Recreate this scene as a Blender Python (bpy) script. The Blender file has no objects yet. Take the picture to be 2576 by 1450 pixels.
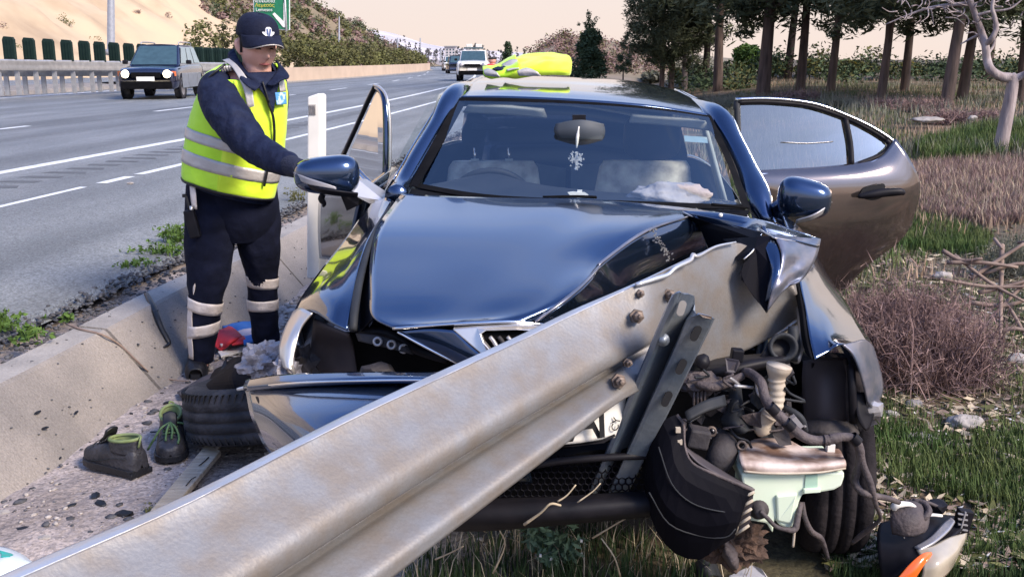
import bpy, bmesh, math, random
import numpy as np
from mathutils import Vector, Matrix, noise as mnoise

SC = bpy.context.scene
COL = SC.collection
R = math.radians
rng = np.random.default_rng(7)
random.seed(7)

# ------------------------------------------------------------------ camera, sky, sun, exposure
CAM_H, F, PIT = 1.55, 2500.0, math.atan(575/2500)
cam = bpy.data.cameras.new('camera'); cam.sensor_width = 36; cam.lens = 36*F/2575; cam.clip_start = .05; cam.clip_end = 6000
cob = bpy.data.objects.new('camera', cam); COL.objects.link(cob)
cob.location = (0, 0, CAM_H); cob.rotation_euler = (math.pi/2-PIT, 0, 0)
SC.camera = cob

SUN_EL, SUN_AZ = R(38), R(128)        # azimuth clockwise from +Y: low sun to the right of the camera, veiled
wld = bpy.data.worlds.new('World'); SC.world = wld; wld.use_nodes = True
wn, wl = wld.node_tree.nodes, wld.node_tree.links
wn.clear()
w_out = wn.new('ShaderNodeOutputWorld'); w_bg = wn.new('ShaderNodeBackground'); w_bg.inputs[1].default_value = .1
w_sky = wn.new('ShaderNodeTexSky'); w_sky.sky_type = 'NISHITA'; w_sky.sun_disc = False
w_sky.sun_elevation = SUN_EL; w_sky.sun_rotation = SUN_AZ; w_sky.air_density = 1.0; w_sky.dust_density = 1.2; w_sky.ozone_density = 2.5
w_tc = wn.new('ShaderNodeTexCoord'); w_sep = wn.new('ShaderNodeSeparateXYZ')
w_map = wn.new('ShaderNodeMapping'); w_map.inputs['Scale'].default_value = (1.2, 1.2, 7)
w_noi = wn.new('ShaderNodeTexNoise'); w_noi.inputs['Scale'].default_value = 2.2; w_noi.inputs['Detail'].default_value = 6; w_noi.inputs['Roughness'].default_value = .55
w_add = wn.new('ShaderNodeMath'); w_add.operation = 'MULTIPLY_ADD'; w_add.inputs[1].default_value = .62
w_rmp = wn.new('ShaderNodeValToRGB')
w_rmp.color_ramp.elements[0].position = .38; w_rmp.color_ramp.elements[0].color = (1, 1, 1, 1)
w_rmp.color_ramp.elements[1].position = .98; w_rmp.color_ramp.elements[1].color = (0.0, 0.0, 0.0, 1)
w_e = w_rmp.color_ramp.elements.new(.56); w_e.color = (.62, .62, .62, 1)
w_hz = wn.new('ShaderNodeValToRGB')       # the evening haze: cream at the horizon, whiter above it
w_hz.color_ramp.elements[0].position = .0; w_hz.color_ramp.elements[0].color = (.90, .745, .665, 1)
w_hz.color_ramp.elements[1].position = .42; w_hz.color_ramp.elements[1].color = (.80, .86, .95, 1)
w_scl = wn.new('ShaderNodeVectorMath'); w_scl.operation = 'SCALE'; w_scl.inputs['Scale'].default_value = 4.35
w_blu = wn.new('ShaderNodeVectorMath'); w_blu.operation = 'MULTIPLY'; w_blu.inputs[1].default_value = (1.0, 1.17, 1.55)
w_mix = wn.new('ShaderNodeMix'); w_mix.data_type = 'RGBA'
wl.new(w_tc.outputs['Generated'], w_sep.inputs[0]); wl.new(w_tc.outputs['Generated'], w_map.inputs[0])
wl.new(w_map.outputs[0], w_noi.inputs['Vector'])
wl.new(w_noi.outputs[0], w_add.inputs[0]); wl.new(w_sep.outputs['Z'], w_add.inputs[2])
wl.new(w_add.outputs[0], w_rmp.inputs[0]); wl.new(w_sep.outputs['Z'], w_hz.inputs[0])
wl.new(w_hz.outputs[0], w_scl.inputs[0]); wl.new(w_sky.outputs[0], w_blu.inputs[0])
wl.new(w_rmp.outputs[0], w_mix.inputs[0]); wl.new(w_blu.outputs[0], w_mix.inputs[6]); wl.new(w_scl.outputs[0], w_mix.inputs[7])
wl.new(w_mix.outputs[2], w_bg.inputs[0]); wl.new(w_bg.outputs[0], w_out.inputs[0])

sun = bpy.data.lights.new('sun', 'SUN'); sun.energy = 2.5; sun.angle = R(20); sun.color = (1, .85, .68)
sob = bpy.data.objects.new('sun', sun); COL.objects.link(sob)
sdir = Vector((math.sin(SUN_AZ)*math.cos(SUN_EL), math.cos(SUN_AZ)*math.cos(SUN_EL), math.sin(SUN_EL)))
sob.rotation_euler = (-sdir).to_track_quat('-Z', 'Y').to_euler(); sob.location = (0, -4, 12)
SC.view_settings.view_transform = 'Standard'; SC.view_settings.look = 'None'
SC.view_settings.exposure = 1.3; SC.view_settings.gamma = 1; SC.view_settings.use_curve_mapping = False

# ------------------------------------------------------------------ sight lines of the photograph -> points in the place
CP, SP = math.cos(PIT), math.sin(PIT)
def P(px, py, Y):
    x = (px-1287.5)/F; u = -(py-725)/F
    dy = CP+u*SP; dz = -SP+u*CP; t = Y/dy
    return Vector((x*t, Y, CAM_H+dz*t))
def G(px, py, z=0.):
    x = (px-1287.5)/F; u = -(py-725)/F
    dy = CP+u*SP; dz = -SP+u*CP; t = (z-CAM_H)/dz
    return Vector((x*t, dy*t, z))
def PX(Y, z):                       # metres per photo pixel at that place
    return (Y*CP+(CAM_H-z)*SP)/F
AZ = math.atan(.112)
def dev(s): return .0011*max(0., s-12)**2 if s < 260 else .0011*248**2+.5456*(s-260)
def road(s, lat, z=0.):             # s along the road, lat metres to its left
    d = lat+dev(s)
    return Vector((s*math.sin(AZ)-d*math.cos(AZ), s*math.cos(AZ)+d*math.sin(AZ), z))

# ------------------------------------------------------------------ building helpers
def origin(o):
    v = Vector((0, 0, 0))
    while o is not None:
        v += Vector(o.location); o = o.parent
    return v
def link(o, parent=None):
    COL.objects.link(o)
    if parent is not None: o.parent = parent
    return o
def tag(o, label=None, cat=None, group=None, kind=None):
    if label: o['label'] = label
    if cat: o['category'] = cat
    if group: o['group'] = group
    if kind: o['kind'] = kind
    return o
def thing(name, loc, label, cat, group=None):
    o = bpy.data.objects.new(name, None); o.empty_display_size = .1; o.location = loc; COL.objects.link(o)
    return tag(o, label, cat, group)
def mk(name, verts, faces, mat, parent=None, smooth=True, solid=0, bevel=0, sub=0, offset=-1, loc=None):
    og = origin(parent) if parent is not None else (Vector(loc) if loc is not None else Vector((0, 0, 0)))
    me = bpy.data.meshes.new(name)
    me.from_pydata([tuple(Vector(v)-og) for v in verts], [], faces)
    me.update()
    if smooth: me.polygons.foreach_set('use_smooth', [True]*len(me.polygons))
    for m in (mat if isinstance(mat, (list, tuple)) else [mat]): me.materials.append(m)
    o = bpy.data.objects.new(name, me); link(o, parent)
    if parent is None and loc is not None: o.location = loc
    if solid:
        m = o.modifiers.new('solid', 'SOLIDIFY'); m.thickness = solid; m.offset = offset
    if bevel:
        m = o.modifiers.new('bevel', 'BEVEL'); m.width = bevel; m.segments = 2; m.limit_method = 'ANGLE'; m.angle_limit = R(40)
    if sub:
        m = o.modifiers.new('sub', 'SUBSURF'); m.levels = sub; m.render_levels = sub
    return o
def npmesh(name, V, Fc, mat, parent=None, smooth=False, loc=None):
    """V (n,3) array, Fc (m,k) array of one polygon size"""
    V = np.asarray(V, np.float32); Fc = np.asarray(Fc, np.int32)
    if parent is not None: V = V-np.array(origin(parent), np.float32)
    if loc is not None: V = V-np.array(loc, np.float32)
    me = bpy.data.meshes.new(name); n, k = Fc.shape
    me.vertices.add(len(V)); me.vertices.foreach_set('co', V.ravel())
    me.loops.add(n*k); me.loops.foreach_set('vertex_index', Fc.ravel())
    me.polygons.add(n); me.polygons.foreach_set('loop_start', np.arange(0, n*k, k, dtype=np.int32))
    me.update(calc_edges=True)
    if smooth: me.polygons.foreach_set('use_smooth', [True]*n)
    me.materials.append(mat)
    o = bpy.data.objects.new(name, me); link(o, parent)
    if loc is not None: o.location = loc
    return o
def cr(a, b, c, d, t):
    return .5*((2*b)+(c-a)*t+(2*a-5*b+4*c-d)*t*t+(3*b-a-3*c+d)*t**3)
def spline(pts, n):
    """Catmull-Rom through pts, n samples per span"""
    p = [np.array(q, float) for q in pts]
    if len(p) == 2: return [p[0]+(p[1]-p[0])*i/n for i in range(n+1)]
    e = [2*p[0]-p[1]]+p+[2*p[-1]-p[-2]]
    out = []
    for i in range(len(p)-1):
        for k in range(n): out.append(cr(e[i], e[i+1], e[i+2], e[i+3], k/n))
    out.append(p[-1]); return out
def sheet(grid, n=6):
    """rows of points -> fine surface (verts, quads)"""
    rows = [spline(r, n) for r in grid]
    cols = [spline([r[j] for r in rows], n) for j in range(len(rows[0]))]
    nv, nu = len(cols[0]), len(cols)
    V = [cols[j][i] for i in range(nv) for j in range(nu)]
    Fc = [(i*nu+j, i*nu+j+1, (i+1)*nu+j+1, (i+1)*nu+j) for i in range(nv-1) for j in range(nu-1)]
    return V, Fc
def join(*vf):
    V, Fc = [], []
    for v, f in vf:
        k = len(V); V += list(v); Fc += [tuple(i+k for i in q) for q in f]
    return V, Fc
def tubevf(pts, r, n=8, smooth_n=4, flat=1., cap=True):
    """round bar along a smoothed path; r number or list"""
    rr = r if isinstance(r, (list, tuple)) else [r]*len(pts)
    q = spline([tuple(p)+(k,) for p, k in zip(pts, rr)], smooth_n) if smooth_n else [np.array(tuple(p)+(k,)) for p, k in zip(pts, rr)]
    V, Fc = [], []
    up = None
    for i, a in enumerate(q):
        t = Vector(q[min(i+1, len(q)-1)][:3]-q[max(i-1, 0)][:3])
        if t.length < 1e-9: t = Vector((0, 0, 1))
        t.normalize()
        if up is None: up = Vector((0, 0, 1)) if abs(t.z) < .8 else Vector((0, 1, 0))
        s = t.cross(up)
        if s.length < 1e-6: s = t.orthogonal()
        s.normalize(); up = s.cross(t).normalized()
        for k in range(n):
            an = 2*math.pi*k/n
            V.append(Vector(a[:3])+float(a[3])*(math.cos(an)*s+math.sin(an)*up*flat))
    m = len(q)
    for i in range(m-1):
        for k in range(n): Fc.append((i*n+k, i*n+(k+1) % n, (i+1)*n+(k+1) % n, (i+1)*n+k))
    if cap: Fc += [tuple(range(n-1, -1, -1)), tuple((m-1)*n+k for k in range(n))]
    return V, Fc
def tube(name, pts, r, mat, parent=None, n=8, sn=4, flat=1., **k):
    V, Fc = tubevf(pts, r, n, sn, flat); return mk(name, V, Fc, mat, parent, **k)
def boxvf(c, s, M=None):
    V = [Vector((x*s[0]/2, y*s[1]/2, z*s[2]/2)) for x in (-1, 1) for y in (-1, 1) for z in (-1, 1)]
    if M is not None: V = [M @ v for v in V]
    V = [v+Vector(c) for v in V]
    return V, [(0, 1, 3, 2), (4, 6, 7, 5), (0, 4, 5, 1), (2, 3, 7, 6), (0, 2, 6, 4), (1, 5, 7, 3)]
def box(name, c, s, mat, parent=None, M=None, bevel=0, **k):
    V, Fc = boxvf(c, s, M); return mk(name, V, Fc, mat, parent, smooth=False, bevel=bevel, **k)
def slabvf(pts, t):
    """outline of 3-D points, given thickness vector t"""
    n = len(pts); t = Vector(t)
    V = [Vector(p) for p in pts]+[Vector(p)+t for p in pts]
    Fc = [tuple(range(n)), tuple(range(2*n-1, n-1, -1))]+[(i, i+n, (i+1) % n+n, (i+1) % n) for i in range(n)]
    return V, Fc
def slab(name, pts, t, mat, parent=None, bevel=0, **k):
    V, Fc = slabvf(pts, t); return mk(name, V, Fc, mat, parent, smooth=False, bevel=bevel, **k)
def flat(name, pts, mat, parent=None, **k):
    return mk(name, pts, [tuple(range(len(pts)))], mat, parent, smooth=False, **k)
def PP(l): return [P(*p) for p in l]
def crumple(name, c, size, mat, seed, parent=None, amp=.35, lvl=3, freq=2.2, M=None, smooth=False, **k):
    bm = bmesh.new(); bmesh.ops.create_icosphere(bm, subdivisions=lvl, radius=1)
    V = []
    for v in bm.verts:
        n = v.co.normalized()
        d = 1+amp*(mnoise.noise(n*freq+Vector((seed*7.3, seed*3.1, 0)))*1.2+.6*mnoise.noise(n*freq*2.7+Vector((seed, 0, seed*2))))
        w = Vector((n.x*d*size[0], n.y*d*size[1], n.z*d*size[2]))
        V.append((M @ w if M is not None else w)+Vector(c))
    Fc = [tuple(v.index for v in f.verts) for f in bm.faces]; bm.free()
    return mk(name, V, Fc, mat, parent, smooth=smooth, **k)
def lathevf(c, ax, prof, n=32):
    """prof: (distance along axis, radius)"""
    ax = Vector(ax).normalized(); s = ax.orthogonal().normalized(); u = ax.cross(s)
    V = [Vector(c)+ax*h+r*(math.cos(2*math.pi*k/n)*s+math.sin(2*math.pi*k/n)*u) for h, r in prof for k in range(n)]
    Fc = [(i*n+k, i*n+(k+1) % n, (i+1)*n+(k+1) % n, (i+1)*n+k) for i in range(len(prof)-1) for k in range(n)]
    return V, Fc
def lathe(name, c, ax, prof, mat, parent=None, n=32, **k):
    V, Fc = lathevf(c, ax, prof, n); return mk(name, V, Fc, mat, parent, **k)
def copy_tree(o, parent=None, loc=None):
    c = o.copy(); COL.objects.link(c); c.parent = parent
    if loc is not None: c.location = loc
    for ch in o.children: copy_tree(ch, c)
    return c
def words(name, text, c, right, up, size, mat, parent=None, depth=.001, ext=None):
    """flat print: a text outline turned into a mesh"""
    cu = bpy.data.curves.new(name, 'FONT'); cu.body = text; cu.size = size; cu.align_x = 'CENTER'; cu.align_y = 'CENTER'
    cu.extrude = depth; cu.resolution_u = 2
    t = bpy.data.objects.new('tmp', cu); COL.objects.link(t)
    me = bpy.data.meshes.new_from_object(t.evaluated_get(bpy.context.evaluated_depsgraph_get()))
    bpy.data.objects.remove(t); bpy.data.curves.remove(cu)
    right = Vector(right).normalized(); nrm = right.cross(Vector(up)).normalized(); up = nrm.cross(right)
    M = Matrix((right, up, nrm)).transposed()
    V = [M @ v.co+Vector(c) for v in me.vertices]; Fc = [tuple(p.vertices) for p in me.polygons]
    bpy.data.meshes.remove(me)
    return mk(name, V, Fc, mat, parent, smooth=False)

# ------------------------------------------------------------------ materials
MATS = {}
def mat(name, col, rough=.6, metal=0., col2=None, scale=6., detail=4., lo=.35, hi=.65, bump=0., bscale=60., coat=0., spec=.5, stretch=None, emit=0., sheen=0., trans=0., rvar=0., bdet=3.):
    m = bpy.data.materials.new(name); m.use_nodes = True; MATS[name] = m
    n, l = m.node_tree.nodes, m.node_tree.links
    b = n['Principled BSDF']
    b.inputs['Roughness'].default_value = rough; b.inputs['Metallic'].default_value = metal
    b.inputs['Coat Weight'].default_value = coat; b.inputs['Coat Roughness'].default_value = .03
    b.inputs['Specular IOR Level'].default_value = spec
    if sheen: b.inputs['Sheen Weight'].default_value = sheen
    if trans: b.inputs['Transmission Weight'].default_value = trans
    tc = n.new('ShaderNodeTexCoord'); src = tc.outputs['Object']
    if stretch:
        mp = n.new('ShaderNodeMapping'); mp.inputs['Scale'].default_value = stretch; l.new(src, mp.inputs[0]); src = mp.outputs[0]
    c2 = col2 or tuple(c*.8 for c in col)
    nz = n.new('ShaderNodeTexNoise'); nz.inputs['Scale'].default_value = scale; nz.inputs['Detail'].default_value = detail
    l.new(src, nz.inputs['Vector'])
    rp = n.new('ShaderNodeValToRGB'); rp.color_ramp.elements[0].position = lo; rp.color_ramp.elements[1].position = hi
    rp.color_ramp.elements[0].color = (*col, 1); rp.color_ramp.elements[1].color = (*c2, 1)
    l.new(nz.outputs[0], rp.inputs[0]); l.new(rp.outputs[0], b.inputs['Base Color'])
    if rvar:
        mr = n.new('ShaderNodeMapRange'); mr.inputs[3].default_value = max(.02, rough-rvar); mr.inputs[4].default_value = rough+rvar
        l.new(nz.outputs[0], mr.inputs[0]); l.new(mr.outputs[0], b.inputs['Roughness'])
    if bump:
        bz = n.new('ShaderNodeTexNoise'); bz.inputs['Scale'].default_value = bscale; bz.inputs['Detail'].default_value = bdet
        l.new(src, bz.inputs['Vector'])
        bp = n.new('ShaderNodeBump'); bp.inputs['Strength'].default_value = bump; bp.inputs['Distance'].default_value = .02
        l.new(bz.outputs[0], bp.inputs['Height']); l.new(bp.outputs[0], b.inputs['Normal'])
    if emit:
        b.inputs['Emission Color'].default_value = (*col, 1); b.inputs['Emission Strength'].default_value = emit
    return m
def glass(name, tint=(.75, .9, .95), rough=.0, ior=1.5, refl=1.0):
    """a thin pane: clear or tinted see-through plus a mirror sheen"""
    m = bpy.data.materials.new(name); m.use_nodes = True
    n, l = m.node_tree.nodes, m.node_tree.links; n.clear()
    o = n.new('ShaderNodeOutputMaterial'); t = n.new('ShaderNodeBsdfTransparent'); t.inputs[0].default_value = (*tint, 1)
    g = n.new('ShaderNodeBsdfGlossy'); g.inputs['Roughness'].default_value = rough
    fr = n.new('ShaderNodeFresnel'); fr.inputs[0].default_value = ior
    ml = n.new('ShaderNodeMath'); ml.operation = 'MULTIPLY'; ml.inputs[1].default_value = refl; ml.use_clamp = True
    mx = n.new('ShaderNodeMixShader')
    l.new(fr.outputs[0], ml.inputs[0]); l.new(ml.outputs[0], mx.inputs[0]); l.new(t.outputs[0], mx.inputs[1]); l.new(g.outputs[0], mx.inputs[2]); l.new(mx.outputs[0], o.inputs[0])
    MATS[name] = m; return m
M = MATS
mat('asphalt', (.140, .152, .162), .62, col2=(.20, .213, .222), scale=1.6, detail=12, lo=.3, hi=.7, bump=.9, bscale=150, spec=.5, stretch=(1, .22, 1))
mat('line_paint', (.72, .74, .74), .55, col2=(.45, .47, .48), scale=3, detail=8, lo=.45, hi=.75)
mat('rumble', (.105, .112, .118), .8)
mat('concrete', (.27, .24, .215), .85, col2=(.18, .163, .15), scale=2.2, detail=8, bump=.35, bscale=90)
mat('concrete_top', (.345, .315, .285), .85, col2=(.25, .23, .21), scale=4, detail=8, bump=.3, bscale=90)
mat('dark_stone', (.045, .045, .05), .8, col2=(.10, .10, .11), scale=40, lo=.4, hi=.7)
mat('pale_stone', (.42, .38, .35), .85, col2=(.26, .23, .21), scale=25, bump=.4, bscale=50)
mat('white_stone', (.38, .345, .315), .85, col2=(.22, .20, .18), scale=12, bump=.5, bscale=30)
mat('grey_stone', (.22, .20, .20), .85, col2=(.13, .12, .12), scale=25, bump=.4, bscale=50)
mat('sand_rock', (.47, .36, .235), .9, col2=(.32, .23, .145), scale=.22, detail=9, lo=.46, hi=.72, bump=.8, bscale=.8, bdet=8)
mat('bush_earth', (.12, .10, .06), .9, col2=(.22, .17, .11), scale=.3, detail=8, bump=.8, bscale=1.5, bdet=7)
mat('mound_earth', (.27, .215, .155), .9, col2=(.13, .115, .07), scale=.35, detail=10, lo=.40, hi=.62, bump=1., bscale=1.2, bdet=9)
mat('far_hill', (.42, .40, .42), .95, col2=(.62, .55, .52), scale=.02, detail=9, lo=.45, hi=.6)
mat('wall_render', (.50, .385, .29), .85, col2=(.43, .33, .25), scale=.8, detail=6)
mat('galv', (.44, .44, .44), .45, .55, col2=(.34, .34, .35), scale=9, detail=6, rvar=.1)
mat('fin_green', (.006, .018, .016), .6, col2=(.010, .024, .02), spec=.2)
mat('leaf_pine', (.050, .066, .034), .75, col2=(.115, .128, .072), scale=.55, detail=4, spec=.25)
mat('leaf_conifer', (.034, .058, .030), .75, col2=(.065, .095, .045), scale=.9, spec=.25)
mat('leaf_bright', (.085, .15, .028), .7, col2=(.05, .095, .02), scale=1.6, spec=.25)
mat('leaf_olive', (.13, .135, .045), .75, col2=(.075, .07, .032), scale=.5, detail=6, spec=.25)
mat('leaf_yellow', (.24, .19, .03), .75, col2=(.12, .12, .03), scale=2, spec=.2)
mat('leaf_grey', (.13, .14, .10), .8, col2=(.20, .19, .15), scale=2, spec=.2)
mat('leaf_far', (.07, .075, .072), .85, col2=(.12, .11, .11), scale=.3, spec=.2)
mat('bark', (.115, .080, .068), .9, col2=(.045, .032, .028), scale=9, detail=6, stretch=(1, 1, .15), bump=.8, bscale=25)
mat('bark_pale', (.34, .29, .28), .9, col2=(.19, .15, .15), scale=9, stretch=(1, 1, .2), bump=.6, bscale=30)
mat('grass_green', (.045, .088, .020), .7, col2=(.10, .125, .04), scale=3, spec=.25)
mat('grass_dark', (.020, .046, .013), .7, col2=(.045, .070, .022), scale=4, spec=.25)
mat('grass_dry', (.38, .28, .20), .85, col2=(.24, .165, .12), scale=3, spec=.2)
mat('shrub_dry', (.30, .205, .185), .9, col2=(.14, .09, .088), scale=5, spec=.15)
mat('straw', (.50, .42, .30), .8, col2=(.36, .29, .20), scale=6, spec=.2)
mat('twig', (.16, .11, .09), .85, col2=(.26, .19, .15), scale=14)
mat('wood_pale', (.46, .39, .30), .8, col2=(.33, .27, .20), scale=6, stretch=(1, 8, 1), bump=.4, bscale=40)
mat('black_plastic', (.007, .007, .010), .5, col2=(.012, .011, .014), scale=20, spec=.16)
mat('black_matte', (.003, .003, .004), .9, col2=(.006, .006, .007), scale=12, spec=.1)
mat('dusty_black', (.018, .016, .020), .75, col2=(.050, .042, .042), scale=7, detail=7, bump=.3, bscale=30)
mat('rubber', (.014, .014, .018), .8, col2=(.060, .055, .060), scale=10, detail=7, lo=.45, hi=.75, bump=.35, bscale=70)
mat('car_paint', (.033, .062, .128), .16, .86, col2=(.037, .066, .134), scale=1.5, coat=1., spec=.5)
mat('car_paint_reflect', (.225, .18, .16), .12, .90, col2=(.185, .155, .145), scale=2.0, detail=6, coat=.8, spec=.5)  # car paint with warm sky and ground reflections put into its colour
mat('scuffed_paint', (.22, .21, .24), .32, .55, col2=(.10, .12, .17), scale=9, detail=8, coat=.4, stretch=(1, 1, 3))
mat('chrome', (.72, .72, .74), .16, 1.)
mat('trim_light', (.66, .63, .60), .28, .7)
mat('plate_white', (.78, .77, .72), .4, col2=(.70, .68, .64))
mat('ink', (.008, .008, .01), .5)
mat('seat_cloth', (.55, .52, .45), .85, col2=(.25, .23, .20), scale=12, bump=.2, bscale=200)
mat('dash', (.018, .020, .024), .6, col2=(.028, .030, .034), spec=.2)
mat('interior', (.11, .115, .12), .8)
mat('headliner', (.36, .38, .37), .9)
mat('airbag', (.38, .34, .335), .85, col2=(.29, .26, .26), scale=8, bump=.5, bscale=25)
mat('crystal', (.9, .9, .92), .08, spec=1., trans=.6)
mat('rail_metal', (.20, .20, .205), .50, .4, col2=(.185, .163, .143), scale=14, detail=14, lo=.36, hi=.66, bump=.06, bscale=120, rvar=.06, spec=.35)
mat('rail_sky_tint', (.50, .52, .55), .36, .55, col2=(.40, .36, .32), scale=4.5, detail=9, lo=.42, hi=.7, bump=.1, bscale=45, rvar=.12)  # less dusty rail steel; light of the sky it faces put into the colour
mat('post_metal', (.115, .15, .205), .38, .5, col2=(.23, .25, .27), scale=6, detail=8, lo=.4, hi=.7, bump=.1, bscale=50, rvar=.1)
mat('rust_bolt', (.20, .15, .12), .6, .5, col2=(.10, .08, .07), scale=40)
mat('tank', (.58, .70, .53), .38, col2=(.64, .70, .58), scale=5, spec=.5)
mat('tank_lid', (.60, .50, .45), .45, col2=(.16, .095, .065), scale=7, detail=10, lo=.44, hi=.58, bump=.1, bscale=40)
mat('hose_cream', (.48, .42, .33), .6, col2=(.34, .28, .22), scale=20)
mat('hose_dusty', (.095, .075, .074), .75, col2=(.038, .030, .034), scale=16, detail=6, bump=.3, bscale=80)
mat('liner', (.038, .033, .042), .7, col2=(.075, .062, .066), scale=6, detail=7, stretch=(1, 1, .4))
mat('lens_clear', (.40, .35, .27), .14, col2=(.30, .26, .20), scale=8, coat=.6)
mat('lens_orange', (.80, .15, .015), .2, coat=.6, col2=(.66, .11, .012))
mat('silver_plastic', (.36, .35, .36), .34, .4, col2=(.36, .35, .36), scale=10)
mat('white_plastic', (.76, .73, .68), .5, col2=(.68, .65, .6))
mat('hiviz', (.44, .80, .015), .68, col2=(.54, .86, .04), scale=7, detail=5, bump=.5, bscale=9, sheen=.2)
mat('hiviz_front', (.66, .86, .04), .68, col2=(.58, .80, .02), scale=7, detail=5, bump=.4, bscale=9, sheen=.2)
mat('reflective', (.50, .47, .44), .42, .25, col2=(.42, .39, .37), scale=14, bump=.25, bscale=25)
mat('reflective_white', (.70, .62, .56), .5, .1, col2=(.60, .52, .47), scale=20, bump=.4, bscale=30)
mat('navy', (.004, .007, .026), .8, col2=(.009, .015, .042), scale=16, detail=5, bump=1., bscale=16, spec=.25)
mat('navy_trouser', (.0022, .0034, .012), .9, col2=(.005, .007, .021), scale=12, detail=5, bump=.8, bscale=9, spec=.2)
mat('navy_cap', (.004, .006, .020), .8, col2=(.007, .010, .028), scale=40, bump=.2, bscale=150, spec=.25)
mat('skin', (.60, .335, .255), .5, col2=(.66, .36, .285), scale=14, detail=3, spec=.4, bump=.05, bscale=90)
mat('hair', (.02, .016, .014), .8)
mat('lip', (.30, .085, .075), .5)
mat('boot', (.010, .010, .013), .5, bump=.2, bscale=60)
mat('badge', (.75, .76, .78), .4)
mat('badge_blue', (.05, .10, .28), .5)
mat('patch_blue', (.08, .28, .55), .6, col2=(.45, .60, .70), scale=45, lo=.48, hi=.56)
mat('shoe_leather', (.014, .015, .020), .5, col2=(.042, .040, .046), scale=14, detail=6, bump=.35, bscale=55)
mat('shoe_lining', (.16, .21, .07), .85, col2=(.24, .29, .13), scale=20)
mat('lace', (.035, .09, .035), .8, col2=(.09, .16, .07), scale=60)
mat('flag_red', (.60, .030, .045), .75, bump=.3, bscale=12)
mat('flag_blue', (.035, .16, .50), .75, bump=.3, bscale=12)
mat('flag_white', (.60, .50, .54), .75, bump=.3, bscale=12)
mat('foil', (.32, .30, .31), .5, .2, col2=(.24, .23, .26), scale=16, detail=8, bump=.6, bscale=35)
mat('bag_white', (.66, .72, .74), .35, col2=(.55, .62, .66))
mat('bag_teal', (.02, .36, .30), .4)
mat('sign_green', (.005, .16, .075), .45)
mat('sign_white', (.72, .74, .72), .5)
mat('sign_yellow', (.62, .55, .06), .5)
mat('suv_paint', (.012, .016, .042), .25, .3, coat=1.)
mat('suv_silver', (.30, .32, .35), .3, .5, coat=.6)
mat('white_paint', (.80, .78, .75), .3, coat=.6)
mat('dark_glass', (.045, .085, .10), .06, spec=.9)
mat('side_glass', (.20, .27, .28), .08, spec=.9)
mat('lamp_on', (1, .86, .62), .3, emit=3.2)
mat('lamp_amber', (.55, .13, .04), .3)
mat('bumper_black', (.005, .005, .008), .62, spec=.05)
mat('rubber_shaded', (.010, .009, .011), .85, col2=(.028, .024, .026), spec=.08, scale=9, bump=.3, bscale=60)  # darker copy of rubber; shade behind the bottle put into the colour
mat('mirror_back', (.045, .055, .07), .6)
mat('rim', (.30, .28, .28), .4, .6)
def tracks(name):
    m = MATS[name]; n, l = m.node_tree.nodes, m.node_tree.links; b = n['Principled BSDF']; src = b.inputs['Base Color'].links[0].from_socket
    tc = n.new('ShaderNodeTexCoord'); r1 = n.new('ShaderNodeMapping'); r1.inputs['Rotation'].default_value = (0, 0, AZ); r2 = n.new('ShaderNodeMapping'); r2.inputs['Scale'].default_value = (1.1, .012, 1)
    nz = n.new('ShaderNodeTexNoise'); nz.inputs['Scale'].default_value = 1; nz.inputs['Detail'].default_value = 5; l.new(tc.outputs['Object'], r1.inputs[0]); l.new(r1.outputs[0], r2.inputs[0]); l.new(r2.outputs[0], nz.inputs['Vector'])
    mr = n.new('ShaderNodeMapRange'); mr.inputs[1].default_value = .35; mr.inputs[2].default_value = .65; mr.inputs[3].default_value = .72; mr.inputs[4].default_value = 1.2; l.new(nz.outputs[0], mr.inputs[0])
    ml = n.new('ShaderNodeMix'); ml.data_type = 'RGBA'; ml.blend_type = 'MULTIPLY'; ml.inputs[0].default_value = 1
    l.new(src, ml.inputs[6]); l.new(mr.outputs[0], ml.inputs[7]); l.new(ml.outputs[2], b.inputs['Base Color'])
def speckle(name, amount, scale, dark=.45, light=1.7):
    m = MATS[name]; n, l = m.node_tree.nodes, m.node_tree.links; b = n['Principled BSDF']; src = b.inputs['Base Color'].links[0].from_socket
    tc = n.new('ShaderNodeTexCoord'); v = n.new('ShaderNodeTexVoronoi'); v.inputs['Scale'].default_value = scale; l.new(tc.outputs['Object'], v.inputs[0])
    sp = n.new('ShaderNodeSeparateColor'); l.new(v.outputs['Color'], sp.inputs[0])
    mr = n.new('ShaderNodeMapRange'); mr.inputs[3].default_value = dark; mr.inputs[4].default_value = light; l.new(sp.outputs[0], mr.inputs[0])
    ml = n.new('ShaderNodeMix'); ml.data_type = 'RGBA'; ml.blend_type = 'MULTIPLY'; ml.inputs[0].default_value = amount
    l.new(src, ml.inputs[6]); l.new(mr.outputs[0], ml.inputs[7]); l.new(ml.outputs[2], b.inputs['Base Color'])
speckle('asphalt', .8, 95, .5, 1.5); tracks('asphalt'); speckle('concrete', .35, 160, .6, 1.3); speckle('concrete_top', .35, 160, .6, 1.3); speckle('rail_metal', .12, 260, .6, 1.35)
glass('windscreen', (.92, .98, .99), 0, 1.45, .2)
glass('door_glass', (.80, .82, .76), 0, 2.2, 2.0)
glass('tinted_glass', (.20, .21, .22), .01, 2.0, 1.7)
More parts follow.
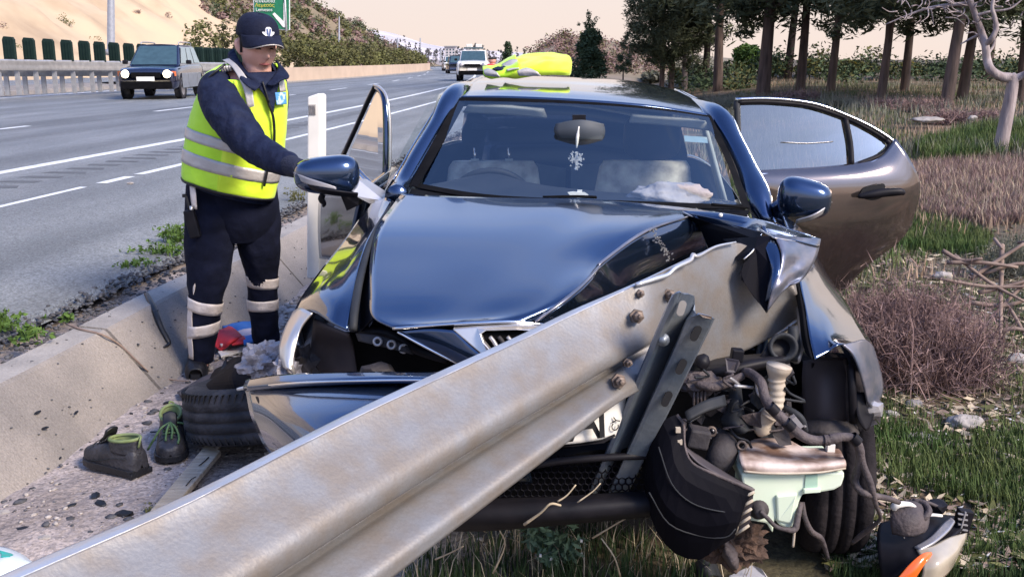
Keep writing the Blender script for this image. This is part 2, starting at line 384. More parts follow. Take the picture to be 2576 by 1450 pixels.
# ------------------------------------------------------------------ ground, road, kerb
def sstep(a, b, x):
    t = min(1, max(0, (x-a)/(b-a))); return t*t*(3-2*t)
def lat_of(x, y):
    s = x*math.sin(AZ)+y*math.cos(AZ)
    return -x*math.cos(AZ)+y*math.sin(AZ)-dev(s), s
def ground_z(x, y, fine=True):
    lat, s = lat_of(x, y)
    z = .22*sstep(2.28, 2.7, lat)
    k = sstep(-2.2, -8, lat)
    z += k*.78*(1-math.exp(-max(0, y-5.5)*.045))
    z += .12*sstep(-1.8, -4.5, lat)*sstep(3, 7, y)*(1-k)
    if fine:
        a = sstep(2.6, 2.2, lat)*sstep(60, 20, y)
        v = Vector((x, y, 0))
        z += a*(.022*mnoise.noise(v*2.1)+.012*mnoise.noise(v*6)+.006*mnoise.noise(v*15))
        z += k*.12*mnoise.noise(v*.25)
    return z
def axis(lo, fine_lo, fine_hi, hi, nf, nc):
    a = list(np.linspace(fine_lo, fine_hi, nf))
    g = np.geomspace(1, 1+hi-fine_hi, nc)[1:]-1+fine_hi
    h = fine_lo-(np.geomspace(1, 1+fine_lo-lo, nc)[1:]-1)
    return np.array(sorted(list(h)+a+list(g)))
xs = axis(-1500, -3.2, 5.5, 1500, 175, 48); ys = axis(-60, 1.8, 10, 2600, 130, 75)
V = [(x, y, ground_z(x, y)) for y in ys for x in xs]
nx = len(xs)
Fc = [(j*nx+i, j*nx+i+1, (j+1)*nx+i+1, (j+1)*nx+i) for j in range(len(ys)-1) for i in range(nx-1)]
def ground_mat():
    m = mat('ground', (.37, .315, .29), .95, col2=(.22, .185, .17), scale=2.6, detail=9, bump=.9, bscale=26, bdet=6)
    n, l = m.node_tree.nodes, m.node_tree.links; b = n['Principled BSDF']
    base = b.inputs['Base Color'].links[0].from_socket
    tc = n.new('ShaderNodeTexCoord')
    d = n.new('ShaderNodeVectorMath'); d.operation = 'DOT_PRODUCT'; d.inputs[1].default_value = (-math.cos(AZ), math.sin(AZ), 0)
    l.new(tc.outputs['Object'], d.inputs[0])
    nz = n.new('ShaderNodeTexNoise'); nz.inputs['Scale'].default_value = 1.4; nz.inputs['Detail'].default_value = 7; l.new(tc.outputs['Object'], nz.inputs[0])
    ad = n.new('ShaderNodeMath'); ad.operation = 'MULTIPLY_ADD'; ad.inputs[1].default_value = 1.1
    l.new(nz.outputs[0], ad.inputs[0]); l.new(d.outputs['Value'], ad.inputs[2])
    mr = n.new('ShaderNodeMapRange'); mr.inputs[1].default_value = .75; mr.inputs[2].default_value = 1.35; l.new(ad.outputs[0], mr.inputs[0])
    n2 = n.new('ShaderNodeTexNoise'); n2.inputs['Scale'].default_value = .9; n2.inputs['Detail'].default_value = 9; l.new(tc.outputs['Object'], n2.inputs[0])
    rp = n.new('ShaderNodeValToRGB'); e = rp.color_ramp.elements
    e[0].position = .36; e[0].color = (.030, .034, .014, 1); e[1].position = .66; e[1].color = (.17, .115, .075, 1)
    e2 = e.new(.50); e2.color = (.080, .062, .036, 1); l.new(n2.outputs[0], rp.inputs[0])
    mx = n.new('ShaderNodeMix'); mx.data_type = 'RGBA'
    l.new(mr.outputs[0], mx.inputs[0]); l.new(rp.outputs[0], mx.inputs[6]); l.new(base, mx.inputs[7]); l.new(mx.outputs[2], b.inputs['Base Color'])
    return m
gm_ = ground_mat(); speckle('ground', .55, 110, .45, 1.55)
ground = tag(mk('ground', V, Fc, gm_), kind='structure')

RZ = .33
def strip(name, lats, s0, s1, z, m, ds=None, kind='structure'):
    ss = [s0]
    while ss[-1] < s1: ss.append(min(s1, ss[-1]+(ds or max(.8, ss[-1]*.05))))
    V = [road(s, la, zz if isinstance(z, (list, tuple)) else z) for s in ss for la, zz in zip(lats, z if isinstance(z, (list, tuple)) else [z]*len(lats))]
    k = len(lats)
    Fc = [(i*k+j, i*k+j+1, (i+1)*k+j+1, (i+1)*k+j) for i in range(len(ss)-1) for j in range(k-1)]
    o = mk(name, V, Fc, m, smooth=True)
    if kind: o['kind'] = kind
    return o
def ragged(lat, amp, s): return lat+amp*(mnoise.noise(Vector((s*2.3, 3, 0)))+.6*mnoise.noise(Vector((s*7, 9, 0))))
# carriageway with its broken verge edge
ss = list(np.arange(-4, 24, .12))+list(np.geomspace(24, 900, 70))
V = []
for s in ss: V += [road(s, ragged(2.84, .05, s) if s < 24 else 2.84, RZ-.05), road(s, ragged(2.88, .06, s) if s < 24 else 2.9, RZ), road(s, 8, RZ), road(s, 14, RZ), road(s, 20.6, RZ)]
Fc = [(i*5+j, i*5+j+1, (i+1)*5+j+1, (i+1)*5+j) for i in range(len(ss)-1) for j in range(4)]
tag(mk('road', V, Fc, M['asphalt']), kind='structure')
LZ = RZ+.004
strip('lane_marking', [6.75, 6.93], -4, 600, LZ, M['line_paint'])
for a, b in ((-4, 9.2), (9.5, 10.1), (10.3, 12.9), (13.2, 600)):
    strip('lane_marking', [5.22, 5.30] if a < 9.3 else [5.18, 5.30], a, b, LZ, M['line_paint'])
strip('lane_marking', [19.55, 19.8], -4, 600, LZ, M['line_paint'])
s = 6.
while s < 260:
    strip('lane_marking', [11.05, 11.20], s, s+3.2, LZ, M['line_paint'], ds=1.6); s += 8.6
V, Fc = [], []
for k in range(60):
    s = 1.5+k*.42
    q = [road(s, 5.9+.05*math.sin(k*1.7), RZ+.003), road(s+.16, 5.95, RZ+.003), road(s+.16, 6.35, RZ+.003), road(s, 6.35+.04*math.sin(k), RZ+.003)]
    n = len(V); V += q; Fc.append((n, n+1, n+2, n+3))
tag(mk('rumble_strip', V, Fc, M['rumble'], smooth=False), kind='structure')
# concrete kerb channel: sloping face up from the verge, flat top band; a joint splits it where the photograph shows the crack
kp = [(2.16, -.03), (2.19, .0), (2.43, .285), (2.445, .296), (2.58, .305), (2.585, .2)]
def kerb(s0, s1):
    ss = list(np.arange(s0, min(s1, 20), .18))+([s1] if s1 < 20 else list(np.geomspace(20, s1, 40)))
    V = []
    for s in ss:
        j = .010*mnoise.noise(Vector((s*.9, 1, 4)))
        V += [road(s, la+j, z+.5*j) for la, z in kp]
    k = len(kp)
    Fc = [(i*k+j, i*k+j+1, (i+1)*k+j+1, (i+1)*k+j) for i in range(len(ss)-1) for j in range(k-1)]
    n = len(V)-k
    Fc += [tuple(range(k)), tuple(n+j for j in range(k-1, -1, -1))]
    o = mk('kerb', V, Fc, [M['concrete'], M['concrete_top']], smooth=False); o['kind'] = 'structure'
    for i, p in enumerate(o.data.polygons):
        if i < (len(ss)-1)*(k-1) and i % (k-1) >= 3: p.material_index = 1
    return o
JS = G(175, 822, .3); js = lat_of(JS.x, JS.y)[1]
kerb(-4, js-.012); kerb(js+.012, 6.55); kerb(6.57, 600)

# ------------------------------------------------------------------ loose stones (pebble shapes copied into one mesh of uncountable gravel)
def pebble(seed, lvl=1):
    bm = bmesh.new(); bmesh.ops.create_icosphere(bm, subdivisions=lvl, radius=1)
    for v in bm.verts: v.co *= 1+.35*mnoise.noise(v.co*1.3+Vector((seed*5.1, seed, 0)))
    a = np.array([v.co[:] for v in bm.verts]); f = np.array([[v.index for v in q.verts] for q in bm.faces]); bm.free(); return a, f
PEB = [pebble(i) for i in range(6)]
def scatter(name, pts, sizes, m, flatk=.6, label=None):
    Vs, Fs, n = [], [], 0
    for p, s in zip(pts, sizes):
        a, f = PEB[rng.integers(6)]
        th = rng.uniform(0, 6.28); c, sn = math.cos(th), math.sin(th)
        q = a*np.array([s, s*rng.uniform(.55, 1), s*flatk*rng.uniform(.6, 1)])
        q = np.stack([q[:, 0]*c-q[:, 1]*sn, q[:, 0]*sn+q[:, 1]*c, q[:, 2]], 1)+np.array(p)
        Vs.append(q); Fs.append(f+n); n += len(a)
    o = npmesh(name, np.concatenate(Vs), np.concatenate(Fs), m); o['kind'] = 'stuff'
    if label: o['label'] = label
    return o
pts, sz = [], []
for i in range(5200):
    s = 1.2+18*rng.random()**1.5; la = 2.56+.36*rng.random(); pts.append(road(s, la, .285+.05*rng.random()*sstep(2.56, 2.75, la))); sz.append(rng.uniform(.006, .020))
scatter('gravel', pts, sz, M['dark_stone'], label='broken dark asphalt crumbs along the ragged road edge')
pts, sz = [], []
for i in range(420):
    s = 2+10*rng.random(); la = 2.16+.42*rng.random()**2; z = np.interp(la, [2.19, 2.43, 2.58], [0, .285, .305]); pts.append(road(s, la, z+.004)); sz.append(rng.uniform(.003, .010))
scatter('gravel', pts, sz, M['dark_stone'], label='dark grit sprinkled over the concrete kerb')
pts, sz, pts2, sz2 = [], [], [], []
for i in range(3600):
    y = 2.9+9*rng.random()**1.4; la = rng.uniform(.2, 2.18); s = y
    p = road(s, la); p.z = ground_z(p.x, p.y)+.002
    if rng.random() < .55: pts.append(p); sz.append(.004+.014*rng.random()**3)
    else: pts2.append(p); sz2.append(.004+.024*rng.random()**4)
scatter('gravel', pts, sz, M['pale_stone'], label='pale pebbles on the dirt verge')
scatter('gravel', pts2, sz2, M['dark_stone'], .35, label='dark plastic crumbs on the dirt verge')
pts, sz = [], []
for i in range(900):
    y = 3.0+5*rng.random()**1.2; x = rng.uniform(1.0, 4.2); pts.append((x, y, ground_z(x, y)+.003)); sz.append(.005+.022*rng.random()**3)
scatter('gravel', pts, sz, M['pale_stone'], label='pale pebbles between grass tufts beside the car')
# dirt bank pebbles behind the officer at the toe of the kerb
pts, sz = [], []
for i in range(900):
    s = 4.6+5*rng.random(); la = 2.15-.5*rng.random()**1.5; p = road(s, la); p.z = ground_z(p.x, p.y)+.01; pts.append(p); sz.append(rng.uniform(.008, .026))
scatter('gravel', pts, sz, M['pale_stone'], label='pale gravel heaped along the toe of the kerb')

# ------------------------------------------------------------------ beyond the road, left: verge, opposite road, cut hillside
strip('median_strip', [20.6, 20.65, 21.0, 22.4, 24.4], -4, 42, [RZ-.1, .46, .50, .56, .50], M['concrete'], ds=1)
strip('road', [24.4, 33.0], -4, 150, .45, M['asphalt'])
def hill_z(s, la):
    v = Vector((s, la, 0))
    d = la-33.5+2.2*mnoise.noise(Vector((s*.06, 0, 0)))
    crest = np.interp(s, [60, 85, 105, 125, 140, 152, 160, 172, 200], [40, 36, 30, 19, 12.5, 7.5, 4.5, 1.2, -1])
    z = .75*max(d, 0)
    z += (1.0*mnoise.noise(v*.13)+.55*mnoise.noise(v*.35)+.25*mnoise.noise(v*.9))*sstep(0, 5, d)
    rid = abs(mnoise.noise(Vector((s*.33+la*.10, la*.05, 2)))); z -= .7*rid*sstep(1, 6, d)
    return min(z, crest+1.2*mnoise.noise(v*.2))+.4
ss = np.arange(20, 201, .8); las = np.concatenate([np.arange(32.6, 60, .6), np.arange(60, 110, 4)])
V = []
for s in ss:
    for la in las:
        q = road(s, 0); d = la   # follow a straight cut, not the curve
        V.append((s*math.sin(AZ)-d*math.cos(AZ), s*math.cos(AZ)+d*math.sin(AZ), hill_z(s, la)))
k = len(las)
Fc = [(i*k+j, i*k+j+1, (i+1)*k+j+1, (i+1)*k+j) for i in range(len(ss)-1) for j in range(k-1)]
hill = mk('hill', V, Fc, [M['sand_rock'], M['bush_earth']]); hill['kind'] = 'structure'
mi = np.zeros(len(Fc), np.int32)
for i in range(len(ss)-1):
    for j in range(k-1):
        b = 103+5*mnoise.noise(Vector((las[j]*.2, 5, 0)))-.35*(las[j]-36)
        mi[i*(k-1)+j] = 1 if ss[i] > b else 0
hill.data.polygons.foreach_set('material_index', mi)
def hill_pt(s, la): return Vector((s*math.sin(AZ)-la*math.cos(AZ), s*math.cos(AZ)+la*math.sin(AZ), hill_z(s, la)))

# ------------------------------------------------------------------ foliage: many small leaf faces spread through a volume
def leaves(centres, spread, count, size, asp=.35, droop=0., squash=1.):
    """centres (n,3); count leaves per centre; returns quads"""
    c = np.repeat(np.asarray(centres, float), count, 0); n = len(c)
    d = rng.normal(size=(n, 3)); d /= np.linalg.norm(d, axis=1)[:, None]
    r = rng.random(n)**.5
    sp = np.repeat(np.broadcast_to(np.asarray(spread, float), (len(centres),)), count)
    p = c+d*r[:, None]*sp[:, None]*np.array([1, 1, squash])
    a = rng.normal(size=(n, 3)); a[:, 2] = a[:, 2]*.6-droop; a /= np.linalg.norm(a, axis=1)[:, None]
    b = np.cross(a, rng.normal(size=(n, 3))); b /= np.linalg.norm(b, axis=1)[:, None]
    L = size*rng.uniform(.6, 1.3, n)[:, None]; W = L*asp
    V = np.stack([p-a*L*.5, p+b*W*.5, p+a*L*.5, p-b*W*.5], 1).reshape(-1, 3)
    return V, np.arange(4*n).reshape(-1, 4)
def blades(pts, h, w, lean=.4, hv=.5):
    """grass blades: bent two-piece triangles strips; pts (n,3)"""
    p = np.asarray(pts, float); n = len(p)
    th = rng.uniform(0, 2*np.pi, n); dirv = np.stack([np.cos(th), np.sin(th), 0*th], 1); side = np.stack([-np.sin(th), np.cos(th), 0*th], 1)
    H = (h*rng.uniform(1-hv, 1+hv, n))[:, None] if np.isscalar(h) else (np.asarray(h)*rng.uniform(1-hv, 1+hv, n))[:, None]
    ln = rng.uniform(.1, 1, n)[:, None]*lean
    W = w*rng.uniform(.6, 1.3, n)[:, None]
    up = np.array([[0, 0, 1.]])
    m = p+up*H*.55+dirv*H*ln*.35; t = p+up*H*(1-.3*ln)+dirv*H*ln*1.0
    V = np.stack([p-side*W, p+side*W, m+side*W*.75, m-side*W*.75, t], 1)
    k = np.arange(n)*5
    V = V.reshape(-1, 3)
    tri = np.concatenate([np.stack([k, k+1, k+2], 1), np.stack([k, k+2, k+3], 1), np.stack([k+3, k+2, k+4], 1)])
    return V, tri
def cat(*vf):
    Vs, Fs, n = [], [], 0
    for v, f in vf: Vs.append(np.asarray(v, float)); Fs.append(np.asarray(f)+n); n += len(v)
    return np.concatenate(Vs), np.concatenate(Fs)

# small dark shrubs clinging to the sand slope, and the scrub cover further along
shr = []
for sx, sy, sz_ in ((10, 70, 1.0), (150, 48, 1.1), (165, 60, .9), (430, 40, 1.0), (253, 100, .8), (505, 65, .6), (520, 85, .6), (460, 100, .7), (40, 120, .9), (345, 30, .6), (560, 62, .5), (610, 95, .5)):
    shr.append((sx, sy, sz_))
bvh = None
from mathutils.bvhtree import BVHTree
bvh = BVHTree.FromPolygons(V, Fc)
for i, (sx, sy, q) in enumerate(shr):
    a = Vector((0, 0, CAM_H)); d = (P(sx, sy, 1)-a).normalized(); hit = bvh.ray_cast(a, d)[0]
    if hit is None: continue
    cs = [hit+Vector((rng.normal()*.35*q-.2*j*q, rng.normal()*.3*q, .05+.12*j*q*rng.random()-.15*j*q)) for j in range(9)]
    vv, ff = leaves(cs, .35*q, 60, .16*q)
    o = npmesh('scrub_bush', vv, ff, M['leaf_olive'] if i % 3 else M['shrub_dry'], loc=hit)
    tag(o, 'small dark bush clinging to the pale sandy cutting', 'bush', 'bushes on the sandy slope')
cs, sp = [], []
for i in range(2600):
    s = rng.uniform(98, 176); la = rng.uniform(33.5, 66)
    if s < 103-.35*(la-36)+4*rng.normal(): continue
    z = hill_z(s, la)
    if z < .2: continue
    p = hill_pt(s, la); cs.append(p+Vector((0, 0, .2))); sp.append(rng.uniform(.5, 1.15))
cs = np.array([c[:] for c in cs]); sp = np.array(sp)
third = np.arange(len(cs)) % 5
for kk, mm, lb in ((0, 'leaf_olive', 'olive green scrub covering the far end of the hillside'), (1, 'leaf_pine', 'dark green scrub covering the far end of the hillside'), (2, 'shrub_dry', 'brown dry scrub covering the far end of the hillside')):
    q = (third == kk) if kk < 2 else (third >= 4)
    if kk == 0: q = (third == 0) | (third == 3)
    vv, ff = leaves(cs[q], sp[q], 55, .42, .5)
    o = npmesh('undergrowth', vv, ff, M[mm]); tag(o, lb, kind='stuff')

# rendered retaining wall with the hedge on top
def lat_px(px, py, z): g = G(px, py, z); return lat_of(g.x, g.y)
wl0 = G(560, 217, RZ); wl1 = G(700, 209, RZ); wl2 = G(830, 200, RZ); wl3 = G(960, 190, RZ); wl4 = G(1050, 181.5, RZ); wl5 = G(1082, 176.5, RZ)
path = [np.array(p) for p in (wl0, wl1, wl2, wl3, wl4, wl5)]
path = spline(path, 5)
pv, hgts = [], []
wall = thing('parapet_wall', path[0], 'long low cream rendered wall along the median, topped by a hedge', 'wall')
def wall_part(name, z0, z1, t0, t1, m):
    V = []
    for i, p in enumerate(path):
        a = path[max(i-1, 0)]; b = path[min(i+1, len(path)-1)]; d = Vector(b-a); d.z = 0; d.normalize(); nr = Vector((-d.y, d.x, 0))
        q = Vector(p); f = i/(len(path)-1)
        zz1 = z1
        for t, z in ((t0, z0), (t0, zz1), (t1, zz1), (t1, z0)): v = q+nr*t; v.z = z; V.append(v)
    n = len(path)
    Fc = [(i*4+k, i*4+(k+1) % 4, (i+1)*4+(k+1) % 4, (i+1)*4+k) for i in range(n-1) for k in range(4)]+[(3, 2, 1, 0), tuple((n-1)*4+k for k in range(4))]
    return mk(name, V, Fc, m, wall, smooth=False)
wall_part('wall_face', RZ-.1, 1.12, .0, .35, M['wall_render'])
wall_part('footing', RZ-.1, RZ+.06, -.30, -.003, M['concrete_top'])
cs = []
for i in range(len(path)-1):
    a, b = Vector(path[i]), Vector(path[i+1]); L = (b-a).length; d = (b-a).normalized(); nr = Vector((-d.y, d.x, 0))
    f = i/(len(path)-1)
    top = np.interp(f, [0, .22, .45, .75, 1], [3.35, 3.15, 2.7, 2.25, 1.75])
    for k in range(int(L*9)):
        t = rng.random(); u = rng.uniform(.3, 2.6); z = 1.1+(top-1.0)*rng.random()*(1-.12*abs(u-1.3))+.12*rng.normal()
        q = a.lerp(b, t)+nr*u; q.z = max(z, 1.05); cs.append(q[:])
vv, ff = leaves(cs, .36, 34, .24, .5)
hz = npmesh('hedge', vv, ff, M['leaf_olive'], loc=path[0]); tag(hz, 'long olive green clipped hedge growing above the cream wall', 'hedge')

# ------------------------------------------------------------------ median guard rail with anti-glare paddles
gr0 = P(-40, 176, 31.0)
mg = thing('median_guardrail', (P(150, 215, 33).x, 33, .5), 'pale steel median guard rail topped by dark green anti-glare paddles', 'guardrail')
def mpt(px, py, Y): return P(px, py, Y)
def Yat(px): return np.interp(px, [-60, 130, 320, 620], [31, 34, 37.5, 43])
# two-crest beam
prof = [(.155, 0), (.12, -.07), (.07, -.08), (.02, -.01), (-.02, -.01), (-.07, -.08), (-.12, -.07), (-.155, 0)]
V = []; st = list(range(-80, 640, 40))
for px in st:
    c = P(px, np.interp(px, [-60, 320, 640], [163, 166.5, 169]), Yat(px))
    for dz, dy in prof: V.append(c+Vector((dy*.2, dy, dz*1.15)))
k = len(prof)
Fc = [(i*k+j, i*k+j+1, (i+1)*k+j+1, (i+1)*k+j) for i in range(len(st)-1) for j in range(k-1)]
mk('rail', V, Fc, M['trim_light'], mg, solid=.004)
V = []
for px in st:
    c = P(px, np.interp(px, [-60, 320, 640], [183, 183, 182]), Yat(px)+.5)
    for dz, dy in prof: V.append(c+Vector((dy*.2, dy, dz*.8)))
mk('rail', V, Fc, M['galv'], mg, solid=.004)
pst = None
for px in list(range(-8, 640, 47)):
    for dpx, dY in ((0, 0.02), (18, 1.0)):
        Y = Yat(px)+dY+.12; t = P(px+dpx, 160, Y); bz = .40
        if pst is None:
            V2, F2 = join(boxvf((0, 0, -.5), (.14, .006, 1.0)), boxvf((-.067, .04, -.5), (.006, .074, 1.0)), boxvf((.067, .04, -.5), (.006, .074, 1.0)))
            pst = mk('post', [v+t for v in V2], F2, M['galv'], mg, smooth=False); base = Vector(pst.location); t0 = t
        else:
            c = pst.copy(); COL.objects.link(c); c.parent = mg; c.location = base+(t-t0)
fin = None
for k, px in enumerate([17, 67, 116, 162, 206, 244, 281, 318, 352, 385, 415, 445, 470, 495, 518, 540, 560, 578, 595, 612]):
    Y = Yat(px)+.35; c = P(px+4, np.interp(px, [17, 281, 620], [121, 132, 146]), Y)
    if fin is None:
        h, w = .72, .36
        o2 = [(-w*.5, -h/2), (w*.5, -h/2), (w*.5, h*.36), (w*.36, h*.47), (-w*.36, h*.5), (-w*.5, h*.36)]
        V2, F2 = slabvf([c+Vector((a, 0, b)) for a, b in o2], (.04, .06, 0))
        V3, F3 = boxvf(c+Vector((.0, .05, -.47)), (.08, .04, .3)); V2, F2 = join((V2, F2), (V3, F3))
        V4 = [boxvf(c+Vector((-.1+.1*j, -.012, -.02)), (.03, .02, .56)) for j in range(3)]
        for q in V4: V2, F2 = join((V2, F2), q)
        fin = mk('paddle', V2, F2, M['fin_green'], mg, smooth=False); fb = Vector(fin.location); c0 = c
    else:
        q = fin.copy(); COL.objects.link(q); q.parent = mg; q.location = fb+(c-c0)
        if k == 1: pass
# lamp post on the hillside side
def pole(name, px, ptop, pbot, Y, r0, r1, m, label, cat_, group=None):
    a = P(px, pbot, Y); b = P(px, ptop, Y); t = thing(name, a, label, cat_, group)
    lathe('shaft', a, b-a, [(0, 0), (0, r0*1.6), (.25, r0*1.6), (.26, r0), ((b-a).length, r1), ((b-a).length, 0)], m, t, n=12); return t
lp = pole('lamp_post', 279, -260, 140, 46, .17, .12, M['galv'], 'tall grey lamp post rising behind the median rail, cut by the frame top', 'lamp post')
tp = P(279, -260, 46)
tube('arm', [tp-Vector((0, 0, .05)), tp+Vector((.9, 0, .35)), tp+Vector((2.0, 0, .45))], .05, M['galv'], lp)
mk('lamp_head', *sheet([[tp+Vector((2.0, -.15, .5)), tp+Vector((2.0, .15, .5))], [tp+Vector((2.9, -.15, .52)), tp+Vector((2.9, .15, .52))]], 2), M['galv'], lp, solid=.1)
p2 = pole('lamp_post', 853, 42, 160, 100, .14, .05, M['galv'], 'thin pale pole standing behind the middle of the hedge', 'lamp post')
# direction sign
sg = thing('road_sign', P(722, 112, 66), 'green motorway direction sign with white arrow on two grey posts', 'sign')
sY = 66
a, b, c, d = P(637, 72, sY), P(729, 77, sY+.3), P(729, -80, sY+.3), P(637, -80, sY)
slab('sign_border', [a, b, c, d], (0, .06, 0), M['sign_white'], sg)
ins = lambda q, e: q
a2, b2, c2, d2 = P(639.5, 69.5, sY-.05), P(726.5, 74.5, sY+.25), P(726.5, -78, sY+.25), P(639.5, -78, sY-.05)
slab('sign_panel', [a2, b2, c2, d2], (0, .04, 0), M['sign_green'], sg)
def sq(name, pts, m): return slab(name, [P(x, y, sY-.09+.3*(x-637)/92) for x, y in pts], (0, .03, 0), m, sg)
sq('arrow', [(685, 36), (690, 32), (713, 54), (713, 8), (719, 8), (719, 69), (712, 69)], M['sign_white'])
for (x0, y, w_, tx, mm) in ((658, 14, 0, 'Λεμεσός', 'sign_yellow'), (656, 25, 0, 'Lemesos', 'sign_white'), (656, 3, 0, 'Λευκωσία', 'sign_white')):
    words('lettering', tx, P(x0+8, y, sY-.12+.1), (1, 0.085, 0), (0, 0, 1), .30, M[mm], sg, depth=.01)
for px in (650, 722):
    q = P(px, 115, sY+.2); lathe('post', q-Vector((0, 0, 1.5)), (0, 0, 1), [(0, .0), (0, .075), (6.5, .075), (6.5, 0)], M['galv'], sg, n=10)

# delineator post
dl = thing('marker_post', G(790, 640, .3), 'white roadside marker post with slanted top beside the wing mirror', 'marker post')
g = G(789, 566, .33); dY = 5.9
q = [(771, 700), (805, 700), (805, 243), (803, 238), (797, 236), (773, 244)]
slab('shaft', [P(x, y, dY) for x, y in q], (.02, .10, 0), M['white_plastic'], dl, bevel=.008)
for k in range(4): box('reflector', P(778.5+4.2*k, 277, dY-.004), (.004, .006, .055), M['grey_stone'], dl)
slab('reflector_frame', [P(x, y, dY-.002) for x, y in ((775, 290), (794, 290), (794, 263), (775, 263))], (0, .004, 0), M['reflective'], dl)

# ------------------------------------------------------------------ far distance: hills, mound, tree lines, poles
def ridge(name, pts, depth, m, seed, rough=.1):
    """pts: (px, py_top, Y); a hill with its crest on those sight lines"""
    top = spline([P(*p) for p in pts], 8); V = []
    nrow = 9
    for i, t in enumerate(top):
        t = Vector(t)
        for k in range(nrow):
            f = k/(nrow-1)
            z = t.z*(1-f)**1.25-1.5*f; y = t.y-depth*f
            n = rough*t.z*(mnoise.noise(Vector((t.x*.05*30/max(depth, 1), y*.05*30/max(depth, 1), seed)))+.5*mnoise.noise(Vector((t.x, y, seed))*.13*30/max(depth, 1)))*(.35+f)
            V.append((t.x*(1-.0*f), y, z+n))
        V.append((t.x, t.y+depth*.8, -2))
    k = nrow+1
    Fc = []
    for i in range(len(top)-1):
        for j in range(nrow-1): Fc.append((i*k+j, (i+1)*k+j, (i+1)*k+j+1, i*k+j+1))
        Fc.append((i*k+nrow, (i+1)*k+nrow, (i+1)*k, i*k))
    o = mk(name, V, Fc, m); o['kind'] = 'structure'; return V, Fc
ridge('hills', [(400, 95, 1700), (640, 80, 1700), (800, 66, 1700), (900, 72, 1700), (980, 82, 1700), (1080, 112, 1700), (1180, 124, 1700), (1300, 132, 1700), (1450, 146, 1700), (1600, 152, 1700)], 500, M['far_hill'], 3, .05)
Vm, Fm = ridge('mound', [(1285, 148, 62), (1330, 135, 62), (1365, 112, 63), (1392, 93, 64), (1420, 86, 65), (1455, 90, 65), (1500, 96, 66), (1545, 108, 66), (1600, 124, 67), (1660, 132, 68), (1760, 140, 70), (1900, 152, 72)], 20, M['mound_earth'], 11, .30)
mb = BVHTree.FromPolygons([Vector(v) for v in Vm], Fm)
cs = []
for i in range(420):
    px, py = rng.uniform(1330, 1680), rng.uniform(90, 185); o = Vector((0, 0, CAM_H)); d = (P(px, py, 1)-o).normalized(); h = mb.ray_cast(o, d)[0]
    if h: cs.append(h[:])
if cs:
    vv, ff = leaves(cs, .55, 34, .20, .4); tag(npmesh('undergrowth', vv, ff, M['shrub_dry']), 'low dry scrub spotted over the rocky mound', kind='stuff')
    vv, ff = leaves(cs[::3], .5, 34, .20, .4); tag(npmesh('undergrowth', vv, ff, M['leaf_olive']), 'low green scrub spotted over the rocky mound', kind='stuff')
# far tree line
def far_tree(px, top, bot, Y, w, m, label, nm='tree', trunk=True, group='far trees beyond the road bend', asp=.5, n=26, cone=.6):
    a, b = P(px, bot, Y), P(px, top, Y); h = (b-a).length; u = PX(Y, 2)
    t = thing(nm, a, label, 'tree', group)
    cs, sp = [], []
    for i in range(n):
        f = rng.random(); rad = w*u*.5*(1-cone*f)*math.sqrt(rng.random()); th = rng.uniform(0, 6.28)
        cs.append(a+Vector((rad*math.cos(th), rad*math.sin(th), h*(.12+.86*f)))); sp.append(.16*w*u*(1.15-.7*f*cone))
    vv, ff = leaves([c[:] for c in cs], sp, 60, max(.09*w*u, 1.6*u), .5); npmesh('crown', vv, ff, m, t)
    tube('trunk', [a-Vector((0, 0, .3)), a+Vector((0, 0, h*.6))], [w*u*.05, w*u*.03], M['bark'], t, n=6, sn=0)
    return t
for px, top, bot, w in ((1008, 98, 158, 20), (1018, 88, 160, 20), (1030, 104, 160, 16), (1046, 104, 160, 18), (1056, 108, 160, 13)):
    far_tree(px, top, bot, 150, w, M['leaf_far'], 'slim dark cypress in the far roadside group', 'cypress_tree', group='cypresses beyond the hedge', cone=.75)
for k in range(15):
    px = 872+k*9.0; far_tree(px, 98+12*rng.random()+.1*k, 150, 210+20*rng.random(), 22, M['leaf_far'], 'hazy round tree of the far roadside line', 'broadleaf_tree', group='trees in the far roadside line', cone=.3)
for px, top, w in ((1078, 120, 22), (1096, 124, 20), (1112, 122, 18)):
    far_tree(px, top, 158, 240, w, M['leaf_far'], 'dark far tree where the road bends away', 'broadleaf_tree', group='trees at the far road bend', cone=.4)
for px, top, w in ((1150, 116, 20), (1164, 118, 16), (1180, 117, 24), (1196, 110, 22), (1212, 112, 20), (1228, 122, 16), (1242, 128, 20), (1258, 126, 18), (1300, 118, 16), (1318, 122, 14)):
    far_tree(px, top, 168, 170, w, M['leaf_far'], 'dark tree standing behind the white police vehicle', 'broadleaf_tree', group='trees behind the white patrol vehicle', cone=.45)
far_tree(1277, 104, 176, 62, 44, M['leaf_conifer'], 'dark pointed cypress just left of the vest on the roof', 'cypress_tree', group=None, n=60, cone=.8)
o = far_tree(1482, 78, 208, 40, 92, M['leaf_conifer'], 'bushy young conifer in front of the rocky mound', 'conifer_tree', group=None, n=150, cone=.62)
# its thin leader above
ld = [P(1482, 84, 40), P(1479, 60, 40), P(1482, 30, 40)]
cs = [Vector(q)[:] for q in spline(ld, 8)]+[P(1482+rng.normal()*12, 55+rng.normal()*14, 40)[:] for _ in range(14)]
vv, ff = leaves(cs, .11, 12, .12, .4); npmesh('leader', vv, ff, M['leaf_conifer'], o)
far_tree(1567, 132, 186, 38, 40, M['leaf_conifer'], 'small round green bush below the mound', 'bush', group=None, n=50, cone=.2)
